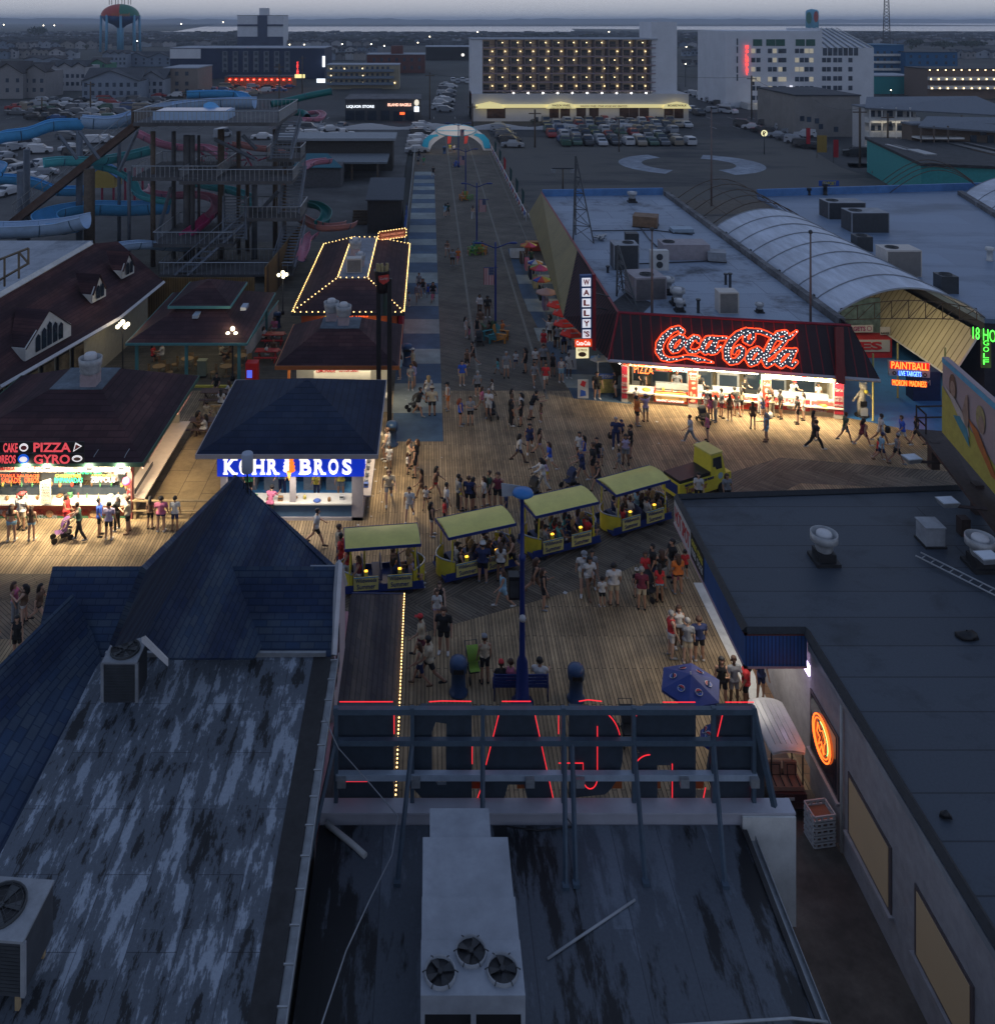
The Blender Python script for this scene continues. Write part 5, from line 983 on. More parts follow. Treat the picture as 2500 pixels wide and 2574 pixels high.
RAW=[[(655,200,30),(625,168,22),(560,190,26),(490,250,33),(445,320,38),(438,390,38),(472,450,28),(540,472,19),(620,460,14),(700,441,13),(760,452,20),(805,468,28),(860,474,16),(950,497,3)],[(630,250,22),(575,290,30),(548,345,30),(568,388,22),(612,378,22),(662,322,28),(672,268,24),(630,250,22)],[(672,268,16),(722,300,18)],[(815,292,20),(808,262,22),(770,258,24),(725,300,30),(705,350,30),(728,388,24),(785,395,18),(838,362,14)],[(960,265,22),(902,270,26),(862,320,30),(850,372,28),(878,400,22),(928,368,24),(968,300,26)],[(988,268,24),(955,350,28),(932,398,26),(975,395,20),(1028,350,12)],[(985,268,20),(1078,266,16)],[(1332,205,22),(1332,265,22),(1300,308,24),(1258,288,22),(1262,238,20),(1300,202,22)],[(1340,195,20),(1270,192,26),(1190,230,32),(1120,300,38),(1080,380,40),(1085,450,38),(1120,492,28),(1180,480,28),(1228,430,28),(1238,378,26),(1205,350,20),(1165,372,16),(1152,405,14)],[(1335,195,20),(1400,200,22),(1470,225,22),(1530,258,20),(1600,275,20),(1680,258,18),(1748,198,4)],[(1378,368,24),(1322,400,32),(1288,460,34),(1310,508,26),(1358,490,28),(1400,430,30),(1402,385,24),(1378,368,24)],[(1400,395,18),(1450,430,20)],[(1640,215,28),(1572,225,26),(1512,300,30),(1466,390,30),(1442,470,30),(1462,522,24),(1510,500,20),(1565,462,16)],[(1650,228,24),(1640,290,18),(1592,350,18),(1532,400,16),(1480,440,16)],[(1695,385,22),(1632,392,26),(1582,440,30),(1566,498,28),(1600,528,22),(1650,488,24),(1705,430,26)],[(1738,375,16),(1722,388,24),(1690,450,26),(1672,510,26),(1702,528,22),(1744,492,14)]]
ST=[[(*Sl(x,y),r*kk*.82)for x,y,r in s]for s in RAW]
ST2=[[(a,b,r+.062)for a,b,r in s]for s in ST]
us=[p[0]for s in ST for p in s];vs=[p[1]for s in ST for p in s];cell=.022;U0,U1,V0,V1=min(us)-.5,max(us)+.5,min(vs)-.5,max(vs)+.5
Mi=raster(ST,cell,U0,U1,V0,V1);Mo=raster(ST2,cell,U0,U1,V0,V1)
fn=lambda u,v,d:el_+su*u+sv*v+pn*d
a=MB();runs(a,Mo,cell,U0,V0,fn,.16,.30);a.zb('neon_outline',emi('script neon red',(1,.065,.015),2.2,True),SS)
a=MB();runs(a,Mi,cell,U0,V0,fn,.30,.34);a.zb('letter_face',mat('letter face grey',(.11,.12,.15),.5,.1),SS)
MI2=raster([[(a_,b_,max(.02,r-.05))for a_,b_,r in s]for s in ST],cell,U0,U1,V0,V1);jj,ii=np.nonzero(MI2);rnd=random.Random(2);idx=list(range(len(jj)));rnd.shuffle(idx);B_=[]
for k in idx:
 u,v=U0+(ii[k]+.5)*cell,V0+(jj[k]+.5)*cell
 if all((u-a_)**2+(v-b_)**2>.021 for a_,b_ in B_):B_.append((u,v))
 if len(B_)>210:break
bm_=emi('white sign bulb',(1,.98,.94),4.5);b0=None;rest=MB()
for k,(u,v)in enumerate(B_):
 p=fn(u,v,.36)
 if k>=100:rest.sph(p,.026,0,6);continue
 if b0 is None:b0=MB().sph((0,0,0),.026,0,6).zb('bulb',bm_);b0.parent=SS;b0.location=p-SS.location
 else :c=b0.copy();COL.objects.link(c);c.location=p-SS.location
rest.zb('bulb',bm_,SS,kind='stuff')
lamp(fn((U0+U1)/2,(V0+V1)/2-.8,1.2),16,(1,.30,.18),6,1.5,rot=(R(90),0,ra+math.pi),parent=SS)
VS=zT('blade_sign','tall vertical WALLY\'S letter sign on a red fin at the restaurant corner','sign',(11.6,58.6,3.2));Yb=58.0
rf=P(1496,690,Yb);MB().slab([P(1489,690,Yb+.05),P(1497,690,Yb+.05),P(1497,882,Yb+.05),P(1489,880,Yb+.05)],.4).zb('fin',rt,VS)
MB().slab([P(1458,693,Yb),P(1487,692,Yb),P(1487,853,Yb),P(1463,853,Yb)],.35).zb('frame',mat('blue sign frame',(.03,.08,.22),.5,.1),VS)
for i,ch in enumerate(('W','A','L','L','Y',"'S")):
 y0=699+i*26;x0,x1=1462+i*.3,1484
 pf_(VS,'letter_box',[(x0,y0+21),(x0,y0),(x1,y0-.5),(x1,y0+20.5)],Yb-.02,emi('lit letter box',(.9,.93,1),.55));of_(VS,Yb-.08,ch,x0+3.5,x1-3,y0+3,y0+17.5,rsig,.035)
pf_(VS,'soda_panel',[(1444,873),(1444,853),(1487,852),(1487,871)],Yb-.1,emi('lit red panel',(.9,.07,.01),.5));of_(VS,Yb-.16,'Coca-Cola',1448,1483,857,868,kwh,.012)
pf_(VS,'gyros_panel',[(1447,901),(1447,874),(1479,874),(1479,900)],Yb-.1,emi('lit yellow panel',(1,.88,.50),.75));of_(VS,Yb-.16,'GYROS',1452,1475,877,883,mat('brown ink',(.14,.07,.03),.6,.1),.015);pf_(VS,'food_picture',el(1463,891,10,6),Yb-.14,mat('brown ink',(.14,.07,.03),.6,.1))
a=MB();[a.bar(P(1487,y,Yb),P(1530,y+10,Yb+2),.06)for y in(735,770)];a.zb('brace',dark,VS)
ZR=5.55
fu_('rooftop_unit','tall box unit with a fan beside the lattice tower on the pale roof',tuple(G(1568,672,ZR)),1.9,1.6,1.9,0,fans=((.3,0,.45),),cat='air handling unit')
fu_('air_conditioner','narrow dark condenser behind the tall box unit on the pale roof',tuple(G(1586,634,ZR)),1.0,.8,1.6,0,fans=(),body=dark)
fu_('rooftop_unit','long low unit with one fan in the middle of the pale roof',tuple(G(1716,646,ZR)),3.7,2.0,1.2,0,fans=((-1.2,0,.5),),louv=False,cat='air handling unit',body=mat('pinkish casing',(.30,.27,.29),.6,.15))
fu_('rooftop_unit','squat unit with fan behind the two steel vents near the front of the pale roof',tuple(G(1620,742,ZR)),2.2,2.2,1.5,R(8),fans=((0,-.3,.5),),cat='air handling unit',body=mat('pinkish casing',(.30,.27,.29),.6,.15))
fu_('air_conditioner','cream slatted condenser at the front edge of the pale roof',tuple(G(1825,782,ZR)),1.25,1.0,1.35,0,fans=(),body=mat('cream casing',(.5,.46,.42),.5,.1))
t=fu_('air_conditioner','white two fan condenser beside the tall flagpole on the pale roof',tuple(G(1655,678,ZR)),1.35,.5,1.5,0,fans=(),louv=False,body=white)
for z_ in(.45,1.05):o=MB().tube([(0,-.27,z_),(0,-.25,z_)],.26,16).zb('fan_guard',dark);o.parent=t
for lb,px,py,s in(('left steel mushroom vent near the front of the pale roof',1675,738,1.15),('right steel mushroom vent near the front of the pale roof',1702,765,1.1),('small white mushroom vent right in front of the bigger pair',1707,782,.8),('small vent near the far edge of the pale roof',1588,508,1.1),('round vent on a dark curb at the right front of the pale roof',1908,785,.62)):tu_(lb,tuple(G(px,py,ZR)),s)
rb_('roof_box','squat grey box right of the long low unit on the pale roof',tuple(G(1800,655,ZR)),1.4,1.2,.75,grayp,R(-15))
rb_('roof_hatch','slanted rusty hood on a grey box at the far part of the pale roof',tuple(G(1622,568,ZR)),2.2,1.8,1.0,mat('rusty hood',(.20,.12,.07),.7,.3),R(-20))
rb_('roof_box','low pale slab box behind the long unit on the pale roof',tuple(G(1712,583,ZR)),1.9,1.2,.35,mat('pale lid',(.30,.38,.46),.6,.1))
a=MB();rnd=random.Random(9)
for k in range(9):a.bar(G(1490+rnd.uniform(0,38),590+rnd.uniform(0,12),ZR+.2+rnd.uniform(0,.3)),G(1490+rnd.uniform(0,38),588+rnd.uniform(0,14),ZR+.1),.1)
a.zb('scrap_pile',steel,None,'pile of scrap metal beside the lattice frame on the pale roof','scrap pile')
def lattice(label,b0,b1,b2,top,n=4):
 t=zT('lattice_brace',label,'lattice tower',b0);a=MB();T=zV(top)
 for b in(b0,b1,b2):a.bar(b,T+(zV(b)-T)*.04,.09)
 for i in range(1,n+1):
  f_=i/(n+.6);q=[zV(b).lerp(T,f_)for b in(b0,b1,b2)]
  for j in range(3):a.bar(q[j],q[(j+1)%3],.05);a.bar(q[j],zV((b0,b1,b2)[(j+1)%3]).lerp(T,(i-1)/(n+.6)),.04)
 a.zb('frame',dark,t);return t
lattice('tall triangular lattice sign brace at the far left of the pale roof',G(1440,608,ZR),G(1492,612,ZR),G(1446,590,ZR),G(1446,585,ZR)+zV((0,0,7.3)),5)
lattice('lower lattice brace leaning near the front left corner of the pale roof',G(1549,745,ZR),G(1603,782,ZR),G(1565,730,ZR),G(1552,730,ZR)+zV((0,0,3.4)),4)
def flagpole(label,b,h,r=.07,ball=True):
 t=zT('flagpole',label,'flagpole',tuple(b));o=MB().tube([(0,0,0),(0,0,h)],[r*1.2,r*.8],8).zb('pole',mat('rusty pole',(.16,.12,.11),.6,.2));o.parent=t
 if ball:o=MB().sph((0,0,h+.1),.14,0,10).zb('finial',dark);o.parent=t
 return t
flagpole('bare pole at the front of the pale roof behind the script sign',P(1638,790,57.9),5.45);flagpole('bare pole beside the white vault near the red fin',P(2036,812,56.5),5.7)
flagpole('very tall dark pole beyond the roofs near the painted circle',G(1787,520,5.0),10.5,.09)
for lb,px,py,h in(('short pipe vent at the right of the pale roof',1823,715,.7),('red capped pipe vent at the right of the pale roof',1834,725,1.0),('green capped pipe near the middle of the pale roof',1736,640,.5),('yellow green cap on the left of the pale roof',1527,685,.4),('small square post near the front of the pale roof',1754,786,.8)):
 MB().lathe(G(px,py,ZR),[(.12,0),(.10,.05),(.10,h),(.16,h+.02),(.16,h+.12)],8).zb('pipe_vent',dark,None,lb,'pipe vent')
MB().prism([tuple(p.xy)for p in gp((1537,770),(1595,718),(1625,790),(1610,800),(1560,800))][::1],5.552,5.56).zb('roof_patch',black,WH)if 0 else None
MB().face([tuple(G(x,y,5.556))for x,y in((1532,766),(1590,722),(1600,745),(1640,762),(1612,790),(1560,792))]).zb('tar_patch',mat('tar patch',(.05,.05,.055),.8,.5,3),WH)
for pts in([(1487,580),(1640,578),(1740,590)],[(1600,663),(1800,655)],[(1600,560),(1630,600),(1650,620)]):tag(MB().tube([G(x,y,ZR+.08)for x,y in pts],.05,5).zb('conduit',dark),'thin dark conduit across the pale roof near pixel row %d'%pts[0][1]if 0 else{580:'thin dark conduit crossing the far half of the pale roof',663:'thin conduit beside the long low unit on the pale roof',560:'short conduit bending across the far pale roof'}[pts[0][1]],'conduit')
# vault passage, second flat roof, second vault
AR=zT('arcade_building','arcade with wide pale blue roof right of the white vault','building',(46,76,0))
MB().prism([(36.6,58.5),(60,55),(72,104),(36.6,99)],5.0,5.3).zb('flat_roof',patchy('blue white roof',((.10,.15,.22),(.20,.27,.38),(.30,.37,.47)),(.5,1.4,1),.10,.5,(8,4,R(8)),pos=(.35,.5,.68)),AR)
MB().prism([(36.9,59),(59.5,56),(71,103.5),(36.9,98.5)],0,4.98).zb('wall',mat('dark arcade wall',(.05,.05,.06),.8,.2),AR)
MB().slab([(36.6,98.8,5.3),(72,104,5.3),(72,104,6.1),(36.6,98.8,6.1)],.3).zb('rear_parapet',mat('blue parapet',(.08,.20,.42),.6,.2,1),AR)
gut=mat('dirty gutter wall',(.20,.20,.21),.8,.5,2,dirt=.5)
MB().box(26.05,26.5,56.5,98.5,4.6,6.0).zb('gutter_wall',gut,AR);
for y in range(58,98,3):MB().box(26.48,26.54,y,y+.25,4.7,6.1).zb('gutter_strap',dark,AR)if y%2 else None
MB().prism([(49.5,64),(50.1,64),(60.1,100),(59.5,100)],5.3,5.75).zb('gutter_wall',gut,AR)
canv=mat('white vault fabric',(.56,.61,.70),.55,.2,.8,dirt=.2,stretch=(3,.4,3))
def vault(par,x0,x1,y0,y1,z,rise,m,nm='canopy',bows=9,skew=0,t=.0):
 a=MB();rows=[];nb=MB()
 n=16;ys=[y0+(y1-y0)*k/24 for k in range(25)]
 for k,y in enumerate(ys):
  dip=.0 if k%3 else .07;rows.append([(x0+(x1-x0)*i/n+skew*(y-y0),y,z+(rise+dip)*math.sin(math.pi*i/n)**.8)for i in range(n+1)])
 a.grid(rows,smooth=True);a.zb(nm,m,par)
 for k in range(0,25,3):MB().tube([(p[0],p[1],p[2]+.03)for p in rows[k]],.05,4).zb('canopy_bow',grayp,par)
 return rows
VT=zT('vault_canopy','long white barrel vault canopy between the two flat roofs','canopy',(31.5,70,5.2))
vr=vault(VT,26.6,36.7,58.6,83.2,5.3,1.9,canv)
a=MB();a.tube(vr[0],.06,6);a.tube(vr[-1],.05,6);a.zb('edge_bow',steel,VT)
a=MB();ch=[(27.2+(36.2-27.2)*i/8,58.7,5.15+.1*math.sin(math.pi*i/8))for i in range(9)];ch2=[(p[0],58.7,5.9+.55*math.sin(math.pi*i/8))for i,p in enumerate(ch)]
a.tube(ch,.035,5);a.tube(ch2,.03,5)
for i in range(9):a.bar(ch[i],ch2[i],.045)
for i in range(8):a.bar(ch[i],ch2[i+1],.04)
a.zb('truss',mat('brown truss',(.09,.06,.04),.6,.2),VT)
HP=zT('bare_hoops','bare hoop frames over the dark passage beyond the white vault','canopy frame',(31.5,90,5.2));a=MB()
for y in(84.5,87.5,90.5,93.5,96.5):a.tube([(26.6+(10.1)*i/12,y,5.3+2.4*math.sin(math.pi*i/12))for i in range(13)],.04,4)
for i in(2,4,6,8,10):a.tube([(26.6+10.1*i/12,84.5,5.3+2.4*math.sin(math.pi*i/12)),(26.6+10.1*i/12,96.5,5.3+2.4*math.sin(math.pi*i/12))],.03,4)
a.zb('hoop',mat('brown truss',(.09,.06,.04),.6,.2),HP);MB().face([(26.6,91,5.1),(36.5,91,5.1),(36.5,98,5.1),(26.6,98,5.1)]).zb('netting',mat('brown netting',(.12,.10,.08),.9,.3,3),HP);MB().face([(26.6,83,5.0),(36.5,83,5.0),(36.5,91,5.0),(26.6,91,5.0)]).zb('dark_tarp',black,HP)
CG=zT('corrugated_lining','lit cream corrugated sheet lining under the vault mouth','wall panel',(35,65,1.6))
cm=brick('cream corrugated sheet',(.50,.44,.29),(.46,.40,.26),(.20,.16,.09),30,.55,R(90),.5,0,.05,'YZ',.1)
MB().slab([(36.2,58.4,4.4),(34.3,58.4,1.5),(34.3,79,1.5),(36.2,79,4.4)],.06).zb('sheet',cm,CG);MB().bar((34.28,58.3,1.45),(34.28,79,1.45),.1).bar((36.2,58.3,4.4),(34.3,58.3,1.5),.1).zb('trim',white,CG)
lamp((30.8,61.5,4.9),150,(1,.86,.56),1.2,4,rot=(0,R(-48),0),parent=CG);lamp((30.5,70,4.6),70,(1,.86,.56),3,8,parent=CG)
PB=zT('box_sign','red and blue neon PAINTBALL LIVE TARGETS box sign under the vault','neon sign',(33,57.6,3.0));yb=57.4
pf_(PB,'panel',[(2232,906),(2234,944),(2336,950),(2336,912)],yb,mat('sign lilac white',(.38,.36,.42),.5,.1),.15)
pf_(PB,'red_panel',[(2236,909),(2236,926),(2334,932),(2334,914)],yb-.05,emi('red neon backing',(.75,.02,.015),.45));pf_(PB,'blue_panel',[(2256,932),(2256,943),(2315,947),(2315,936)],yb-.05,emi('blue neon backing',(.005,.03,.7),.5))
def slant(par,t,x0,y0,x1,y1,m,Y,sl=.06,off=0):
 q=MB();c=P((x0+x1)/2,(y0+y1)/2,Y);r_=zV((1,0,-sl));pu_(q,t,c,r_,(0,0,1),(x1-x0)*Y/F,(y1-y0)*Y/F*.8,0,.01,off);return q.zb('lettering',m,par)
slant(PB,'PAINTBALL',2239,909,2332,931,emi('neon bright orange',(1,.25,.04),2.4),yb-.12);slant(PB,'LIVE TARGETS',2258,932,2314,947,emi('neon bright blue',(.2,.45,1),2.4),yb-.12)
for x in(2247,2324):pf_(PB,'target',el(x,938 if x<2300 else 943,5,5),yb-.08,mat('target dark',(.08,.03,.03),.5,.1));pf_(PB,'target',el(x,938 if x<2300 else 943,2,2),yb-.13,wsig)
MD=zT('neon_sign','orange neon MORON MADNESS sign hanging below the paintball sign','neon sign',(33,57.9,2.1));
pf_(MD,'panel',[(2240,954),(2240,967),(2329,974),(2329,961)],yb+.2,emi('orange neon backing',(.8,.06,.005),.45));slant(MD,'MORON  MADNESS',2242,955,2327,973,emi('neon bright orange',(1,.25,.04),2.4),yb+.1)
lamp((33,57.0,2.9),14,(1,.25,.1),2.5,.8,rot=(R(80),0,0),parent=PB)
a=zT('banner','white banner with purple letters TARGETS and an aiming mark','banner',(29.5,66,4.2));ybn=66.0
pf_(a,'cloth',[(2130,836),(2130,818),(2193,817),(2193,835)],ybn,wsig);of_(a,ybn-.05,'TARGETS',2118,2174,821,832,mat('purple ink',(.25,.01,.12),.5,.1),.02);pf_(a,'aiming_mark',el(2184,826,6,6),ybn-.04,mat('purple ink',(.25,.01,.12),.5,.1));pf_(a,'aiming_centre',el(2184,826,4.5,4.5),ybn-.07,wsig)
a=zT('banner','white banner with black letters RANGE under the vault','banner',(32,66,4));pf_(a,'cloth',[(2211,842),(2211,822),(2236,822),(2236,841)],ybn,wsig);of_(a,ybn-.05,'RANGE',2213,2234,835,840,black,.01)
t=zT('game_stall','red white and blue game stall with letters GAMES behind the paintball sign','stall',(31,66,0));MB().box(27.5,34.2,65.6,67,0,1.4).zb('counter',mat('stall red',(.40,.03,.04),.5,.2),t);MB().box(27.5,34,65.5,65.6,.5,1.35).zb('panel',wsig,t);q=MB();pu_(q,'GAMES',(30.6,65.45,.95),(1,0,0),(0,0,1),5.6,.6,0,.01,.04);q.zb('lettering',rsig,t);MB().box(27.3,34,66.9,67.1,1.4,4).zb('back_wall',mat('teal grey back',(.10,.16,.17),.6,.5,2),t)
for i,(px,py,h)in enumerate(((2193,1058,4.2),(2256,880,1),(2374,1060,4.6))):
 if i==1:c=G(2255,1000,0)
 else :c=G(px,py,0)
 MB().lathe((c.x,c.y,0),[(.10,0),(.06,.05),(.06,h if i!=1 else 3.6)],8).zb('post',mat('dull yellow post',(.40,.34,.10),.5,.1),None,['yellow post beside the bear statue','yellow post behind the paintball sign','yellow post at the right side of the vault mouth'][i],'post')
t=zT('cash_machine','dark blue cash machine booth with letters ATM below the neon signs','cash machine',(34,60,0));c=G(2322,1003,0);MB().box(c.x-.9,c.x+.9,c.y-.3,c.y+.6,.01,1.9).zb('booth',navy,t);q=MB();pu_(q,'ATM',(c.x-.2,c.y-.32,1.2),(1,0,0),(0,0,1),.8,.35);q.zb('lettering',wsig,t)
t=zT('bear_statue','standing cartoon style bear statue with a black base on the blue floor','statue',tuple(G(2165,1045,0)));p=G(2165,1045,0);bm__=mat('statue cream',(.40,.37,.31),.6,.4,8)
a=MB();a.tube([(p.x-.15,p.y,.1),(p.x-.16,p.y,.55),(p.x-.05,p.y,.95),(p.x,p.y,1.35),(p.x+.05,p.y,1.65)],[.11,.14,.24,.25,.12],10);a.tube([(p.x+.18,p.y,.1),(p.x+.16,p.y,.55),(p.x+.03,p.y,.95)],[.11,.13,.2],10);a.tube([(p.x-.1,p.y,1.5),(p.x-.4,p.y-.1,1.25),(p.x-.62,p.y-.1,.95)],[.09,.07,.06],8);a.tube([(p.x+.15,p.y,1.5),(p.x+.45,p.y-.1,1.35),(p.x+.6,p.y-.1,1.1)],[.09,.07,.06],8);a.sph((p.x+.08,p.y,1.85),.24,0,12);a.sph((p.x+.12,p.y-.18,1.8),.12,0,8);a.sph((p.x-.1,p.y,2.05),.08,0,8);a.sph((p.x+.26,p.y,2.05),.08,0,8);a.zb('body',bm__,t)
MB().lathe((p.x,p.y,0),[(.45,0),(.42,.09),(.1,.1)],14).zb('base',black,t);MB().box(p.x-.22,p.x+.22,p.y-.32,p.y-.28,.12,.62).zb('board',wsig,t);MB().sph((p.x+.15,p.y-.26,1.62),.13,0,10).zb('ball',yellow,t);MB().box(p.x-.2,p.x+.2,p.y-.27,p.y-.2,.68,1.0).zb('shorts',black,t)
GS=zT('neon_sign','green neon 18 HOLE GOLF sign at the right edge','neon sign',(34.5,54.5,3));yg=54.6;gb=mat('timber sign back',(.16,.11,.06),.8,.2);gg=emi('green golf neon',(.10,1,.08),2.2)
pf_(GS,'board',[(2440,824),(2440,843),(2560,870),(2560,845)],yg,gb,.1);pf_(GS,'board_drop',[(2465,852),(2465,925),(2490,925),(2490,852)],yg+.05,gb,.1);slant(GS,'18 HOLE',2443,824,2525,862,gg,yg-.12,.17,-.01)
for i,ch_ in enumerate('GOLF'):of_(GS,yg-.06,ch_,2470,2484,856+i*16,868+i*16,gg,-.01)
lamp((34.6,54.0,3.4),8,(.2,1,.2),.4,kind='POINT',parent=GS)
MB().box(36,46,50,53,0,4.2).zb('dark_pavilion',black,None,'dark open fronted building behind the billboard at the right edge','building')
for lb,px,py,w_,d_,h_,f_ in(('far left grey unit of the pair on the wide blue roof',2115,545,3.6,2.2,1.6,((-1.0,0,.6),)),('near right grey unit of the pair on the wide blue roof',2172,578,3.4,2.2,1.8,((-.9,0,.6),)),('cream unit on the right of the wide blue roof',2256,688,2.6,1.8,2.0,((-.5,0,.5),))):
 fu_('rooftop_unit',lb,tuple(G(px,py,5.3)),w_,d_,h_,0,fans=f_,cat='air handling unit',body=mat('cream casing',(.5,.46,.42),.5,.1)if px>2200 else grayp)
for lb,px,py,s in(('round top condenser left of the cream unit on the wide blue roof',2164,628,1.25),('dark condenser near the front edge of the wide blue roof',2375,733,1.15)):fu_('air_conditioner',lb,tuple(G(px,py,5.3)),s,s,1.2,0,fans=((0,0,.45),),body=dark)
for lb,px,py,h in(('small dark box vent near the far parapet of the wide blue roof',2031,490,.5),('dark round cowl near the far parapet of the wide blue roof',2073,490,1.0),('white pipe vent at the right edge of the wide blue roof',2486,655,.8)):MB().lathe(G(px,py,5.3),[(.3,0),(.22,.1),(.22,h),(.35,h+.05),(.3,h+.3)],10).zb('cowl_vent',black if px<2200 else white,None,lb,'vent')
VT2=zT('vault_canopy','second white barrel vault at the far right edge','canopy',(60,85,5));vault(VT2,50.5,62,66,99,5.6,2.0,canv,skew=.28)
HP2=zT('bare_hoops','bare hoop frames in front of the turquoise wall','canopy frame',(62,105,5));a=MB()
for y in(101,103.5,106,108.5):a.tube([(52+(y-100)*.4+11*i/12,y,5.3+2.6*math.sin(math.pi*i/12))for i in range(13)],.045,4)
a.zb('hoop',mat('brown truss',(.09,.06,.04),.6,.2),HP2)
BB=zT('billboard','big beach billboard seen at a steep angle on the right edge','billboard',(24,35,6));b0,b1,b2,b3=P(2382,1086,38.8),P(2700,1455,31.0),P(2700,1175,31.0),P(2382,897,38.8)
bu=(b1-b0).normalized();
def BQ(s,t):return(b0.lerp(b1,s)).lerp(b3.lerp(b2,s),t)
bn=zV((-1,-.02,0)).normalized()
MB().slab([b0,b1,b2,b3],.25).zb('panel',mat('billboard dusk pink',(.36,.27,.27),.6,.12,.5),BB)
def bpoly(name,pts,m,k=1):MB().slab([BQ(s,t)+bn*(.26+.012*k)for s,t in pts],.01).zb(name,m,BB)
bpoly('sand_area',[(0,.0),(1,0),(1,.22),(.6,.25),(.35,.38),(.12,.52),(.0,.62)],mat('painted sand',(.40,.34,.07),.6,.15),1)
skn=mat('painted skin',(.30,.20,.15),.6,.25,4);hrm=mat('painted hair',(.14,.08,.05),.6,.3,6)
def bel(cx,cy,rx,ry,m,k):bpoly('painted_figure',[(cx+rx*math.cos(t),cy+ry*math.sin(t))for t in[i*.524 for i in range(12)]],m,k)
bel(.105,.73,.035,.17,hrm,2);bel(.11,.72,.024,.10,skn,3);bel(.36,.68,.040,.15,mat('painted blond hair',(.32,.26,.12),.6,.3,6),2);bel(.37,.62,.026,.10,skn,3)
bpoly('painted_figure',[(.03,.66),(.12,.52),(.22,.36),(.27,.33),(.24,.5),(.13,.62)],mat('painted pale shirt',(.45,.38,.34),.6,.2,4),4);bpoly('painted_figure',[(.12,.40),(.20,.30),(.27,.22),(.25,.40),(.18,.47)],mat('painted teal cloth',(.05,.22,.28),.6,.2,4),5)
bpoly('painted_figure',[(.26,.55),(.34,.52),(.42,.36),(.52,.18),(.46,.17),(.34,.36)],mat('painted orange shirt',(.40,.12,.03),.6,.2,4),6);bpoly('painted_figure',[(.20,.55),(.235,.8),(.25,.82),(.26,.5),(.24,.36)],skn,5)
bpoly('painted_sky_edge',[(0,.93),(1,.93),(1,.999),(0,.999)],mat('painted sky blue',(.10,.33,.48),.6,.15),1)
CW=zT('catwalk','rusty steel catwalk with a rail below the billboard','catwalk',(22,36,5.9));rs=mat('rusty black steel',(.035,.022,.02),.7,.4,6)
c0,c1=P(2302,1078,40.3),P(2345,1085,40.3);e0,e1=P(2530,1345,32.8),P(2585,1335,32.8)
MB().slab([P(2302,1078,40.6),P(2400,1086,40.6),P(2440,1110,39.6),P(2330,1108,39.6)],.12).slab([P(2325,1106,39.7),P(2385,1106,39.7),P(2620,1390,32),P(2530,1372,32)],.12).zb('deck',rs,CW)
a=MB()
for p,q in(((2302,1078),(2302,1018)),((2326,1104),(2326,1040)),((2302,1022),(2385,1020)),((2302,1050),(2385,1048)),((2302,1020),(2326,1042)),((2302,1050),(2326,1072))):a.bar(P(p[0],p[1],40.2),P(q[0],q[1],40.2),.055)
a.zb('rail',rs,CW)
for px,py,Y in((2455,1215,36),(2420,1300,34.5),(2345,1108,39.6)):c=P(px,py,Y);MB().box(c.x-.18,c.x+.18,c.y-.18,c.y+.18,5.0,c.z).zb('leg',rs,CW)
MB().bar(P(2290,1160,38.4),P(2370,1163,38.4),.09).bar(P(2380,1270,34),P(2480,1280,33.6),.09).zb('arm',rs,CW)
# street furniture on the deck
lblue=mat('lamp post blue',(.005,.022,.14),.35,.1)
def pier_lamp(label,b,h,arm,r=.07):
 t=zT('street_lamp',label,'street lamp',(b[0],b[1],0),0,'blue twin arm lamps along the pier')
 o=MB().lathe((0,0,0),[(r*3,0),(r*2,.5),(r*1.3,.6),(r*1.2,h*.6),(r,h+.25)],12).zb('pole',lblue);o.parent=t
 for s in(-1,1):
  o=MB().tube([(0,0,h-.25),(s*arm*.55,0,h+.12),(s*arm*.75,0,h+.18)],.05,8).zb('arm',lblue);o.parent=t
  q=MB();q.grid([[(s*arm*f_+0,.19*w_*math.cos(k*.785),h+.18+.10*math.sin(k*.785)*w_)for k in range(8)]for f_,w_ in((.62,.3),(.72,.9),(.95,1),(1.04,.3))],close=True,caps=True);o=q.zb('lamp_head',lblue);o.parent=t
 return t
def us_flag(label,c,w,h,grp='flags hung on the pier lamps'):
 t=zT('flag',label,'flag',tuple(c),0,grp);fr=mat('flag red',(.30,.03,.04),.7,.1);fw=mat('flag white',(.42,.40,.40),.7,.1)
 for i in range(13):
  x0=-w/2+w*i/13;o=MB().box(x0,x0+w/13,-.01,.01,-h/2,h/2-(h*.42 if i>=6 else 0)).zb('stripe',fr if i%2==0 else fw);o.parent=t
 o=MB().box(-w/2+w*6/13,w/2,-.012,.012,h/2-h*.42,h/2).zb('canton',navy);o.parent=t
 q=MB();[q.box(-w/2+w*(6.6+k%4*1.7)/13,-w/2+w*(7.1+k%4*1.7)/13,-.014,-.012,h/2-h*(.08+.1*(k//4)),h/2-h*(.05+.1*(k//4)))for k in range(16)];o=q.zb('stars',fw);o.parent=t;o['kind']='stuff'
 o=MB().bar((-w/2,0,h/2+.04),(w/2+.3,0,h/2+.04),.04).zb('rod',lblue);o.parent=t
PL_=[(1245,830,6.85,1.7),(1198,630,7.1,1.65),(1170,500,6.8,1.7),(1152,420,7.3,2.2)]
for i,(px,py,h,ar)in enumerate(PL_):
 b=G(px,py);pier_lamp('blue twin arm lamp on the pier lane, '+['nearest','second nearest','third nearest','farthest'][i]+' of four',b,h,ar)
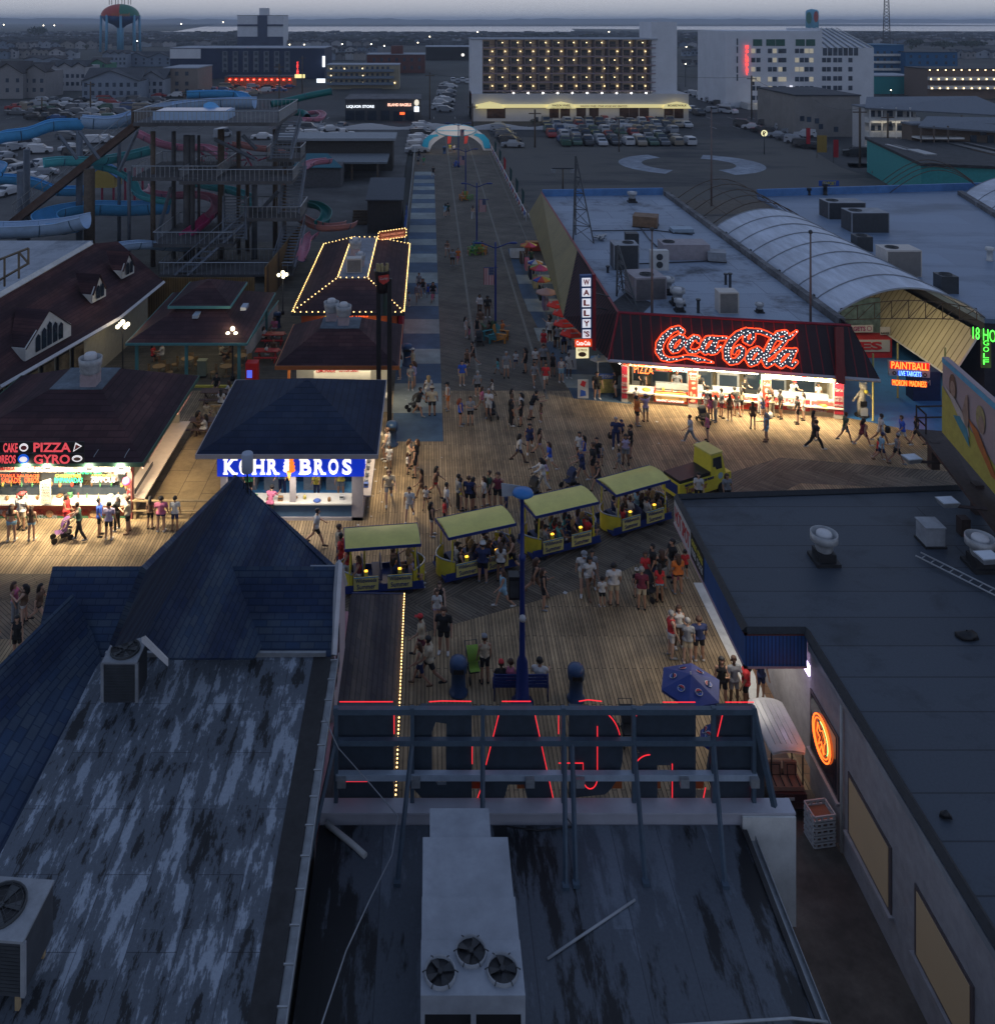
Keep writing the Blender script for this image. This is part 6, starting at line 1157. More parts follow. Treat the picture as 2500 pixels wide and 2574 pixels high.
for lb,px0,px1,py0,py1,i in(('stars and stripes banner on the nearest pier lamp',1216,1241,674,716,0),('stars and stripes banner on the second pier lamp',1204,1221,502,533,1),('stars and stripes banner on the third pier lamp',1155,1167,393,415,2),('stars and stripes banner on the farthest pier lamp',1156,1166,326,343,3)):
 Y=G(PL_[i][0],PL_[i][1]).y-.1;a_=P(px0,py0,Y);b_=P(px1,py1,Y);us_flag(lb,(a_+b_)/2,abs(b_.x-a_.x),abs(a_.z-b_.z))
T=zT('street_lamp','tall blue lamp post with fan shaped head rising behind the bench','street lamp',tuple(G(1312,1768)));b=G(1312,1768);o=MB().lathe((0,0,0),[(.42,0),(.40,.1),(.26,.2),(.20,1.55),(.11,1.75),(.09,5.2),(.12,5.25),(.14,5.4),(.08,5.45),(.07,7.75),(.10,7.8)],14).zb('pole',lblue);o.parent=T
q=MB();q.grid([[(r*math.cos(k*.3927),-.25+r*.9*math.sin(k*.3927),z)for k in range(16)]for r,z in((.06,7.98),(.34,7.92),(.40,7.80),(.28,7.72),(.05,7.70))],close=True,caps=True);o=q.zb('lamp_head',mat('lamp head blue',(.03,.16,.42),.4,.1));o.parent=T
o=MB().slab([(-.75,.2,7.95),(-.04,.2,7.85),(-.04,.2,7.5),(-.72,.2,7.45)],.02).zb('panel',mat('pale panel',(.35,.38,.42),.6,.05));o.parent=T
o=MB().sph((0,-.14,3.2),.13,0,10).zb('globe',mat('white globe',(.45,.45,.45),.4,.05));o.parent=T
BN=zT('bench','dark blue slatted bench beside the tall blue lamp post','bench',tuple(G(1307,1745)));b=zV((0,0,0))
for k in range(4):o=MB().box(-1.0,1.0,-.30+k*.0,-.27,.50+k*.12,.59+k*.12).zb('back_slat',lblue);o.parent=BN
for k in range(4):o=MB().box(-1.0,1.0,-.24+k*.13,-.14+k*.13,.42,.45).zb('seat_slat',lblue);o.parent=BN
for s in(-1,1):o=MB().tube([(s*.98,-.34,0),(s*.98,-.30,.45),(s*.98,-.32,1.0)],.03,6).tube([(s*.98,-.28,.43),(s*.98,.27,.42),(s*.98,.30,0)],.03,6).zb('leg',lblue);o.parent=BN
def bin_(label,px,py,s=1.0,m=None,grp='domed blue litter bins'):
 m=m or mat('bin blue',(.022,.055,.13),.4,.15);t=zT('litter_bin',label,'litter bin',tuple(G(px,py)),0,grp)
 for mb,n,mm in((MB().lathe((0,0,0),[(.36,0),(.37,.06),(.28,.12),(.27,.85),(.32,.88)],18),'body',m),(MB().lathe((0,0,.88),[(.34,0),(.35,.32),(.30,.44),(.16,.50),(.01,.51)],18),'hood',m),(MB().box(-.2,.2,-.365,-.30,.98,1.14),'opening',black)):
  o=mb.zb(n,mm);o.parent=t
 t.scale=(s,)*3;return t
bin_('domed blue litter bin left of the bench',1152,1742,.95);bin_('domed blue litter bin right of the bench and blue lamp post',1447,1757,.9);bin_('domed blue litter bin beside the custard stand corner',985,1118,1.0);bin_('dark blue litter bin beside the lemonade stand on the striped pavement',1024,917,1.1);bin_('small dark blue litter bin near the arch gateway',1117,386,1.0);bin_('blue litter bin by the fence of the picnic deck',697,822,.9)
SPK=zT('speaker_box','tall black speaker cabinet hung beside the blue lamp post','loudspeaker',tuple(P(1291,1500,33.0)));c=P(1291,1500,33.0);MB().box(c.x-.2,c.x+.2,c.y-.2,c.y+.2,c.z,c.z+.85).zb('cabinet',black,SPK);MB().box(c.x-.16,c.x+.16,c.y-.22,c.y-.2,c.z+.1,c.z+.7).zb('grille',dark,SPK)
def adir(label,x,y,rz,m,s=1.0):
 t=zT('deck_chair',label,'deck chair',(x,y,0),0,'wooden deck chairs round the pier lamps')
 L_=[]
 q=MB();[q.slab([(-.28,-.28+k*.1,.36-k*.025),(.28,-.28+k*.1,.36-k*.025),(.28,-.20+k*.1,.34-k*.025),(-.28,-.20+k*.1,.34-k*.025)],.02)for k in range(6)];L_.append((q,'seat'))
 q=MB();[q.slab([(-.26+k*.11,.25,.25),(-.17+k*.11,.25,.25),(-.17+k*.13-.04,.55,1.0-.04*abs(k-2)),(-.26+k*.13-.04,.55,1.0-.04*abs(k-2))],.02)for k in range(5)];L_.append((q,'backrest'))
 for s_ in(-1,1):L_.append((MB().box(s_*.36-.07,s_*.36+.07,-.35,.42,.55,.58),'armrest'));L_.append((MB().box(s_*.32-.03,s_*.32+.03,-.3,-.2,0,.55),'leg'));L_.append((MB().slab([(s_*.3,-.25,.38),(s_*.3,.5,.06),(s_*.3,.5,.0),(s_*.3,-.25,.28)],.04),'rear_leg'))
 for q,n in L_:o=q.zb(n,m);o.parent=t
 t.scale=(s,)*3;t.rotation_euler=(0,0,R(rz));return t
orc=mat('chair orange',(.50,.20,.03),.6,.1);tec=mat('chair teal',(.03,.20,.22),.6,.1);grc=mat('chair green',(.12,.28,.05),.6,.1);blc_=mat('chair blue',(.02,.10,.42),.6,.1);yec=mat('chair yellow',(.45,.38,.06),.6,.1)
for lb,px,py,rz,m_ in(('orange deck chair facing right at the foot of the nearest pier lamp',1262,858,70,orc),('teal deck chair at the left of the nearest pier lamp',1232,858,-60,tec),('dark green deck chair behind the nearest pier lamp',1228,838,200,mat('chair dark green',(.03,.10,.04),.6,.1)),('green deck chair at the left of the second pier lamp',1186,640,-80,grc),('bright green deck chair in front of the second pier lamp',1203,640,0,mat('chair lime',(.22,.34,.05),.6,.1)),('orange deck chair at the right of the second pier lamp',1214,638,80,orc),('dark teal deck chair behind the second pier lamp',1198,628,180,tec),('orange deck chair at the left of the third pier lamp',1163,503,-70,orc),('green deck chair at the right of the third pier lamp',1179,503,60,grc),('blue deck chair at the foot of the farthest pier lamp',1147,419,-80,blc_)):g=G(px,py);adir(lb,g.x,g.y,rz,m_,1.25)
def um_(label,px,py,wpx,z,cols,grp,n=8,text=None,rise=.34):
 c=G(px,py,z);r=wpx/2*c.y/F;t=zT('umbrella',label,'umbrella',(c.x,c.y,0),0,grp)
 for k in range(n):
  a0,a1=2*math.pi*k/n+.2,2*math.pi*(k+1)/n+.2;q=MB();am=(a0+a1)/2;zt=z;ze=z-rise*r
  rows=[[(0,0,zt),(0,0,zt)],[(r*.5*math.cos(a0),r*.5*math.sin(a0),zt-(zt-ze)*.5),(r*.5*math.cos(a1),r*.5*math.sin(a1),zt-(zt-ze)*.5)],[(r*math.cos(a0),r*math.sin(a0),ze),(r*math.cos(a1),r*math.sin(a1),ze)],[(r*.99*math.cos(a0),r*.99*math.sin(a0),ze-.1),(r*.99*math.cos(a1),r*.99*math.sin(a1),ze-.1)]]
  q.face([rows[0][0],rows[1][0],rows[1][1]]);q.face([rows[1][0],rows[2][0],rows[2][1],rows[1][1]]);q.face([rows[2][0],rows[3][0],rows[3][1],rows[2][1]])
  o=q.zb('panel',cols[k%len(cols)]);o.parent=t
  if text and(k%2==0 or text=='PEPSI'):
   d=zV((math.cos(am),math.sin(am),0));up=zV((-d.x*1,-d.y*1,rise)).normalized();rg=zV((-d.y,d.x,0));cc=d*r*.62*math.cos(math.pi/n)+zV((0,0,zt-(zt-ze)*.62+.03));nn=rg.cross(up);
   if text=='PEPSI':
    for m_,y0,y1,e_ in((mat('logo white',(.6,.6,.6),.5,.05),-1,1,.004),(mat('logo red',(.5,.03,.04),.5,.05),.28,1,.008),(mat('logo blue',(.02,.08,.4),.5,.05),-1,-.28,.008)):
     rr_=.125*(1 if e_<.005 else .86);pts=[(math.cos(t_)*rr_,max(y0*.125,min(y1*.125,math.sin(t_)*rr_)))for t_ in[i*.3927 for i in range(16)]]
     q=MB();q.face([cc+rg*u+up*v+nn*e_ for u,v in pts]);o=q.zb('emblem',m_);o.parent=t
    q=MB();pu_(q,'PEPSI',cc+nn*.012,rg,up,.2,.06);o=q.zb('lettering',navy);o.parent=t
   else :q=MB();pu_(q,text,cc+nn*.01,rg,up,.55,.16);o=q.zb('lettering',wsig);o.parent=t
 o=MB().tube([(0,0,0),(0,0,z+.08)],.025,6).zb('pole',white);o.parent=t;return t
M_=lambda n,c:mat('canopy '+n,c,.7,.08)
cr,cb,co,cy,cg,cp,cw_,cm=M_('red',(.42,.05,.03)),M_('blue',(.03,.07,.30)),M_('orange',(.48,.24,.05)),M_('yellow',(.48,.42,.10)),M_('green',(.20,.34,.07)),M_('pink',(.42,.06,.16)),M_('pale',(.42,.42,.40)),M_('salmon',(.40,.24,.19))
coke=M_('bright red',(.75,.04,.02))
G1='coloured parasols over the clothes racks';G2='red soda parasols beside the restaurant'
um_('multicoloured parasol with green panel farthest from the restaurant',1328,608,44,2.4,[cy,cg,cw_,cr,co,cr,cp,cy],G1);um_('blue orange and white striped parasol, second farthest',1345,652,40,2.4,[co,cy,cb,cw_,cb,cw_,co,cw_],G1);um_('pink and green rainbow parasol, third farthest',1356,664,52,2.4,[cp,cy,cg,cg,cr,cp,cp,cw_],G1)
um_('red blue and orange parasol, fourth farthest',1361,694,46,2.4,[co,cr,cb,cr,cb,cr,co,cg],G1);um_('plain salmon pink parasol next to the first red one',1373,724,54,2.4,[cm],G1)
for i,(px,py,w_)in enumerate(((1401,755,58),(1416,776,58),(1418,802,58),(1437,826,62))):um_('bright red parasol with white Coca-Cola lettering, '+['farthest','second farthest','second nearest','nearest'][i]+' of four',px,py,w_,2.45,[coke],G2,6,'Coca-Cola')
um_('light blue and white parasol beside the gyros sign',1503,893,44,2.3,[M_('sky',(.12,.30,.50)),cw_],G1,6)
um_('dark blue parasol with round red white and blue emblems',1735,1694,158,2.45,[mat('canopy navy',(.018,.04,.20),.6,.15)],'blue soda parasols',6,'PEPSI');um_('second dark blue parasol seen through the sign letters',1790,1815,70,2.1,[mat('canopy navy',(.018,.04,.20),.6,.15)],'blue soda parasols',6,'PEPSI',1.2)
rnd=random.Random(31)
for i,(px,py)in enumerate(((1312,672),(1325,690),(1335,712),(1345,735),(1360,765),(1370,790),(1405,745),(1395,700))):
 g=G(px,py);t=zT('clothes_rack','rack hung with %s clothes under the parasols, '%['brown','pink','dark','beige','black','grey and black','green','golden'][i]+ORD[i].replace('leftmost in the row','farthest of its row').replace('from the left','in its row'),'clothes rack',tuple(g),0,'clothes racks')
 a=MB();a.tube([(0,-.7,0),(0,-.7,1.55),(0,.7,1.55),(0,.7,0)],.025,5);o=a.zb('frame',steel);o.parent=t
 c_=[(.12,.08,.05),(.4,.14,.14),(.03,.03,.04),(.30,.22,.14),(.02,.02,.02),(.22,.22,.23),(.06,.18,.08),(.30,.2,.05)][i]
 for k in range(9):o=MB().hexa([(-.24,-.66+k*.15,.55),(.24,-.66+k*.15,.55),(.24,-.56+k*.15,.5),(-.24,-.56+k*.15,.5),(-.2,-.64+k*.15,1.5),(.2,-.64+k*.15,1.5),(.2,-.58+k*.15,1.5),(-.2,-.58+k*.15,1.5)]).zb('garment',mat('garment %d %d'%(i,k%3),tuple(min(1,x*rnd.uniform(.6,1.7))for x in c_),.9,.2));o.parent=t
CT=zT('vendor_cart','white vendor bin heaped with pale goods at the end of the racks','cart',tuple(G(1300,648)));
for q,n,m_ in((MB().box(-.75,.75,-.5,-.44,.1,.85).box(-.75,.75,.44,.5,.1,.85).box(-.75,-.7,-.44,.44,.1,.85).box(.7,.75,-.44,.44,.1,.85),'bin',white),(MB().box(-.7,.7,-.44,.44,.1,.62),'filling',mat('heaped goods',(.3,.3,.32),.9,.8,14)),(MB().tube([(.75,.5,.85),(.75,.5,1.4),(.75,-.5,1.1),(.75,-.5,.85)],.02,5),'frame',white)):o=q.zb(n,m_);o.parent=CT
CT=zT('vendor_cart','long red vendor counter beneath the farthest parasol','cart',tuple(G(1345,630)));o=MB().box(-1.0,1.0,-.35,.35,.05,.95).zb('counter',mat('cart red',(.35,.05,.02),.6,.1));o.parent=CT;o=MB().box(-1.05,1.05,-.4,.4,.95,1.0).zb('top',orc);o.parent=CT
FZ=zT('ice_cream_freezer','ice cream stand with blue panel reading ICE CREAM beside the restaurant post','freezer',tuple(G(1520,985)));g=G(1520,985)
MB().box(g.x-.5,g.x+.6,g.y-.3,g.y+.4,.05,1.0).zb('cabinet',mat('freezer blue yellow',(.30,.26,.08),.5,.6,4),FZ);MB().box(g.x-.5,g.x+.6,g.y-.32,g.y-.3,1.0,1.35).zb('panel',blue,FZ);q=MB();pu_(q,'ICE CREAM',(g.x+.05,g.y-.33,1.18),(1,0,0),(0,0,1),.9,.2);q.zb('lettering',wsig,FZ);MB().box(g.x-.6,g.x+1.5,g.y-.4,g.y+.6,2.15,2.22).zb('canopy',cream,FZ);
for dx in(-.55,1.4):MB().bar((g.x+dx,g.y-.35,0),(g.x+dx,g.y-.35,2.15),.05).zb('post',white,FZ)
SP=zT('sign_cutout','white cutout sign with red and blue drawing on the blue pavement corner','cutout sign',tuple(G(1465,1002)));g=G(1465,1002);MB().box(g.x-.36,g.x+.36,g.y,g.y+.05,.02,1.25).zb('board',wsig,SP)
MB().slab([(g.x-.2,g.y-.01,.9),(g.x+.1,g.y-.01,.75),(g.x+.2,g.y-.01,1.1),(g.x-.05,g.y-.01,1.2)],.01).zb('red_shape',rsig,SP);MB().slab([(g.x-.2,g.y-.02,.15),(g.x+.2,g.y-.02,.2),(g.x+.15,g.y-.02,.5),(g.x-.15,g.y-.02,.6)],.01).zb('blue_shape',bsig,SP)
AF=zT('menu_board','white folding menu board near the red parasols','menu board',tuple(G(1437,925)));g=G(1437,925);MB().slab([(g.x-.3,g.y-.3,0),(g.x+.3,g.y-.3,0),(g.x+.25,g.y,1.3),(g.x-.25,g.y,1.3)],.03).zb('front_board',wsig,AF);MB().slab([(g.x-.3,g.y+.3,0),(g.x+.3,g.y+.3,0),(g.x+.25,g.y+.03,1.3),(g.x-.25,g.y+.03,1.3)],.03).zb('back_board',wsig,AF)
def picnic(label,px,py,m_,rz=0):
 t=zT('picnic_table',label,'picnic table',tuple(G(px,py)),0,'picnic tables')
 for q,n in((MB().box(-.85,.85,-.38,.38,.70,.75),'tabletop'),(MB().box(-.85,.85,-.85,-.60,.42,.46),'bench_seat'),(MB().box(-.85,.85,.60,.85,.42,.46),'bench_seat'),(MB().bar((-.6,-.7,0),(-.6,.7,.0),.05).bar((-.6,-.6,0),(-.6,.3,.7),.06).bar((-.6,.6,0),(-.6,-.3,.7),.06),'leg'),(MB().bar((.6,-.6,0),(.6,.3,.7),.06).bar((.6,.6,0),(.6,-.3,.7),.06).bar((.6,-.7,.0),(.6,.7,.0),.05),'leg')):o=q.zb(n,m_);o.parent=t
 t.rotation_euler=(0,0,rz)
picnic('red picnic table beside the white fence behind the lemonade stand',688,862,red);picnic('red picnic table left of the lemonade stand corner',672,905,red);picnic('brown table in the gap behind the custard stand',540,1010,mat('brown table',(.10,.06,.05),.7,.2));picnic('dark table beside the pizza stand side counter',512,1085,mat('brown table',(.10,.06,.05),.7,.2))
WF=zT('picket_fence','white board fence between pavilion and red picnic tables','fence',(-11.6,64,0));a=MB();p0,p1=G(617,908),G(700,790)
for k in range(26):p=p0.lerp(p1,k/26);q_=p0.lerp(p1,(k+.8)/26);a.slab([p,q_,q_+zV((0,0,1.1)),p+zV((0,0,1.1))],.03)
a.zb('board',white,WF);MB().bar(p0+zV((0,0,1.15)),p1+zV((0,0,1.15)),.08).zb('cap_rail',mat('teal trim',(.08,.24,.24),.6,.1),WF)
def stroller(label,px,py,rz,m_,cargo=None):
 t=zT('stroller',label,'stroller',tuple(G(px,py)),0,'strollers');L_=[]
 for sx_,sy_ in((-.24,-.4),(.24,-.4),(-.26,.32),(.26,.32)):L_.append((MB().tube([(sx_-.02,sy_,.14),(sx_+.02,sy_,.14)],.14,12),'wheel',black))
 L_.append((MB().tube([(-.24,-.4,.15),(-.2,0,.5),(-.24,.55,1.0),(.24,.55,1.0),(.2,0,.5),(.24,-.4,.15)],.02,5).tube([(-.26,.32,.15),(-.2,-.1,.6)],.02,5).tube([(.26,.32,.15),(.2,-.1,.6)],.02,5),'frame',dark))
 L_.append((MB().grid([[(x,y,z)for x in(-.2,-.1,.1,.2)]for y,z in((-.35,.42),(-.05,.38),(.15,.45),(.3,.85))],smooth=True),'seat',m_))
 L_.append((MB().grid([[(-.22+.44*k/6,.32-.38*math.sin(R(30*j)),.62+.36*math.cos(R(30*j))*1)for k in range(7)]for j in range(0,4)],smooth=True),'hood',m_));L_.append((MB().box(-.2,.2,-.1,.3,.18,.34),'basket',black))
 for q,n,mm in L_:o=q.zb(n,mm);o.parent=t
 t.rotation_euler=(0,0,R(rz));return t
mk=mat('stroller black',(.02,.02,.022),.7,.2)
for lb,px,py,rz,m_ in(('black stroller in front of the striped pavement end',1040,1030,-70,mk),('purple and pink stroller in front of the pizza stand',158,1356,-60,mat('stroller purple',(.12,.04,.16),.7,.3,6)),('dark stroller near the nearest deck chairs',1204,866,10,mk),('black stroller beside the pink shirt at the restaurant counter',1766,1062,10,mk),('dark stroller in the group left of centre on the deck',1236,1050,20,mk),('black stroller pushed toward the tram',1338,1250,-50,mk),('dark blue stroller pushed left behind the tram',1432,1225,-60,mat('stroller navy',(.02,.03,.08),.7,.2)),('stroller with lime green hood left of the bench',1190,1700,10,mat('stroller lime',(.16,.28,.03),.7,.2)),('black stroller in the middle of the red shirt group',1632,1500,30,mk),('black stroller seen through the rooftop letter sign',1578,1858,0,mk)):stroller(lb,px,py,rz,m_)
rnd=random.Random(77);a=MB()
for px,py in((970,1175),(945,1210),(938,1247),(960,1262),(933,1298),(925,1275),(1035,1010),(1020,1005),(1083,985),(900,1320),(1190,1360),(1650,1060),(1655,1115),(942,1180),(955,1235),(1420,1490),(1110,1150)):
 p=G(px,py,.02);s_=rnd.uniform(.05,.12);t_=rnd.random();a.face([(p.x+s_*math.cos(t_+k*1.57),p.y+s_*math.sin(t_+k*1.57),.02+.02*rnd.random())for k in range(4)])
a.zb('litter',wsig,None,'scattered white paper scraps on the boardwalk','litter',kind='stuff')
GC=zT('golf_cart','white roofed golf cart with tan rear seat parked in the alley','golf cart',(11.35,28.4,0));cx_,cy0=11.35,29.0
rfm=mat('cart roof white',(.48,.48,.46),.3,.08);a=MB();rows=[]
for j,(y,s_)in enumerate(((28.0,.86),(28.15,1),(29.0,1.02),(30.0,1),(30.2,.84))):rows.append([(cx_+.58*s_*u,y,1.92+.08*(1-u*u)+(-.06 if j in(0,4)else 0))for u in(-1,-.9,-.6,-.3,0,.3,.6,.9,1)])
a.grid(rows);a.grid([[(p[0],p[1],p[2]-.07)for p in r]for r in rows][::-1]);a.zb('roof',rfm,GC)
for u in(-.6,-.3,0,.3,.6):MB().tube([(cx_+.58*u,28.2,1.995+.08*(1-u*u)-.07),(cx_+.58*u,30,1.995+.08*(1-u*u)-.07)],.012,5).zb('roof_rib',rfm,GC)
for sx_ in(-.5,.5):
 for y in(28.15,29.0,30.0):MB().bar((cx_+sx_,y,.5),(cx_+sx_,y,1.9),.035).zb('roof_post',black,GC)
tan=mat('seat tan',(.30,.18,.13),.6,.15);MB().box(cx_-.5,cx_+.5,28.05,28.5,.62,.74).zb('rear_seat',tan,GC)
for s in(-.25,.25):MB().box(cx_+s-.21,cx_+s+.21,28.52,28.6,.75,1.15).zb('seat_back',tan,GC);MB().tube([(cx_+s-.13,28.05,.78),(cx_+s-.13,28.4,.8),(cx_+s-.13,28.46,1.12),(cx_+s+.13,28.46,1.12),(cx_+s+.13,28.4,.8),(cx_+s+.13,28.05,.78)],.018,5).zb('grab_bar',black,GC)
MB().box(cx_-.52,cx_+.52,28.75,29.15,.6,.75).zb('front_seat',tan,GC);MB().box(cx_-.55,cx_+.55,27.95,30.3,.28,.60).zb('body',mat('cart dark red',(.07,.03,.03),.4,.1),GC);MB().box(cx_-.5,cx_+.5,27.7,28.0,.3,.36).zb('footplate',black,GC);MB().box(cx_-.15,cx_+.15,27.93,27.95,.42,.5).zb('plate',wsig,GC)
for s in(-.5,.5):
 for y in(28.3,29.9):MB().tube([(cx_+s-.1,y,.24),(cx_+s+.1,y,.24)],.24,14).zb('wheel',black,GC)
# tram train
ty=mat('tram yellow',(.66,.55,.05),.45,.1);tyb=mat('tram roof yellow',(.62,.55,.15),.5,.12,1.2);tb_=mat('tram blue',(.012,.03,.16),.45,.1);adm=mat('tram advert',(.60,.52,.18),.5,.2,5);amb=emi('amber lamp',(1,.48,.04),3.0)
def tram_car(label,px0,py0,px1,py1):
 A,B_=G(px0,py0,2.3),G(px1,py1,2.3);ang=math.atan2(B_.y-A.y,B_.x-A.x);Lr=(B_-A).length;u=(B_-A).normalized();n=zV((u.y,-u.x,0));c=(A+B_)/2+n*.75;L=Lr/2;W=.72
 t=zT('tram_car',label,'tram car',(c.x,c.y,0),0,'yellow tram cars');Q=[]
 rf_=MB();rows=[[(x,W*1.08*s_,2.18+.14*(1-s_*s_))for s_ in(-1,-.66,-.33,0,.33,.66,1)]for x in(-L,-L*.5,0,L*.5,L)];rf_.grid(rows);rf_.grid([[(p[0],p[1],p[2]-.05)for p in r]for r in rows][::-1]);Q.append((rf_,'roof',tyb))
 q=MB();q.box(-L-.02,L+.02,-W*1.1,-W*1.06,2.08,2.2);q.box(-L-.02,L+.02,W*1.06,W*1.1,2.08,2.2);q.box(-L-.03,-L,-W*1.08,W*1.08,2.08,2.2);q.box(L,L+.03,-W*1.08,W*1.08,2.08,2.2);Q.append((q,'roof_edge',tb_))
 Q.append((MB().box(-L-.15,L+.15,-W,W,.22,.32),'floor',tb_));Q.append((MB().box(-L-.1,L+.1,-W-.01,-W+.03,.22,.55).box(-L-.1,L+.1,W-.03,W+.01,.22,.55),'skirt',tb_))
 for s_ in(-1,1):
  pts=[(s_*(L*.82+.5*math.sin(math.pi*k/10)),-W+2*W*k/10)for k in range(11)]
  q=MB();q.grid([[(x,y,z)for x,y in pts]for z in(.2,1.02)],smooth=True);q.grid([[(x-s_*.05,y*.94,z)for x,y in pts]for z in(.2,1.02)][::-1],smooth=True);Q.append((q,'end_wall',ty));Q.append((MB().tube([(x,y,1.03)for x,y in pts],.035,6),'end_rim',steel))
  for y in(-W*.9,W*.9):Q.append((MB().bar((s_*L*.9,y,.3),(s_*L*.85,y,2.15),.05),'post',ty))
 for x in(-L*.45,L*.45):
  Q.append((MB().box(x-.47,x+.47,-W-.05,-W-.01,.35,.92),'advert_panel',adm));q=MB();pu_(q,'Wildwoods',(x,-W-.055,.78),(1,0,0),(0,0,1),.8,.16);pu_(q,'Summer',(x,-W-.055,.52),(1,0,0),(0,0,1),.7,.2);Q.append((q,'lettering',tb_));Q.append((MB().box(x-.47,x+.47,-W-.055,-W-.05,.88,.92),'advert_edge',mat('advert blue',(.05,.25,.5),.5,.1)))
  Q.append((MB().box(x-.07,x+.07,-W+.02,-W+.12,.92,1.1),'lantern',ty));Q.append((MB().box(x-.06,x+.06,-W+.01,-W+.10,1.1,1.14),'lamp',amb));Q.append((MB().bar((x,W*.9,.3),(x,W*.9,2.15),.05),'post',ty))
 for k in range(4):x=-L*.75+k*L*.5;Q.append((MB().box(x-.02,x+.3,-W+.12,W-.12,.62,.68).box(x+.3,x+.35,-W+.12,W-.12,.62,1.08),'seat',mat('tram seat',(.04,.05,.12),.6,.1)))
 for x in(-L*.7,L*.7):
  for y in(-W+.1,W-.1):Q.append((MB().tube([(x,y-.07,.2),(x,y+.07,.2)],.2,12),'wheel',black))
 for q,n_,m_ in Q:o=q.zb(n_,m_);o.parent=t
 t.rotation_euler=(0,0,ang);t.scale=(1.13,1.05,1);return t,c,ang,L
TR=[tram_car('yellow roofed tram car, last of the train, beside the blue shingled gable',876,1322,1037,1311),tram_car('yellow roofed tram car, second from the back, left of the tall blue lamp post',1106,1297,1250,1267),tram_car('yellow roofed tram car, third from the back, right of the tall blue lamp post',1316,1247,1452,1217),tram_car('yellow roofed tram car right behind the yellow tractor',1508,1198,1625,1167)]
TT=zT('tram_tractor','yellow tram tractor with black rear bed and glazed cab pulling the train','tractor',(14.0,46.9,0));an=R(27);Q=[]
Q+=[(MB().hexa([(-1.6,-.68,.3),(1.95,-.68,.3),(1.95,.68,.3),(-1.6,.68,.3),(-1.6,-.68,1.1),(1.95,-.68,1.0),(1.95,.68,1.0),(-1.6,.68,1.1)]),'body',ty),(MB().box(-1.55,.55,-.6,.6,1.08,1.25),'bed_cover',black),(MB().hexa([(.55,-.66,1.0),(1.6,-.66,1.0),(1.6,.66,1.0),(.55,.66,1.0),(.6,-.6,2.1),(1.35,-.6,2.1),(1.35,.6,2.1),(.6,.6,2.1)]),'cab',ty),(MB().box(.55,1.4,-.64,.64,2.1,2.18),'cab_roof',tyb),(MB().slab([(1.36,-.5,1.95),(1.36,.5,1.95),(1.56,.5,1.2),(1.56,-.5,1.2)],.03),'windscreen',glassd),(MB().slab([(.7,-.64,1.3),(1.35,-.65,1.3),(1.3,-.62,1.92),(.72,-.62,1.92)],.03),'side_window',glassd),(MB().box(-1.62,-1.58,-.5,.5,.5,1.0),'tailgate',tb_)]
for x in(-1.0,1.3):
 for y in(-.62,.62):Q.append((MB().tube([(x,y-.1,.3),(x,y+.1,.3)],.3,14),'wheel',black))
for y in(-.45,.45):Q.append((MB().sph((1.96,y,.7),.1,0,8),'headlight',white))
q=MB();pu_(q,'Tram Car',(-.5,-.7,.72),(1,0,0),(0,0,1),1.5,.3);Q.append((q,'lettering',mat('tram pink text',(.35,.12,.12),.5,.1)));q=MB();pu_(q,'WATCH THE TRAM CAR PLEASE',(-.3,-.7,.98),(1,0,0),(0,0,1),2.0,.12);Q.append((q,'lettering',tb_));Q.append((MB().slab([(1.2+.17*math.cos(k*.524),-.69,.95+.17*math.sin(k*.524))for k in range(12)],.01),'round_badge',mat('badge pale blue',(.3,.42,.5),.5,.2)))
Q.append((MB().box(1.93,2.0,-.7,.7,.28,.42),'bumper',tb_))
for q,n_,m_ in Q:o=q.zb(n_,m_);o.parent=TT
TT.rotation_euler=(0,0,an)
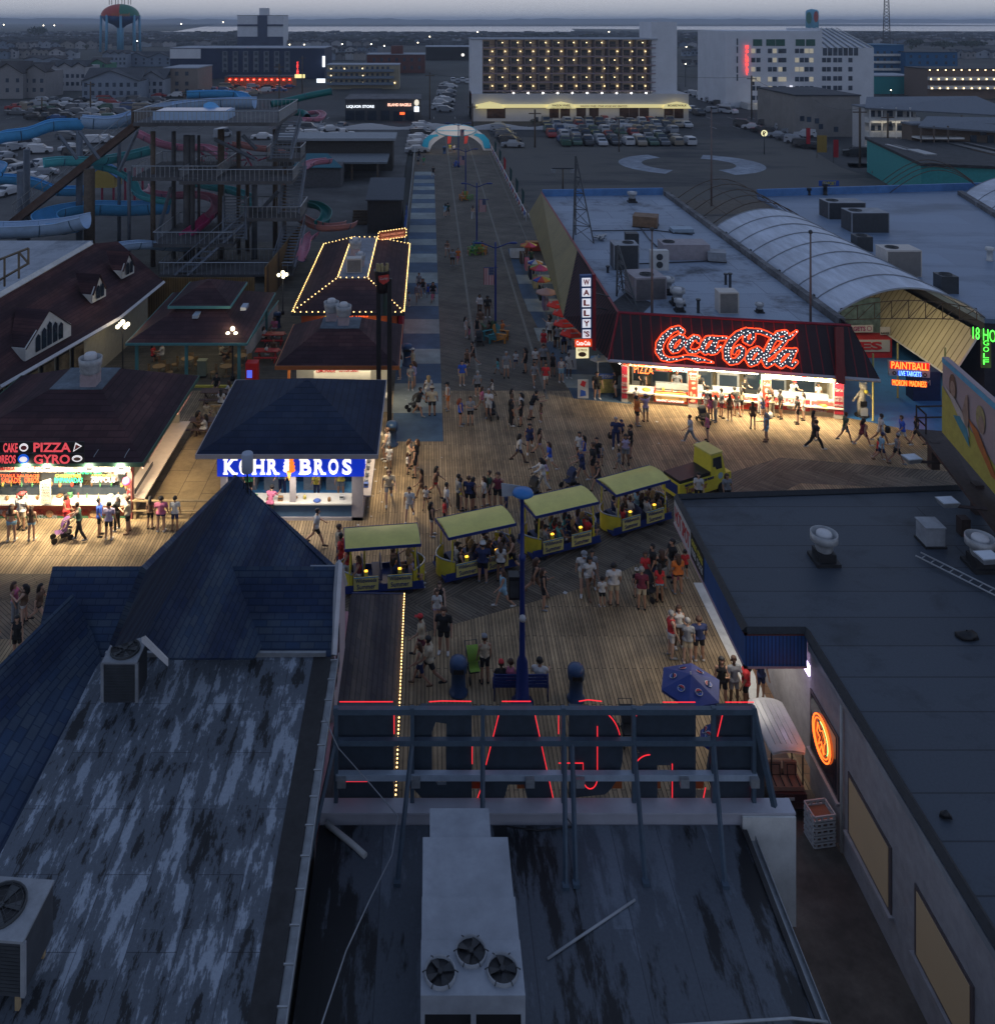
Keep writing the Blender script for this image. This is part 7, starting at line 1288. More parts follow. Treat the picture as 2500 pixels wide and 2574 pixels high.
# people
def capsule(mb,a,b,ra,rb,n=10):
 a,b=zV(a),zV(b);d=(b-a);l=d.length or 1e-4;d=d/l if l>1e-4 else zV((0,0,1))
 pts=[];rs=[]
 for t in(-90,-55,-20):pts.append(a+d*ra*math.sin(R(t)));rs.append(max(.002,ra*math.cos(R(t))))
 for t in(20,55,90):pts.append(b+d*rb*math.sin(R(t)));rs.append(max(.002,rb*math.cos(R(t))))
 mb.tube(pts,rs,n)
def rotx(v,a):return zV((v.x,v.y*math.cos(a)-v.z*math.sin(a),v.y*math.sin(a)+v.z*math.cos(a)))
def skeleton(p,kid=False,fem=False):
 "facing -Y; p: pose dict of degrees"
 B=[];lean=R(p.get('lean',0));sit=p.get('sit',0);ph=.93;
 if sit:ph=.47
 pel=zV((0,0,ph));up=rotx(zV((0,0,1)),lean)
 ch=pel+up*.38;nk=pel+up*.53;hs=1.22 if kid else 1.0;hd=nk+rotx(zV((0,-.02,.16)),lean*.6+R(p.get('head',0)))
 sw=.155 if fem else .185;hw=.085;cr_=.115 if fem else .13
 B+=[('pelvis',pel+zV((-.07,0,0)),pel+zV((.07,0,0)),.115,.115),('torso',pel+up*.08,ch,.115,cr_),('torso',ch+zV((-.09,0,0)),ch+zV((.09,0,0)),.105,.105),('torso',ch+up*.07+zV((-sw+.04,0,0)),ch+up*.07+zV((sw-.04,0,0)),.065,.065),('neck',nk-up*.05,hd-zV((0,0,.05)),.05,.05)]
 B+=[('head',hd+zV((0,.015,.03*hs)),hd+zV((0,.0,-.02)),.095*hs,.08*hs),('head',hd+zV((0,-.03,-.06*hs)),hd+zV((0,-.04,-.04)),.052*hs,.05*hs),('head',hd+zV((0,-.085*hs,.0)),hd+zV((0,-.10*hs,-.025)),.014,.016)]
 for s in(-1,1):B.append(('head',hd+zV((s*.085*hs,.01,.01)),hd+zV((s*.09*hs,.015,-.02)),.016,.014))
 if p.get('lhair'):pass
 for s,k in((-1,'l'),(1,'r')):
  hip=pel+zV((s*hw,0,-.02));t=R(p.get('t'+k,0));kb=R(p.get('k'+k,4));sp=R(p.get('sp',3))*s
  d=rotx(zV((math.sin(sp),0,-math.cos(sp))),t if not sit else R(-85));kn=hip+d*.43;d2=rotx(zV((math.sin(sp)*.5,0,-1)),(t+kb)if not sit else R(p.get('k'+k,0)));an=kn+d2*.40
  B+=[('thigh',hip,kn,.085,.058),('calf',kn,kn+d2*.13,.056,.06),('calf',kn+d2*.13,an,.058,.036),('foot',an+zV((0,.02,-.02)),an+zV((s*.02,-.15,-.045)),.04,.033)]
  sh=ch+up*.07+zV((s*sw,0,0));a1=R(p.get('a'+k,8));ab=R(p.get('b'+k,9));el_=R(p.get('e'+k,15));ti=R(p.get('i'+k,0))
  d=rotx(zV((s*math.sin(ab),0,-math.cos(ab))),-a1+lean*.3);eb=sh+d*.29;d2=rotx(zV((s*math.sin(ab*.4)-s*math.sin(ti),0,-math.cos(ab*.4)*math.cos(ti))),-(a1+el_)+lean*.3);wr=eb+d2*.25
  B+=[('upperarm',sh,eb,.052,.040),('forearm',eb,wr,.041,.027),('hand',wr+d2*.02,wr+d2*.085,.026,.030)]
  q=d2.orthogonal().normalized()if abs(d2.x)<.9 else zV((0,1,0));q=zV((0,1,0))-d2*d2.y;q=q.normalized()if q.length>.1 else zV((1,0,0))
  cr2=d2.cross(q)
  for f in range(4):st=wr+d2*.09+q*(.024-.016*f);B.append(('hand',st,st+d2*(.055+.012*(f in(1,2)))+cr2*(-s*.0)+cr2*.012,.0085,.007))
  st=wr+d2*.04+q*.03;B.append(('hand',st,st+d2*.04-q*-.025,.010,.008))
 return B,hd,hs
POSE=dict(stand={},stand2=dict(tl=3,tr=-6,kr=12,al=18,el=70,il=20),fold=dict(al=22,ar=22,el=85,er=85,il=45,ir=45,tl=2),phone=dict(ar=35,er=95,ir=25,al=6,el=18,head=-12,tr=-4),walk=dict(tl=-26,kl=10,tr=20,kr=26,al=-20,ar=24,el=20,er=30,lean=4),walk2=dict(tl=16,kl=30,tr=-20,kr=6,al=22,ar=-16,el=35,er=18,lean=3),push=dict(al=48,ar=48,el=22,er=22,tl=-16,tr=14,kr=18,lean=8),point=dict(ar=25,br=82,er=8,al=6),up=dict(al=125,ar=125,el=105,er=105,bl=45,br=45),lean=dict(al=52,ar=52,el=55,er=55,lean=22,tl=12,tr=-2),sit=dict(sit=1,al=35,ar=30,el=40,er=45),sit2=dict(sit=1,al=15,ar=45,el=60,er=70,kl=12,head=-8),bag=dict(al=4,ar=2,el=6,er=6,tl=-12,tr=10,kr=14))
_pv={}
def variant(pose,kid,fem,top,bot,hair):
 key=(pose,kid,fem)
 if key not in _pv:
  B,hd,hs=skeleton(POSE[pose],kid,fem);mb=MB()
  for b in B:capsule(mb,b[1],b[2],b[3],b[4],8)
  me=bpy.data.meshes.new('raw');me.from_pydata(mb.v,[],mb.f);o=bpy.data.objects.new('raw',me);COL.objects.link(o)
  m=o.modifiers.new('r','REMESH');m.mode='VOXEL';m.voxel_size=.0145;m.use_smooth_shade=True
  m=o.modifiers.new('s','SMOOTH');m.factor=.5;m.iterations=3
  dg=bpy.context.evaluated_depsgraph_get();r=bpy.data.meshes.new_from_object(o.evaluated_get(dg));bpy.data.objects.remove(o)
  V=np.empty(len(r.vertices)*3);r.vertices.foreach_get('co',V);V=V.reshape(-1,3);Nn=np.array([tuple(v.normal)for v in r.vertices]);Fc=np.array([p.vertices[:]for p in r.polygons]);C=V[Fc].mean(1)
  best=np.full(len(C),9.9);lab=np.zeros(len(C),int);tt=np.zeros(len(C))
  for i,b in enumerate(B):
   a_,b_=np.array(b[1]),np.array(b[2]);d=b_-a_;t=np.clip(((C-a_)@d)/(d@d+1e-9),0,1);rr_=b[3]+(b[4]-b[3])*t;dist=np.linalg.norm(C-a_-t[:,None]*d,axis=1)/rr_
   k=dist<best;best[k]=dist[k];lab[k]=i;tt[k]=t[k]
  names=np.array([b[0]for b in B])[lab];r.name='body'
  _pv[key]=dict(me=r,V=V,N=Nn,F=Fc,C=C,n=names,t=tt,hd=hd,hs=hs,lab=lab,B=B,sh={})
 D=_pv[key]
 def shell(nm,mask,off):
  if nm in D['sh']:return D['sh'][nm]
  f=D['F'][mask];used,inv=np.unique(f,return_inverse=True);f2=inv.reshape(f.shape);v=D['V'][used]+D['N'][used]*off
  me=bpy.data.meshes.new(nm);me.from_pydata(v.tolist(),[],f2.tolist());me.polygons.foreach_set('use_smooth',[True]*len(f2));D['sh'][nm]=me;return me
 FB=[i for i,b in enumerate(D['B'])if b[0]=='foot'][0]+.5;n,t,C,hd,hs=D['n'],D['t'],D['C'],D['hd'],D['hs'];out=[('body',D['me'],'skin')]
 ua=n=='upperarm';fa=n=='forearm';to=n=='torso';pe=n=='pelvis';th=n=='thigh';ca=n=='calf'
 zt=C[:,2]
 if top=='tee':out.append(('shirt',shell('shirt_tee',to|(ua&(t<.62))|(pe&(zt>D['B'][0][1].z-.02)),.016),'top'))
 elif top=='long':out.append(('shirt',shell('shirt_long',to|ua|(fa&(t<.85))|(pe&(zt>D['B'][0][1].z-.02)),.016),'top'))
 elif top=='tank':out.append(('shirt',shell('shirt_tank',(to&(D['lab']!=3))|(to&(abs(C[:,0])<.11))|(pe&(zt>D['B'][0][1].z)),.013),'top'))
 elif top=='bikini':out.append(('shirt',shell('bikini_top',to&(zt>D['B'][2][1].z-.06)&(zt<D['B'][2][1].z+.05),.01),'top'))
 elif top=='dress':out.append(('dress',shell('dress',to|(pe)|(th&(t<.5)),.02),'top'))
 if bot=='shorts':out.append(('shorts',shell('shorts',(pe&(zt<D['B'][0][1].z+.06))|(th&(t<.62)),.014),'bot'))
 elif bot=='mini':out.append(('shorts',shell('mini',(pe&(zt<D['B'][0][1].z+.06))|(th&(t<.25)),.012),'bot'))
 elif bot=='pants':out.append(('trousers',shell('pants',(pe&(zt<D['B'][0][1].z+.06))|th|ca,.014),'bot'))
 out+=[('shoe',shell('shoe_a',(n=='foot')&(D['lab']<FB),.012),'shoe'),('shoe',shell('shoe_b',(n=='foot')&(D['lab']>FB),.012),'shoe')]
 he=(n=='head')|(n=='neck');dx,dy,dz=C[:,0]-hd.x,C[:,1]-hd.y,C[:,2]-hd.z
 out.append(('hair',shell('hair_s',he&((dz>.055*hs)|((dy>-.01)&(dz>-.05))),.016),'hair'))
 if hair=='l':
  if 'hl'not in D['sh']:
   q=MB();q.tube([hd+zV((0,.03,.07)),hd+zV((0,.06,.0)),hd+zV((0,.085,-.10)),hd+zV((0,.10,-.22)),hd+zV((0,.09,-.33))],[.06*hs,.092*hs,.09,.08,.035],10);me=bpy.data.meshes.new('hl');me.from_pydata(q.v,[],q.f);me.polygons.foreach_set('use_smooth',[True]*len(q.f));D['sh']['hl']=me
  out.append(('long_hair',D['sh']['hl'],'hair'))
 if hair=='c':
  if 'cap'not in D['sh']:
   q=MB();q.lathe(hd+zV((0,.005,.055*hs)),[(.108*hs,-.02),(.107*hs,.03),(.08*hs,.07),(.02,.09)],14);q.grid([[(hd.x+x,hd.y+y,hd.z+.045*hs)for x in(-.07,0,.07)]for y in(-.08,-.2*hs)]);me=bpy.data.meshes.new('cap');me.from_pydata(q.v,[],q.f);me.polygons.foreach_set('use_smooth',[True]*len(q.f));D['sh']['cap']=me
  out.append(('cap',D['sh']['cap'],'cap'))
 return out
CC=dict(w=('white',(.50,.49,.48)),k=('black',(.014,.014,.016)),n=('navy',(.018,.028,.09)),b=('blue',(.03,.09,.45)),r=('red',(.48,.03,.035)),p=('pink',(.52,.14,.24)),g=('grey',(.20,.21,.23)),y=('yellow',(.52,.42,.06)),o=('orange',(.55,.15,.03)),t=('teal',(.10,.34,.36)),e=('green',(.05,.28,.10)),u=('lilac',(.38,.32,.46)),m=('maroon',(.14,.02,.04)),c=('cream',(.45,.38,.27)),l=('light blue',(.22,.38,.50)),h=('brown',(.12,.07,.045)),d=('dark green',(.03,.07,.05)))
SK=[(.42,.24,.16),(.36,.20,.13),(.24,.13,.08),(.10,.055,.035),(.47,.29,.21)]
HC=dict(k=(.012,.01,.01),b=(.06,.03,.018),y=(.32,.22,.10),g=(.28,.27,.26),r=(.20,.05,.02))
def pm_(pre,c):return mat(pre+CC[c][0],CC[c][1],.85,.14,9)
POSEW=dict(stand='standing',stand2='standing with one arm bent',fold='standing with folded arms',phone='looking at a phone',walk='walking',walk2='walking',push='pushing a stroller',point='with one arm stretched out',up='with both hands on the head',lean='leaning forward',sit='sitting',sit2='sitting',bag='walking')
PN=0;PEOPLE=[];_seen={}
TOPW=dict(tee='shirt',long='long sleeved top',tank='sleeveless top',dress='dress',bikini='bikini top')
BOTW=dict(shorts='shorts',mini='short shorts',pants='trousers')
def person(px,py,pose,face,top,bot,hair,kid=0,where='',z=0.0,loc=None,sc=None,grp=None):
 global PN;PN+=1;rnd=random.Random(PN*7+1)
 tk,tcol=top;bk,bcol=(bot if bot else(None,None));hk,hc=hair[0],hair[1];fem=hk=='l'or tk in('dress','bikini')
 if fem and hk=='s':hk='l'if rnd.random()<.3 else 's'
 vs=variant(pose,bool(kid),fem,tk,bk,hk);sk=SK[rnd.choice((0,0,1,1,2,4,3 if rnd.random()<.5 else 0))]
 ms=dict(skin=mat('skin %d'%SK.index(sk),sk,.6,.08,12),top=pm_('cloth ',tcol),bot=pm_('cloth ',bcol)if bcol else None,shoe=pm_('shoe ',rnd.choice('wwkkgh')),hair=mat('hair '+(hc if hk!='c'else 'b'),HC.get(hc,HC['b'])if hk!='c'else HC['b'],.6,.2,20),cap=pm_('cap ',hc)if hk=='c'else None)
 p=zV(loc)if loc is not None else G(px,py,z);root=None
 for nm,me,mk_ in vs:
  m_=ms[mk_]
  o=bpy.data.objects.new('person'if nm=='body'else nm,me);COL.objects.link(o)
  if len(me.materials)==0:me.materials.append(m_)
  o.material_slots[0].link='OBJECT';o.material_slots[0].material=m_
  if nm=='body':root=o
  else :o.parent=root
 s=(sc or(rnd.uniform(.95,1.05)*(.97 if fem else 1.03)))*({0:1,1:.70,2:.58}[kid]);f0={'F':0,'R':90,'B':180,'L':-90}[face]if isinstance(face,str)else face
 root.location=p;root.rotation_euler=(0,0,R(f0+rnd.uniform(-15,15)));wd_=rnd.choice((1.0,1.08,1.15,1.3))if not kid else 1.05;root.scale=(s*wd_,s*wd_,s)
 nmc=CC[tcol][0];d=('child'if kid else 'woman'if fem else 'person')+' in '+nmc+' '+TOPW[tk]
 if bk and tk!='dress':d+=' and '+CC[bcol][0]+' '+BOTW[bk]
 PEOPLE.append([root,d,POSEW[pose],where,p.x,p.y,grp or 'people '+where,kid]);root['category']='child'if kid else 'person';return root
W_=[('on the picnic deck',lambda x,y:y<1110 and x<620),('near the custard stand side',lambda x,y:950<x<1110 and 1060<y<1215)]
DATA="""
=on the far pier lane
1089 445 walk F tee.k shorts.k sk|1051 416 stand B tee.g shorts.k sk|1065 418 stand B tee.e shorts.g sb|1119 546 walk B tee.l shorts.w lk|1125 546 walk B tee.d shorts.k sk|1188 552 walk B bikini.c pants.w lb|1124 645 walk F bikini.k mini.w lk|1137 668 stand F tee.g shorts.k sb|1151 666 walk F tee.o shorts.p sb|1131 384 stand F tee.y shorts.w sk|1141 386 stand2 F tee.w shorts.k lb|1053 400 stand B tee.k pants.n sk
=on the striped pavement
1050 762 walk F tee.g shorts.c sk|1053 733 stand F tee.g shorts.k sb|1063 747 walk F tank.k shorts.g lk|1076 747 walk F dress.b - lb 1|1088 757 walk F tee.k shorts.g lk|1087 763 walk F tee.p shorts.p lb 2|1038 942 stand2 L tee.c shorts.g cw|1041 972 stand L tee.u mini.b lb|1005 953 stand L tee.l mini.t lk|1077 1012 stand B dress.w - ly|1028 770 stand R tee.l shorts.n sk 1
=between the pier lamps and the striped pavement
1205 790 stand2 F long.w pants.h lk|1225 798 stand F tee.k shorts.h sk|1170 849 phone R dress.w - lk|1179 853 stand L dress.p - lk 2|1199 847 stand F dress.k - lk|1207 831 stand B tee.h shorts.c sk|1161 969 stand F tee.b shorts.c sk|1174 934 walk F tank.h shorts.k lb|1189 922 walk L tank.k shorts.h sk|1200 997 stand B tee.g shorts.k sg|1237 996 walk L dress.w - lb 1
=in the crowd beside the red parasols
1251 943 walk L tee.t shorts.l lk 1|1272 950 stand F tee.g shorts.w sg|1296 926 walk F tee.w shorts.n sk 1|1320 936 stand L dress.k - lk|1345 930 stand2 F tee.w mini.k lk|1342 971 walk F tee.g mini.w lk|1371 979 walk F tee.r shorts.w sk|1365 928 stand F tee.g shorts.k sk|1389 946 stand F dress.k - sk|1410 961 fold F tank.w shorts.l sb|1429 951 stand2 F tee.w shorts.w sg|1366 882 stand F dress.r - lb|1381 860 stand B tee.w shorts.k sk|1401 876 lean B tee.g shorts.k cw|1417 889 stand B tee.n shorts.k sk|1393 872 stand R tee.h shorts.k lk|1432 897 stand B tee.g pants.n lk|1380 842 phone L tank.h mini.k lk
=under the multicoloured parasols
1383 706 stand R tee.y shorts.g sk|1322 655 stand L dress.h - lb|1335 670 stand B tee.d shorts.k sk|1402 722 stand R tee.l pants.k sb
=on the deck corner beside the restaurant post
1500 1003 stand F tee.k shorts.k sk|1546 997 stand L tee.k shorts.w lk
=near the end of the striped pavement
1052 1046 push R tee.k shorts.w sk|1086 1045 stand B tee.c shorts.k cc|1125 1031 stand L tank.w shorts.o ck|1032 982 stand2 F tee.g shorts.g sk
=in the middle of the deck
1157 1070 phone R tank.b mini.k lr|1182 1068 fold F tee.g shorts.k sb|1210 1037 walk R tee.p mini.w lb|1228 1052 phone F tee.w shorts.w sg|1284 1070 stand R tee.k pants.k lk|1288 1070 stand R tee.o shorts.k sk 1|1309 1071 phone L dress.k - lk|1336 1054 lean R tee.k shorts.w sk|1359 1060 stand L tee.h mini.p lk 1|1304 1164 walk R tee.w shorts.n lk|1331 1136 walk F dress.n - lk|1355 1149 walk R tank.h mini.u lk|1310 1052 stand2 L tee.w shorts.k lk|1286 1042 stand R tee.h shorts.k lk
=beside the custard stand
1029 1176 fold R tank.c mini.k lb|1024 1191 stand R tee.w shorts.k lb 1|1043 1199 stand L dress.k - lk|1047 1180 phone L tank.k mini.k lb|978 1178 stand F tee.w shorts.w sk 1|974 1158 stand L tank.w shorts.g sb|964 1152 lean L tee.c shorts.g cr|977 1265 walk F tee.c shorts.g sb|1029 1310 walk F tee.w shorts.w sk|1060 1259 walk L dress.h - lk|1070 1278 walk F tee.w shorts.h lk 1|1095 1251 walk R tank.h mini.r lk|1085 1347 phone R tank.k mini.w lk|679 1310 lean B tee.p shorts.k sk
=waiting behind the tram
1122 1307 stand R tee.w shorts.g sk|1117 1320 stand R tee.r shorts.k sk 1|1152 1280 stand R tee.g pants.k sk|1158 1282 stand R tank.y mini.c lk|1178 1283 stand B tee.n shorts.k sb|1190 1280 stand R dress.k - lk|1216 1277 stand2 L tee.w shorts.k lb|1230 1274 stand L tee.d shorts.k sb|1251 1277 stand F tank.m shorts.k sb|1272 1296 stand L tee.n shorts.n sk 1
=behind the tram right of the lamp post
1364 1233 push L long.w pants.w lk|1381 1184 walk L tee.b shorts.w lb|1463 1207 push L tee.n shorts.n sg|1456 1161 stand F tee.w shorts.h lk|1467 1173 stand L tank.b mini.w lk|1490 1198 stand2 L tee.k shorts.k sb|1499 1180 stand F tee.k shorts.n sk|1509 1171 stand F tee.g shorts.k sk 1|1503 1240 walk L dress.k - sb|1547 1125 bag F tee.n pants.n sg|1561 1110 stand F tee.n shorts.k cn 1|1584 1150 phone L tee.k shorts.k ck|1572 1167 stand F tank.u shorts.g lk|1556 1185 walk L tee.g shorts.g sk 1|1375 1210 lean L tee.u shorts.y lk 1
=in front of the restaurant counters
1600 1069 phone R tee.o shorts.k sk|1622 1060 up B tee.u shorts.g cu|1598 1024 stand B tee.w shorts.k sk 1|1784 1058 stand B tank.p mini.p lk|1797 1060 stand L tee.c pants.g lb|1812 1050 stand R tee.g shorts.m sk|1833 1058 stand B dress.h - lk|1851 1046 lean B tee.k shorts.w sk|1861 1042 stand B tank.c shorts.k lk|1891 1079 stand B tee.h mini.k lb|1909 1041 stand R tee.w pants.w lk|1939 1048 stand B tee.c pants.c lb|1932 1046 stand B tank.r shorts.r lk|1961 1052 stand L tee.k shorts.k ck|2003 1065 stand L tee.k shorts.k sk|2018 1056 stand L tank.w shorts.w lk|1916 1050 stand B tee.n mini.n lk 1|1777 1040 stand B tee.g shorts.w sk
=walking across the right part of the deck
1735 1117 walk L tee.w pants.g sb|1777 1109 stand L tee.p mini.k ly|1925 1109 stand2 L dress.l - sg|2048 1131 walk R tee.k pants.k sb|2044 1105 stand R tank.h shorts.g lk|2123 1113 walk R tee.d shorts.g sb|2168 1123 walk R dress.m - lk|2212 1117 walk R tee.w shorts.w sk|2214 1165 walk R tee.l shorts.n cn|2206 1155 walk R tee.r shorts.k sk 1|2267 1123 walk L tee.b shorts.w sb|2253 1169 walk R tank.g shorts.k cg|2303 1122 walk L tank.k shorts.k lb|1826 1270 stand F tee.g shorts.k lb|1755 1272 stand2 F tee.w shorts.k lk|2425 1268 sit L tee.u pants.w sk
=between the shingled gable and the last tram car
795 1373 walk R tee.w shorts.k sk|852 1420 stand R tee.c pants.n sb|874 1472 walk L tank.r pants.w lb|903 1490 walk L tank.m pants.w lb|857 1445 stand L tee.r shorts.r sk
=in front of the tram
1213 1464 phone B tee.n shorts.k cw|1258 1461 stand B tee.w mini.k lb|1288 1440 walk L tank.h shorts.k lk|1265 1530 walk L dress.l - lb|1345 1500 walk R tank.k shorts.h lb|1366 1532 phone R dress.k - lb|1098 1578 walk F tee.w mini.u lb|1115 1641 stand F tee.k shorts.k sb|1060 1658 walk L tee.c shorts.m cr|1104 1560 walk F tank.k shorts.k lb|1080 1718 walk L tee.c shorts.k sk|1056 1728 walk L tank.c shorts.n lb|1467 1486 walk F tee.w shorts.c cg|1480 1495 walk F tee.w mini.w lk|1487 1480 stand F tee.g shorts.g sk|1218 1718 stand B tank.c shorts.k cg
=in the group by the red shirts
1513 1525 stand B tee.w shorts.k sk 1|1542 1520 stand B tee.w shorts.c sk|1612 1532 stand B tee.m shorts.c sg|1657 1514 stand B tee.r mini.l lk|1600 1502 stand B tee.k shorts.w cw 1|1621 1480 stand2 F tee.r shorts.k lb|1662 1478 stand B tank.k shorts.g lb|1690 1458 stand L tee.k pants.w sk|1703 1492 stand B tee.o mini.k lb|1721 1454 stand B tee.r shorts.k sk 1|1640 1470 stand L tee.k shorts.n sk
=beside the white strip near the blue parasol
1686 1652 stand R tank.r shorts.w sg|1705 1628 stand F tank.w pants.h lb|1727 1668 point B tee.g shorts.c sg|1756 1660 stand B tee.n shorts.k sb|1844 1775 phone F tee.g shorts.g sb|1874 1775 stand2 L tee.r shorts.k lb|1911 1760 stand F tee.n shorts.n sk|1813 1772 phone F tank.k shorts.k lk
=at the lower left edge
38 1562 phone R tank.p pants.g lb|62 1568 phone L tank.h mini.w lk|100 1570 walk R tee.h mini.k lk|44 1660 stand F dress.k - lk
=in front of the pizza stand
30 1360 stand B bikini.h mini.l lb|54 1332 stand B tee.w shorts.c cr|80 1358 stand B tank.h mini.l lb|168 1330 stand2 R dress.r - lk|200 1360 push L tank.d pants.k sb|250 1348 phone R tee.b shorts.k sk|274 1357 stand B tee.u shorts.k sk|295 1334 phone L tee.k pants.k sg|322 1340 fold L tee.c shorts.k sb|378 1330 stand B tee.h shorts.k lk|405 1336 stand B tee.p mini.n sk|440 1335 stand B tee.w shorts.n sk
"""
for blk in DATA.strip().split('='):
 if not blk.strip():continue
 where,rows=blk.strip().split('\n',1)
 for r_ in rows.replace('\n','|').split('|'):
  f_=r_.split()
  if len(f_)<7:continue
  tp=f_[4].split('.');bt=None if f_[5]=='-'else f_[5].split('.')
  person(float(f_[0]),float(f_[1]),f_[2],f_[3],tp,bt,f_[6],int(f_[7])if len(f_)>7 else 0,where)
for lc,ps,tp,bt,hr,wh in(((-9.4,46.3,0),'stand2',('tee','e'),('shorts','k'),'sk','inside the custard stand'),((-7.7,46.6,0),'lean',('tee','l'),('pants','n'),'cn','inside the custard stand'),((-5.85,46.2,0),'lean',('tee','y'),('pants','n'),'ln','inside the custard stand'),((-4.6,46.4,0),'point',('tee','y'),('shorts','g'),'sk','inside the custard stand')):person(0,0,ps,'F',tp,bt,hr,0,wh,loc=lc)
for u,ps,tp,hr in((1.0,'stand2','k','ck'),(4.6,'lean','k','sk'),(7.4,'lean','k','ck'),(8.7,'stand','e','sk'),(10.4,'lean','w','cr'),(12.0,'stand2','w','lk'),(3.2,'stand','g','sk')):person(0,0,ps,'F',('tee',tp),('pants','k'),hr,0,'behind the restaurant counter',loc=Wl(u,.02,-1.35))
for x,ps,tp,hr in((-21.6,'stand2','m','cm'),(-18.4,'lean','m','sk'),(-16.4,'lean','w','ck')):person(0,0,ps,'F',('tee',tp),('pants','k'),hr,0,'behind the pizza stand counter',loc=(x,46.4,0))
for px,py,fc,tp,hr,wh,z_ in((664,862,'R','w','lk','at the red picnic tables',.0),(690,838,'F','p','lb','at the red picnic tables',.0),(669,905,'R','w','lk','at the red picnic tables',0),(688,893,'F','h','sb','at the red picnic tables',0),(545,985,'F','k','sk','at the brown table behind the custard stand',0),(556,1028,'B','w','lk','at the brown table behind the custard stand',0),(574,1005,'L','w','lb','at the brown table behind the custard stand',0),(520,1060,'B','c','sk','beside the pizza side counter',0),(500,1085,'R','h','lk','beside the pizza side counter',0),(516,1095,'L','w','lk','beside the pizza side counter',0),(385,908,'R','r','lk','in the dining pavilion',0),(408,905,'L','w','sb','in the dining pavilion',0),(556,905,'R','c','ly','in the dining pavilion',0),(578,910,'L','h','sb','in the dining pavilion',0),(1228,846,-60,'h','lk','in the pier deck chairs',0),(1262,845,70,'o','sr','in the pier deck chairs',0),(1164,500,-70,'o','sb','in the pier deck chairs',0),(1186,640,-80,'e','sk','in the pier deck chairs',0),(1212,636,80,'o','sk','in the pier deck chairs',0),(1146,418,-80,'b','sk','in the pier deck chairs',0)):
 person(px,py,'sit'if px%2 else 'sit2',fc,('tee',tp),('shorts','k'if px%3 else 'w'),hr,0,wh,sc=1.0)
for dx,tp,hr,kd in((-.70,'k','cr',0),(-.35,'p','sb',0),(.0,'e','sb',1),(.72,'w','sk',0)):b=G(1307,1745);person(0,0,'sit','B',('tee'if tp!='p'else 'tank',tp),('shorts','k'),hr,kd,'on the blue bench',loc=(b.x+dx,b.y-.02,.0))
rnd=random.Random(99)
for ti,(t,c,ang,L)in enumerate(TR):
 for k in range(4):
  for j,yy_ in enumerate((-.38,.0,.36)):
   if(ti==0 and(k<2 or j==1))or rnd.random()<.12:continue
   x=-L*.75+k*L*.5+.18;ca,sa=math.cos(ang),math.sin(ang);tp=rnd.choice('wkgnhrtcluw');o=person(0,0,rnd.choice(('sit','sit2')),90+math.degrees(ang),(rnd.choice(('tee','tank')),tp),('shorts',rnd.choice('kgnwc')),rnd.choice(('sk','lk','lb','sb','ck','ly')),0,'in the '+['last','third last','second last','first'][0:1][0]*0+['last tram car','tram car left of the lamp post','tram car right of the lamp post','tram car behind the tractor'][ti],loc=(c.x+x*ca-yy_*sa,c.y+x*sa+yy_*ca,.22),sc=.92)
cab=person(0,0,'sit',117,('tee','w'),('shorts','k'),'sk',0,'driving in the tractor cab',loc=(14.0+.9*math.cos(R(27)),46.9+.9*math.sin(R(27)),.75),sc=.85)
used={}
for e in PEOPLE:used.setdefault((e[1],e[2],e[3]),[]).append(e)
fin={}
for k_,l_ in used.items():
 l_.sort(key=lambda e:e[4])
 for i,e in enumerate(l_):
  s=(k_[0]+' '+k_[2])if False else k_[0]+' '+k_[1]+' '+k_[2]
  if len(s.split())>13:s=k_[0]+' '+k_[2]
  fin.setdefault(s,[]).append(e)
for s,l_ in fin.items():
 l_.sort(key=lambda e:e[4]);n_=len(l_)
 for i,e in enumerate(l_):
  t=s
  if len(t.split())>14:t=' '.join(t.split()[:14])
  if n_>1:t=('leftmost 'if i==0 else 'rightmost 'if i==n_-1 else 'middle 'if n_==3 else ORD[i].replace(' from the left','')+' from left ')+t
  e[0]['label']=t;e[0]['group']=e[6]
for lb,px,py,z_,c_ in(('dark shoulder bag hanging from the hand of the navy dressed walker',1534,1113,.25,black),('dark backpack on the back of the light blue shirt walker',2230,1120,.75,black),('pink bottle carried by the child near the orange top',1697,1478,.35,mat('pink bottle',(.5,.12,.25),.5,.1)),('white bag on the deck in front of the restaurant counter',1935,1052,.0,white)):
 g=G(px,py);rnd=random.Random(px);g.z=z_;MB().grid([[(g.x+w_*math.cos(k*.785),g.y+w_*.6*math.sin(k*.785),z_+h_)for k in range(8)]for w_,h_ in((.1,0),(.17,.06),(.17,.28),(.08,.4))],close=True,caps=True).zb('bag',c_,None,lb,'bag')
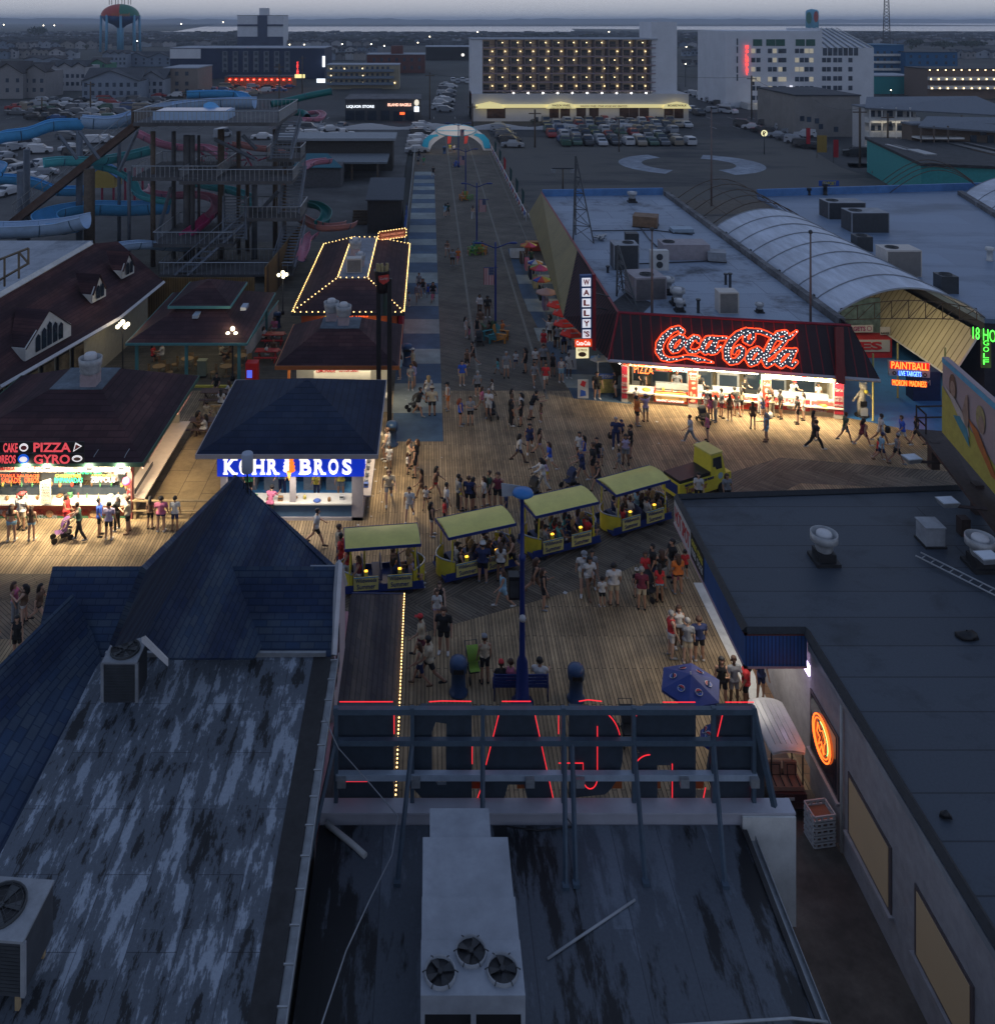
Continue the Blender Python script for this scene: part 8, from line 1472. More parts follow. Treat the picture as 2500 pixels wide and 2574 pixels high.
# water park
def pipe(label,pts,rpx,m,open_=True,cat='water slide',rim=True):
 P3=[P(x,y,Y)for x,y,Y in pts];Q=[]
 for i in range(len(P3)-1):
  p0,p1,p2,p3=P3[max(i-1,0)],P3[i],P3[i+1],P3[min(i+2,len(P3)-1)]
  for k in range(4):
   t=k/4;Q.append(.5*((2*p1)+(p2-p0)*t+(2*p0-5*p1+4*p2-p3)*t*t+(3*p1-p0-3*p2+p3)*t**3))
 Q.append(P3[-1]);t_=zT('water_slide',label,cat,tuple(Q[0]));r=rpx*pts[0][2]/F;a=MB();rows=[];e0=[];e1=[]
 for i,q in enumerate(Q):
  d=(Q[min(i+1,len(Q)-1)]-Q[max(i-1,0)]).normalized();s=zV((d.y,-d.x,0));s=s.normalized()if s.length>.01 else zV((1,0,0));u=s.cross(d)
  rg=[q+s*r*math.cos(R(x))+u*r*math.sin(R(x))+zV((0,0,r*.4 if open_ else 0))for x in(range(175,366,19)if open_ else range(0,360,30))];rows.append(rg);e0.append(rg[0]);e1.append(rg[-1])
 a.grid(rows,close=not open_);
 if open_:a.grid([[p+zV((0,0,-.05))for p in rr_]for rr_ in rows][::-1])
 a.zb('channel',m,t_)
 if open_ and rim:MB().tube(e0,.07,5).zb('rim',m,t_);MB().tube(e1,.07,5).zb('rim',m,t_)
 for i in range(2,len(rows),5):MB().tube([p+(p-Q[i]).normalized()*.04 for p in rows[i]],.05,4).zb('joint_ring',mat('slide joint',(.06,.12,.18),.5,.1),t_)
 return t_
sb_=mat('slide blue',(.09,.36,.66),.35,.12,1);sw_=mat('slide pale',(.36,.50,.68),.35,.12,1);st_=mat('slide teal',(.09,.40,.43),.35,.12,1);sp_=mat('slide pink',(.50,.20,.27),.4,.12,1);sm_=mat('slide magenta',(.45,.05,.16),.4,.15,1);sg_=mat('slide dark green',(.01,.14,.13),.35,.12,1);sy_=mat('slide salmon',(.40,.18,.16),.4,.12,1)
pipe('light blue open slide sweeping in from the left edge at the top',[(-60,372,92),(0,345,92),(70,335,93),(130,315,94),(205,312,96)],25,sb_)
pipe('pale blue wide slide curving behind the top deck',[(205,305,96),(280,308,97),(350,292,99),(430,272,104),(530,262,106),(640,258,106)],27,sw_)
pipe('light blue slide end poking in at the left edge',[(-60,410,94),(-30,412,93),(0,420,91),(-10,440,90)],16,sb_)
pipe('teal slide crossing under the brown conveyor',[(380,378,100),(310,395,98),(240,405,94),(160,405,92),(110,410,91)],17,st_)
pipe('teal slide dropping from the conveyor post toward the pink loop',[(240,418,96),(290,430,96),(330,455,96),(345,485,95),(375,500,94),(430,508,94)],11,st_)
pipe('broad blue looping slide low on the left',[(420,520,95),(330,525,95),(230,524,94),(150,535,92),(112,552,90),(130,572,88),(190,565,87)],28,sb_)
pipe('wide blue slide running off the left edge above the low roof',[(215,556,86),(150,570,86),(80,577,85),(0,580,84),(-70,578,84)],31,sw_)
pipe('blue slide passing under the lowest deck',[(250,640,82),(300,622,84),(360,615,86),(410,618,88),(470,622,90)],18,sw_)
pipe('dusky pink slide winding through the middle of the tower',[(360,470,100),(372,485,98),(430,492,97),(490,490,97),(535,500,96),(545,525,94),(515,555,92)],13,sp_)
pipe('magenta chute dropping onto the lowest deck',[(525,545,92),(505,565,91),(480,585,90),(465,598,89)],16,sm_)
pipe('dark green closed tube at the top right of the tower',[(682,262,112),(730,252,113),(780,240,114),(832,230,115)],9,sg_,False);pipe('teal green closed tube curling right of the top deck',[(690,285,110),(720,282,111),(760,284,112),(772,295,110)],9,sg_,False)
pipe('pink slide loop right of the top deck',[(765,300,108),(800,300,110),(812,290,112),(800,282,115),(775,284,116)],8,sp_)
pipe('pink slide tray beside the long low roof',[(770,418,104),(790,408,106),(828,404,108)],12,sp_)
pipe('teal open slide spiralling beside the right stairs',[(768,512,96),(800,518,95),(820,535,94),(815,555,92),(800,565,91)],13,sg_)
pipe('salmon slide bowl ending right of the stairs',[(750,545,94),(775,560,92),(815,572,90),(870,568,90),(884,562,93)],14,sy_);pipe('pink slide running down behind the brown fence',[(790,588,90),(770,605,88),(765,630,86),(755,655,85)],12,sp_)
pipe('wide pale blue slide dropping behind the left steel posts',[(-50,455,100),(20,450,101),(90,460,102),(150,480,103),(230,478,104)],20,sb_)
pipe('second dusky pink slide curling high behind the tower columns',[(345,335,112),(400,360,112),(460,372,113),(520,372,114),(560,395,112)],14,sp_);pipe('teal slide curling behind the lower tower deck',[(470,455,102),(530,470,101),(590,482,100),(630,505,98),(600,530,97)],13,st_)
pipe('salmon slide arching behind the second stairs',[(590,360,116),(640,372,115),(690,378,114),(735,400,112)],11,sy_);pipe('blue open slide along the far side of the top deck',[(470,238,112),(540,236,113),(600,240,114),(625,262,112)],16,sb_)
tc_=mat('tower concrete',(.105,.105,.11),.85,.25,.8,dirt=.3);tg_=mat('tower steel',(.13,.15,.18),.6,.2,2);tbw=mat('brown timber post',(.10,.075,.055),.8,.3,3)
WT=zT('slide_tower','three level concrete slide tower with railings and stairs in the water park','tower',(-25,92,0))
def deck(px0,px1,py,Y,dep,t=.35,zoff=0):
 a_=P(px0,py,Y);b_=P(px1,py,Y);MB().box(a_.x,b_.x,Y,Y+dep,a_.z-t,a_.z).zb('deck',tc_,WT)
 q=MB()
 for(xa,ya,xb,yb)in((a_.x,Y,b_.x,Y),(a_.x,Y+dep,b_.x,Y+dep),(a_.x,Y,a_.x,Y+dep),(b_.x,Y,b_.x,Y+dep)):
  n=max(2,int(math.hypot(xb-xa,yb-ya)/.45))
  for k in range(n+1):x=xa+(xb-xa)*k/n;y=ya+(yb-ya)*k/n;q.box(x-.02,x+.02,y-.02,y+.02,a_.z,a_.z+1.1)
  q.bar((xa,ya,a_.z+1.12),(xb,yb,a_.z+1.12),.07)
 q.zb('railing',steel,WT)
deck(335,700,308,88,13);deck(332,545,446,88,10);deck(450,735,455,87,9);deck(385,585,613,86,9);deck(670,755,398,90,4);deck(600,755,548,88,5);deck(400,735,690,84,5,.2)
for px,w_,t0,b0,m_ in((385,.5,330,640,tbw),(437,.45,330,600,tc_),(470,.7,340,600,tc_),(484,.5,340,570,tc_),(556,.7,325,640,tbw),(600,.45,330,630,tbw),(622,.45,450,640,tbw),(692,.55,325,640,tbw),(640,.6,450,640,tg_),(715,.4,420,660,tbw),(225,1.1,425,640,tbw),(200,.7,330,500,tg_),(68,.7,375,500,tg_),(52,.7,430,560,tg_),(300,.4,350,640,tg_),(325,.35,430,640,tg_),(500,.3,340,600,tc_)):
 Y=90+(px%7);a_=P(px,t0,Y);MB().tube([a_,(a_.x,Y,0)],w_/2,10).zb('column',m_,WT)
for x0,y0,x1,y1 in((440,700,580,545),(700,480,600,590),(540,350,640,400),(610,340,645,375),(395,600,430,470),(200,330,250,400),(345,330,300,430),(150,340,195,400)):MB().bar(P(x0,y0,91),P(x1,y1,91),.28).zb('brace',tg_,WT)if y1-y0<160 and x0!=440 else None
def stairs(x0,y0,Y0,x1,y1,Y1,w=2.0,n=14):
 A,B_=P(x0,y0,Y0),P(x1,y1,Y1);q=MB()
 for k in range(n):p=A.lerp(B_,(k+.5)/n);q.box(p.x-w/2,p.x+w/2,p.y-.18,p.y+.18,p.z-.06,p.z)
 for s in(-w/2,w/2):q.bar(A+zV((s,0,-.1)),B_+zV((s,0,-.1)),.22);q.bar(A+zV((s,0,1)),B_+zV((s,0,1)),.06)
 for k in range(0,n+1,1):
  p=A.lerp(B_,k/n)
  for s in(-w/2,w/2):q.box(p.x+s-.02,p.x+s+.02,p.y-.02,p.y+.02,p.z,p.z+1)
 q.zb('stairs',tg_,WT)
stairs(731,302,93,705,398,89);stairs(744,415,92,725,535,88);stairs(742,565,90,712,670,84);stairs(590,490,90,590,600,87,2.2)
stairs(455,690,84,600,560,88,1.2,8)
PO=zT('water_pool','blue splash pool trough on the top deck of the slide tower','pool',(-22,92,14));z_=P(0,300,92).z;a_=P(392,290,91).x;b_=P(575,290,91).x;MB().box(a_,b_,90,94,z_,z_+1.0).zb('trough',sw_,PO);MB().box(a_+.2,b_-.2,90.2,93.8,z_+.98,z_+1.05).zb('water',mat('pool blue',(.02,.16,.45),.15,.05),PO)
MB().grid([[P(x,y0+(y1-y0)*k/5,93+k*.5)for k in range(6)]for x,y0,y1 in((512,290,262),(525,290,255),(540,292,258),(575,292,290))]).zb('entry_hood',sb_,PO)
CV=zT('conveyor','long brown raft conveyor climbing from lower left to the slide tower','conveyor',(-40,90,1));A,B_=P(18,570,90),P(335,318,94);n_=zV((.3,-1.2,0));MB().slab([A,B_,B_+zV((0,1.6,0)),A+zV((0,1.6,0))],.35).slab([A+zV((0,0,.5)),B_+zV((0,0,.5)),B_-zV((0,0,.3)),A-zV((0,0,.3))],.1).zb('belt_bed',mat('conveyor brown',(.10,.06,.045),.7,.3,2),CV)
q=MB();q.tube([A+zV((0,1.7,1.3)),B_+zV((0,1.7,1.3))],.04,5);q.tube([A+zV((-.3,1.7,1.9)),B_+zV((-.3,1.7,1.9))],.04,5)
for k in range(14):p=A.lerp(B_,k/13);q.bar(p+zV((0,1.7,0)),p+zV((-.3,1.7,1.9)),.05)
q.zb('rail',steel,CV);MB().box(B_.x-.2,B_.x+2.6,94,96,B_.z,B_.z+1.9).zb('machine_box',tbw,CV)
t=zT('play_structure','play house with yellow gable and blue roof among red posts','playhouse',tuple(G(255,500)));g=G(255,505);z0=3;MB().prism([(g.x-1.8,g.y),(g.x+1.8,g.y),(g.x+1.8,g.y+3),(g.x-1.8,g.y+3)],1.8,3.2).slab([(g.x-2,g.y-.05,3.2),(g.x+2,g.y-.05,3.2),(g.x,g.y-.05,4.6)],.1).zb('gable',mat('play yellow',(.35,.25,.06),.6,.1),t);MB().slab([(g.x-2.2,g.y,3.2),(g.x,g.y,4.7),(g.x,g.y+3.5,4.7),(g.x-2.2,g.y+3.5,3.2)],.1).slab([(g.x+2.2,g.y,3.2),(g.x,g.y,4.7),(g.x,g.y+3.5,4.7),(g.x+2.2,g.y+3.5,3.2)],.1).zb('roof',mat('play blue',(.02,.12,.30),.6,.1),t)
for dx in(-1.6,0,1.6,3.2,4.5,5.6):MB().box(g.x+dx-.12,g.x+dx+.12,g.y+.2,g.y+.44,0,3.0+(dx>2)*1.5).zb('post',mat('play red',(.22,.02,.05),.6,.1),t)
t=zT('net_climber','maroon climbing frame seen between the tower columns','climbing frame',tuple(G(600,420)));q=MB();rnd=random.Random(6)
for k in range(22):p=P(rnd.uniform(500,650),rnd.uniform(372,408),118+rnd.uniform(-3,3));q.bar(p,p+zV((rnd.uniform(-3,3),rnd.uniform(-2,2),rnd.uniform(-2.5,1.5))),.14)
q.zb('frame',mat('play red',(.22,.02,.05),.6,.1),t);
brf=brick('brown vertical fence',(.20,.12,.045),(.16,.10,.04),(.05,.03,.015),30,.2,R(90),.8,0,.02,'XZ',.3)
for lb,pts in(('tall brown board fence behind the dining pavilion',((355,800),(640,800))),('tall brown board fence beside the fries stand',((668,770),(760,640)))):
 p,q_=G(*pts[0]),G(*pts[1]);MB().slab([p,q_,q_+zV((0,0,3.4)),p+zV((0,0,3.4))],.1).zb('fence',brf,None,lb,'fence')
SV=zT('service_building','long low service building with pale roof edge behind the right stairs','building',(-9,150,0));MB().prism([(-26,146),(-5.5,146),(-5.5,154),(-26,154)],5.1,5.5).zb('roof',mat('pale roof edge',(.26,.28,.30),.7,.15),SV);MB().box(-25,-6,147,153,0,5.1).zb('wall',mat('dark brown wall',(.05,.045,.04),.8,.3),SV);MB().box(-21,-6.5,138,147,2.6,2.9).zb('lower_roof',mat('lower roof',(.16,.18,.20),.7,.2),SV)
for x in(-20,-16,-12,-8):MB().box(x-.15,x+.15,138.3,138.6,-.02,2.6).zb('post',tbw,SV)
SD=zT('shed','dark shed with low gable roof beside the striped pavement','shed',(-5,110,0));MB().box(-7.2,-3.2,104,112,0,4).zb('wall',mat('dark shed wall',(.045,.04,.038),.8,.2),SD);MB().slab([(-7.4,103.6,4),(-3.0,103.6,4),(-3.0,112.6,5),(-7.4,112.6,5)],.15).zb('roof',mat('dark grey roof',(.06,.07,.085),.7,.2),SD)
BF=zT('blue_hoarding','blue fabric hoarding along the striped pavement','hoarding',(-2.5,104,0));MB().grid([[(-2.75+.06*math.sin(k*2),98+k*.9,z)for k in range(16)]for z in(.2,2.2)],smooth=True).zb('cloth',blue,BF);q=MB();[q.box(-2.62,-2.56,80+k*3,80.06+k*3,0,1.2)for k in range(34)];q.bar((-2.6,80,1.2),(-2.6,180,1.2),.06);q.zb('rail',steel,BF)
KS=zT('snack_hut','dark snack hut with a teal roof stripe behind the right stairs','hut',(-15,121,0));c=G(800,470,0);MB().box(c.x-3.6,c.x+3.4,c.y,c.y+5,0,3).zb('wall',mat('hut wall',(.09,.09,.095),.8,.2),KS);MB().slab([(c.x-4,c.y-.5,3),(c.x+3.7,c.y-.5,3),(c.x+1,c.y+3,4.6),(c.x-2,c.y+3,4.6)],.12).zb('roof',mat('hut teal',(.03,.13,.17),.6,.1),KS)
ST_=zT('deck_steps','small stair with rail standing alone on the park concrete','steps',tuple(G(903,560)));g=G(903,565)
for k in range(5):MB().box(g.x-.9,g.x+.9,g.y+k*.4,g.y+.35+k*.4,0,.3+k*.28).zb('step',tbw,ST_)
BR_=zT('bunting_rail','white rail with red white and blue bunting along the right of the pier lane','rail',(11,140,0));A=G(1322,556);B_=G(1230,372);q=MB();q.bar(A+zV((0,0,1.1)),B_+zV((0,0,1.1)),.1);q.bar(A+zV((0,0,.5)),B_+zV((0,0,.5)),.06)
for k in range(31):p=A.lerp(B_,k/30);q.box(p.x-.04,p.x+.04,p.y-.04,p.y+.04,0,1.15)
q.zb('rail',white,BR_)
for k in range(30):
 p=A.lerp(B_,(k+.5)/30);MB().slab([p+zV((-.1,-.75,1.1)),p+zV((-.1,.75,1.1)),p+zV((-.12,.4,.55)),p+zV((-.12,-.4,.55))],.02).zb('bunting',rsig if k%2 else bsig if k%4==0 else wsig,BR_)
for i,k in enumerate((.08,.2,.34,.5,.64,.8)):
 p=A.lerp(B_,k);t=zT('feather_flag','%s feather flag on the bunting rail, %s'%(['dark green','dark green','dark green','red','dark teal','dark teal'][i],['nearest of six','second nearest','third nearest','third farthest','second farthest','farthest of six'][i]),'flag',tuple(p),0,'feather flags');o=MB().tube([(0,0,0),(0,0,3.2)],.03,5).zb('pole',dark);o.parent=t;o=MB().slab([(0,0,3.2),(.35,.1,2.6),(.3,.1,1.2),(0,0,1.0)],.02).zb('cloth',[mat('flag dark',(.02,.06,.06),.8,.1),rsig][i==3]);o.parent=t
# town
def bld(name,label,x0,x1,yt,yb,dep,wall,roof,cat='building',Y=None,grp=None):
 "box building whose front covers the given pixels; base on the ground"
 Y=Y or(H*F/(yb-CY));a_=P(x0,yt,Y);b_=P(x1,yb,Y);t=zT(name,label,cat,((a_.x+b_.x)/2,Y,0),0,grp);
 MB().box(a_.x,b_.x,Y,Y+dep,-.3,a_.z-.3).zb('wall',wall,t);MB().box(a_.x-.2,b_.x+.2,Y-.2,Y+dep,a_.z-.3,a_.z).zb('roof',roof,t);return t,Y
def wins(par,nm,pts,Y,w,h,m,dz=.06):
 b=None
 for px,py in pts:
  c=P(px,py,Y)
  if b is None:b=MB().box(c.x-w/2,c.x+w/2,Y-dz,Y+.02,c.z-h/2,c.z+h/2).zb(nm,m,par);c0=c;l0=b.location.copy()
  else :o=b.copy();COL.objects.link(o);o.location=l0+(c-c0)
grd=lambda xs,ys:[(x,y)for y in ys for x in xs]
wh=mat('hotel white',(.60,.62,.66),.8,.08,.3);gw=mat('hotel window',(.05,.07,.10),.2,.5,.6);grf=mat('town roof dark',(.045,.05,.06),.8,.3,.2);lrf=mat('town roof light',(.30,.33,.38),.7,.15,.1);nvy=mat('town navy',(.025,.04,.085),.7,.15,.2);tan_=mat('town tan',(.22,.19,.17),.8,.1,.3);gry=mat('town grey blue',(.19,.22,.27),.8,.1,.3);brk=brick('town brick',(.16,.06,.05),(.12,.05,.04),(.08,.06,.06),1,.3,0,plane='XZ',dirt=.2)
litw=emi('lit window warm',(1,.72,.38),.8);bul=emi('balcony lamp',(1,.75,.38),4.5)
Y=218.6;BH=zT('balcony_hotel','long six storey hotel with open balconies each lit by a small warm lamp','hotel',(40,225,0));X=lambda px,Y=Y:(px-CX)*Y/F;Z=lambda py,Y=Y:H-(py-CY)*Y/F
MB().box(X(1213),X(1655),Y+4,Y+14,0,Z(100)).zb('wall',mat('hotel back wall',(.52,.48,.45),.8,.15,.3),BH);MB().box(X(1185),X(1213),Y+1,Y+14,0,Z(98)).zb('end_wall',wh,BH);MB().box(X(1640),X(1705),Y+1.5,Y+14,0,Z(55)).zb('lift_tower',wh,BH);MB().box(X(1185),X(1730),Y,Y+16,0,Z(236)).zb('podium',mat('podium white',(.50,.49,.50),.8,.06,.3),BH);MB().box(X(1183),X(1655),Y+.8,Y+14.5,Z(100),Z(97)).zb('roof',lrf,BH)
for y in(122,144,166,187,209,231):
 MB().box(X(1213),X(1650),Y+1,Y+4,Z(y),Z(y)+.28).zb('balcony_slab',mat('slab pinkish',(.30,.24,.26),.7,.1),BH);q=MB();q.box(X(1213),X(1650),Y+1,Y+1.05,Z(y)+.95,Z(y)+1.05);[q.box(X(1213)+k*.75,X(1213)+k*.75+.05,Y+1,Y+1.05,Z(y)+.2,Z(y)+1)for k in range(57)];q.zb('balcony_rail',mat('rail dusk',(.16,.12,.14),.7,.1),BH)
xs=[1228+i*35.2 for i in range(13)]
wins(BH,'door',grd([1222+i*35.2 for i in range(13)],[112,134,155,177,199,221]),Y+3.95,1.5,1.7,gw);
q=MB();[q.box(X(1246+i*35.2),X(1246+i*35.2)+.3,Y+1.1,Y+4,Z(232),Z(100))for i in range(12)];q.zb('balcony_divider',mat('divider dark',(.12,.11,.12),.8,.1),BH)
for j,y in enumerate((107,129,151,172,194,216)):
 b=MB();wins(BH,'lamp',[(x+(9 if j%2 else 2)-(3 if i%2 else 0),y)for i,x in enumerate(xs)if(i+j)%9],Y+3.8,.2,.2,bul,.2);lamp((X(1430),Y+2.2,Z(y)+.8),85,(1,.80,.58),42,.6,rot=(R(75),0,0),parent=BH)
awm=emi('lit awning',(1,.86,.38),.50);MB().box(X(1195),X(1725),Y-.9,Y,Z(270),Z(262)).zb('awning',awm,BH)
for a0,a1,tx in((1194,1266,''),(1370,1444,'WAGON WHEEL'),(1660,1732,'BOARDWALK')):
 q=MB();q.slab([(X(a0),Y-1.6,Z(271)),(X(a1),Y-1.6,Z(271)),(X(a1-8),Y-1.4,Z(260)),(X((a0+a1)/2),Y-1.3,Z(254)),(X(a0+8),Y-1.4,Z(260))],.3);q.zb('awning',awm,BH)
 if tx:q=MB();pu_(q,tx,(X((a0+a1)/2),Y-2.0,Z(263)),(1,0,0),(0,0,1),4.6,.55,0,.01,.02);q.zb('lettering',black,BH)
q=MB();pu_(q,'WAGON WHEEL STEAK HOUSE AND SEAFOOD',(X(1515),Y-.95,Z(266)),(1,0,0),(0,0,1),11.5,.5,0,.01,.01);q.zb('lettering',black,BH);q=MB();pu_(q,'STEAK HOUSE AND SEAFOOD',(X(1407),Y-2.0,Z(269)),(1,0,0),(0,0,1),5,.35);q.zb('lettering',black,BH)
wins(BH,'shop_window',[(x,284)for x in(1235,1258,1392,1420,1460,1492,1568,1592,1618,1680,1705)],Y,2.3,2.6,mat('dim restaurant window',(.05,.03,.025),.25,.6,.8));lamp((X(1450),Y-1.2,Z(273)),90,(1,.85,.5),48,.8,parent=BH)
wins(BH,'room_light',[(1290+i*37,234)for i in range(10)],Y+1,.3,.3,emi('white lamp',(1,.95,.85),14),.2)
YW=253;WHt=zT('white_hotel','big white hotel with a sloped glass roof and red vertical neon letters','hotel',(110,262,0));X2=lambda px:X(px,YW);Z2=lambda py:Z(py,YW)
MB().box(X2(1822),X2(2065),YW,YW+26,0,Z2(78)).box(X2(2065),X2(2195),YW,YW+24,0,Z2(120)).zb('wall',wh,WHt);MB().slab([(X2(2065),YW,Z2(120)),(X2(2195),YW,Z2(120)),(X2(2150),YW+14,Z2(72)),(X2(2065),YW+14,Z2(72))],.3).zb('glass_roof',mat('glass roof',(.20,.24,.30),.25,.2,.3),WHt);MB().box(X2(2060),X2(2065.5),YW+.1,YW+24,Z2(120),Z2(72)).zb('gable',wh,WHt)
q=MB();[q.bar((X2(2065+i*18),YW-.2,Z2(119)),(X2(2065+i*13),YW+13.8,Z2(71)),.25)for i in range(8)];q.zb('glazing_bar',white,WHt)
bl_=grd([1892,1905,1934,1946,1960,1970,2002,2014,2026,2038],[128,151,174,199,222,246]);rnd=random.Random(1)
wins(WHt,'window',[p for p in bl_ if rnd.random()>.3]+grd([2070,2082,2098,2110,2136],[151,174,197,221]),YW,1.15,1.3,gw);rnd=random.Random(1);wins(WHt,'lit_window',[p for p in bl_ if rnd.random()<=.3],YW,1.15,1.3,emi('dim lit window',(.62,.55,.40),.32));wins(WHt,'tall_window',[(1903,107),(1936,107),(1960,107),(2010,107),(2036,107)],YW,2.6,1.9,mat('green glass',(.02,.10,.08),.2,.2));wins(WHt,'tall_window',[(2072+i*13,130)for i in range(7)],YW,1.2,2.2,gw);wins(WHt,'stair_window',[(1852,y)for y in(105,125,150,175,195)],YW,.4,1.9,gw)
NV=zT('neon_sign','red vertical neon letters HOLIDAY on the white hotel','neon sign',(X2(1875),YW-1,10))
for i,c_ in enumerate('HOLIDAY'):q=MB();pu_(q,c_,(X2(1875),YW-.5,Z2(118+i*11)),(1,0,0),(0,0,1),.75,.95,0,.05,.03);q.zb('lettering',emi('far neon red',(1,.05,.04),3),NV)
MB().box(X2(1930),X2(1980),YW-1,YW,Z2(266),Z2(257)).zb('lit_canopy',emi('lit yellow trim',(1,.75,.3),1.1),WHt);MB().box(X2(1980),X2(1984),YW-2,YW-1,Z2(245),Z2(214)).zb('blade_sign',emi('white blade',(.9,.9,1),1.0),WHt);MB().box(X2(1860),X2(1930),YW-6,YW,0,Z2(255)).zb('porch',white,WHt);lamp((X2(1890),YW-6.5,2.5),60,(1,.8,.45),.6,kind='POINT',parent=WHt)
def tank(label,px,py0,py1,pw,Y,sph=True):
 t=zT('water_tower',label,'water tower',(X(px,Y),Y,0));x=X(px,Y);r=pw/2*Y/F;zt,zb=Z(py0,Y),Z(py1,Y);h=zt-zb
 if sph:
  m1=mat('tank stripes red',(.40,.05,.03),.5,.1)
  for nm,m_,a0,a1 in(('tank_panel',m1,200,285),('tank_panel',mat('tank green',(.02,.16,.10),.5,.1),285,360),('tank_panel',mat('tank yellow',(.45,.30,.04),.5,.1),160,200),('tank_panel',mat('tank green',(.02,.16,.10),.5,.1),0,160)):
   MB().grid([[(x+r*math.sin(ph)*math.cos(R(a)),Y+r*math.sin(ph)*math.sin(R(a)),zb+h*.35+h*.65*math.cos(ph))for a in np.linspace(a0,a1,12)]for ph in np.linspace(.02,1.57,8)]).zb(nm,m_,t)
  MB().lathe((x,Y,zb),[(r*.12,-h*.35),(r*.35,-h*.15),(r*.8,h*.05),(r,h*.35)],24).zb('tank_base',mat('tank blue',(.01,.06,.18),.5,.1),t)
  lb=mat('leg blue',(.12,.32,.48),.5,.08);MB().tube([(x,Y,0),(x,Y,zb)],r*.18,12).zb('riser',lb,t)
  for k in range(8):a_=R(20+k*45);MB().tube([(x+r*1.02*math.cos(a_),Y+r*1.02*math.sin(a_),0),(x+r*.97*math.cos(a_),Y+r*.97*math.sin(a_),zb+h*.4)],r*.07,8).zb('leg',lb,t)
  q=MB();[q.box(x+dx,x+dx+.4,Y,Y+.4,zt-.5,zt+5)for dx in(-9,-7,-4,-2,1,3,6,8)];q.zb('antennas',dark,t);q=MB();pu_(q,'Wildwood',(x+5,Y-r*.99,zb+h*.42),(1,0,0),(0,0,1),14,3,0,.05);q.zb('lettering',mat('tank orange text',(.5,.14,.02),.5,.1),t)
 else :MB().lathe((x,Y,0),[(r,0),(r,zt-2),(r*.8,zt),(1,zt+1)],24).zb('tank',mat('tank pale blue',(.10,.34,.48),.5,.08),t);pf_(t,'tank_picture',el(px-8,45,7,15),Y-r-.1,mat('tank green',(.02,.16,.10),.5,.1));pf_(t,'tank_picture',el(px+10,42,6,14),Y-r-.1,mat('tank stripes red',(.40,.05,.03),.5,.1))
tank('big multicoloured water tower with light blue legs at the upper left',303,10,56,93,700);tank('blue cylindrical water tank with painted figures beyond the white hotel',2040,25,75,31,900,False)
MT=zT('radio_mast','tall lattice radio mast near the right end of the horizon','mast',(X(2227,700),700,0));q=MB();Ym=700
for s in(-1,1):q.bar((X(2227,Ym)+s*3.2,Ym,0),(X(2227,Ym)+s*1.6,Ym,44),.5)
for k in range(16):q.bar((X(2227,Ym)-3.2+k*.1,Ym,k*2.7),(X(2227,Ym)+3.2-k*.1,Ym,k*2.7+2.7),.3);q.bar((X(2227,Ym)+3.2-k*.1,Ym,k*2.7),(X(2227,Ym)-3.2+k*.1,Ym,k*2.7+2.7),.3)
q.zb('lattice',dark,MT)
t,Y_=bld('tower_block','isolated tower block with white panels and a navy base at the upper left',597,712,38,117,30,wh,grf,'tower block');MB().box(X(597,Y_),X(712,Y_),Y_-.4,Y_,0,Z(92,Y_)).zb('navy_base',nvy,t);MB().box(X(648,Y_),X(672,Y_),Y_-.8,Y_,0,Z(38,Y_)).zb('stair_bay',nvy,t);MB().box(X(597,Y_),X(712,Y_),Y_-.6,Y_,Z(66,Y_),Z(61,Y_)).zb('navy_band',nvy,t);MB().box(X(650,Y_),X(670,Y_),Y_+4,Y_+16,Z(38,Y_),Z(20,Y_)).zb('lift_house',wh,t)
t,Y_=bld('long_hotel','long navy hotel with grey window bays behind the orange lit restaurant',428,815,120,196,30,nvy,lrf,'hotel');MB().box(X(428,Y_),X(505,Y_),Y_-.3,Y_,Z(147,Y_),Z(123,Y_)).zb('white_panel',wh,t)
wins(t,'window_bay',[(x,155)for x in(566,592,618,644,670,696,722)],Y_,2.3,9,mat('bay grey',(.14,.16,.19),.7,.2,.5),.3);wins(t,'window',grd([566,592,618,644,670,696,722],[135,150,165,180]),Y_-.3,1.2,1.5,gw);MB().box(X(811,Y_),X(817,Y_),Y_-1,Y_,Z(168,Y_),Z(141,Y_)).zb('lit_sign',emi('white lit panel',(.85,.92,1),1.6),t)
t,Y_=bld('restaurant','low orange lit restaurant with a row of red lamps under its eave',565,735,192,219,10,mat('orange wall',(.34,.12,.05),.7,.1),grf,'restaurant');wins(t,'red_lamp',[(578+i*15,200)for i in range(11)],Y_-.6,.5,.4,emi('red eave lamp',(1,.06,.03),14));lamp((X(650,Y_),Y_-2,Z(200,Y_)),260,(1,.22,.08),22,.8,rot=(R(-30),0,0),parent=t)
for i,c_ in enumerate('CAPTAIN'):q=MB();pu_(q,c_,(X(748,Y_),Y_,Z(157+i*4.6,Y_)),(1,0,0),(0,0,1),.7,.55,0,.05,.02);q.zb('lettering',emi('far neon red',(1,.05,.04),3),t)
MB().box(X(741,Y_),X(766,Y_),Y_,Y_+.5,Z(196,Y_),Z(187,Y_)).zb('yellow_sign',emi('yellow lit sign',(1,.85,.35),1.1),t);MB().box(X(796,Y_),X(817,Y_),Y_,Y_+.5,Z(208,Y_),Z(198,Y_)).zb('white_sign',emi('white lit panel',(.85,.92,1),1.6),t)
t,Y_=bld('motel','three storey motel with cream galleries left of the side street',822,1003,162,222,12,mat('motel cream',(.32,.28,.20),.8,.1),lrf,'motel')
for y in(180,197,213):MB().box(X(822,Y_),X(990,Y_),Y_-1.6,Y_,Z(y,Y_),Z(y,Y_)+.9).zb('gallery',mat('gallery blue grey',(.16,.20,.25),.7,.1),t)
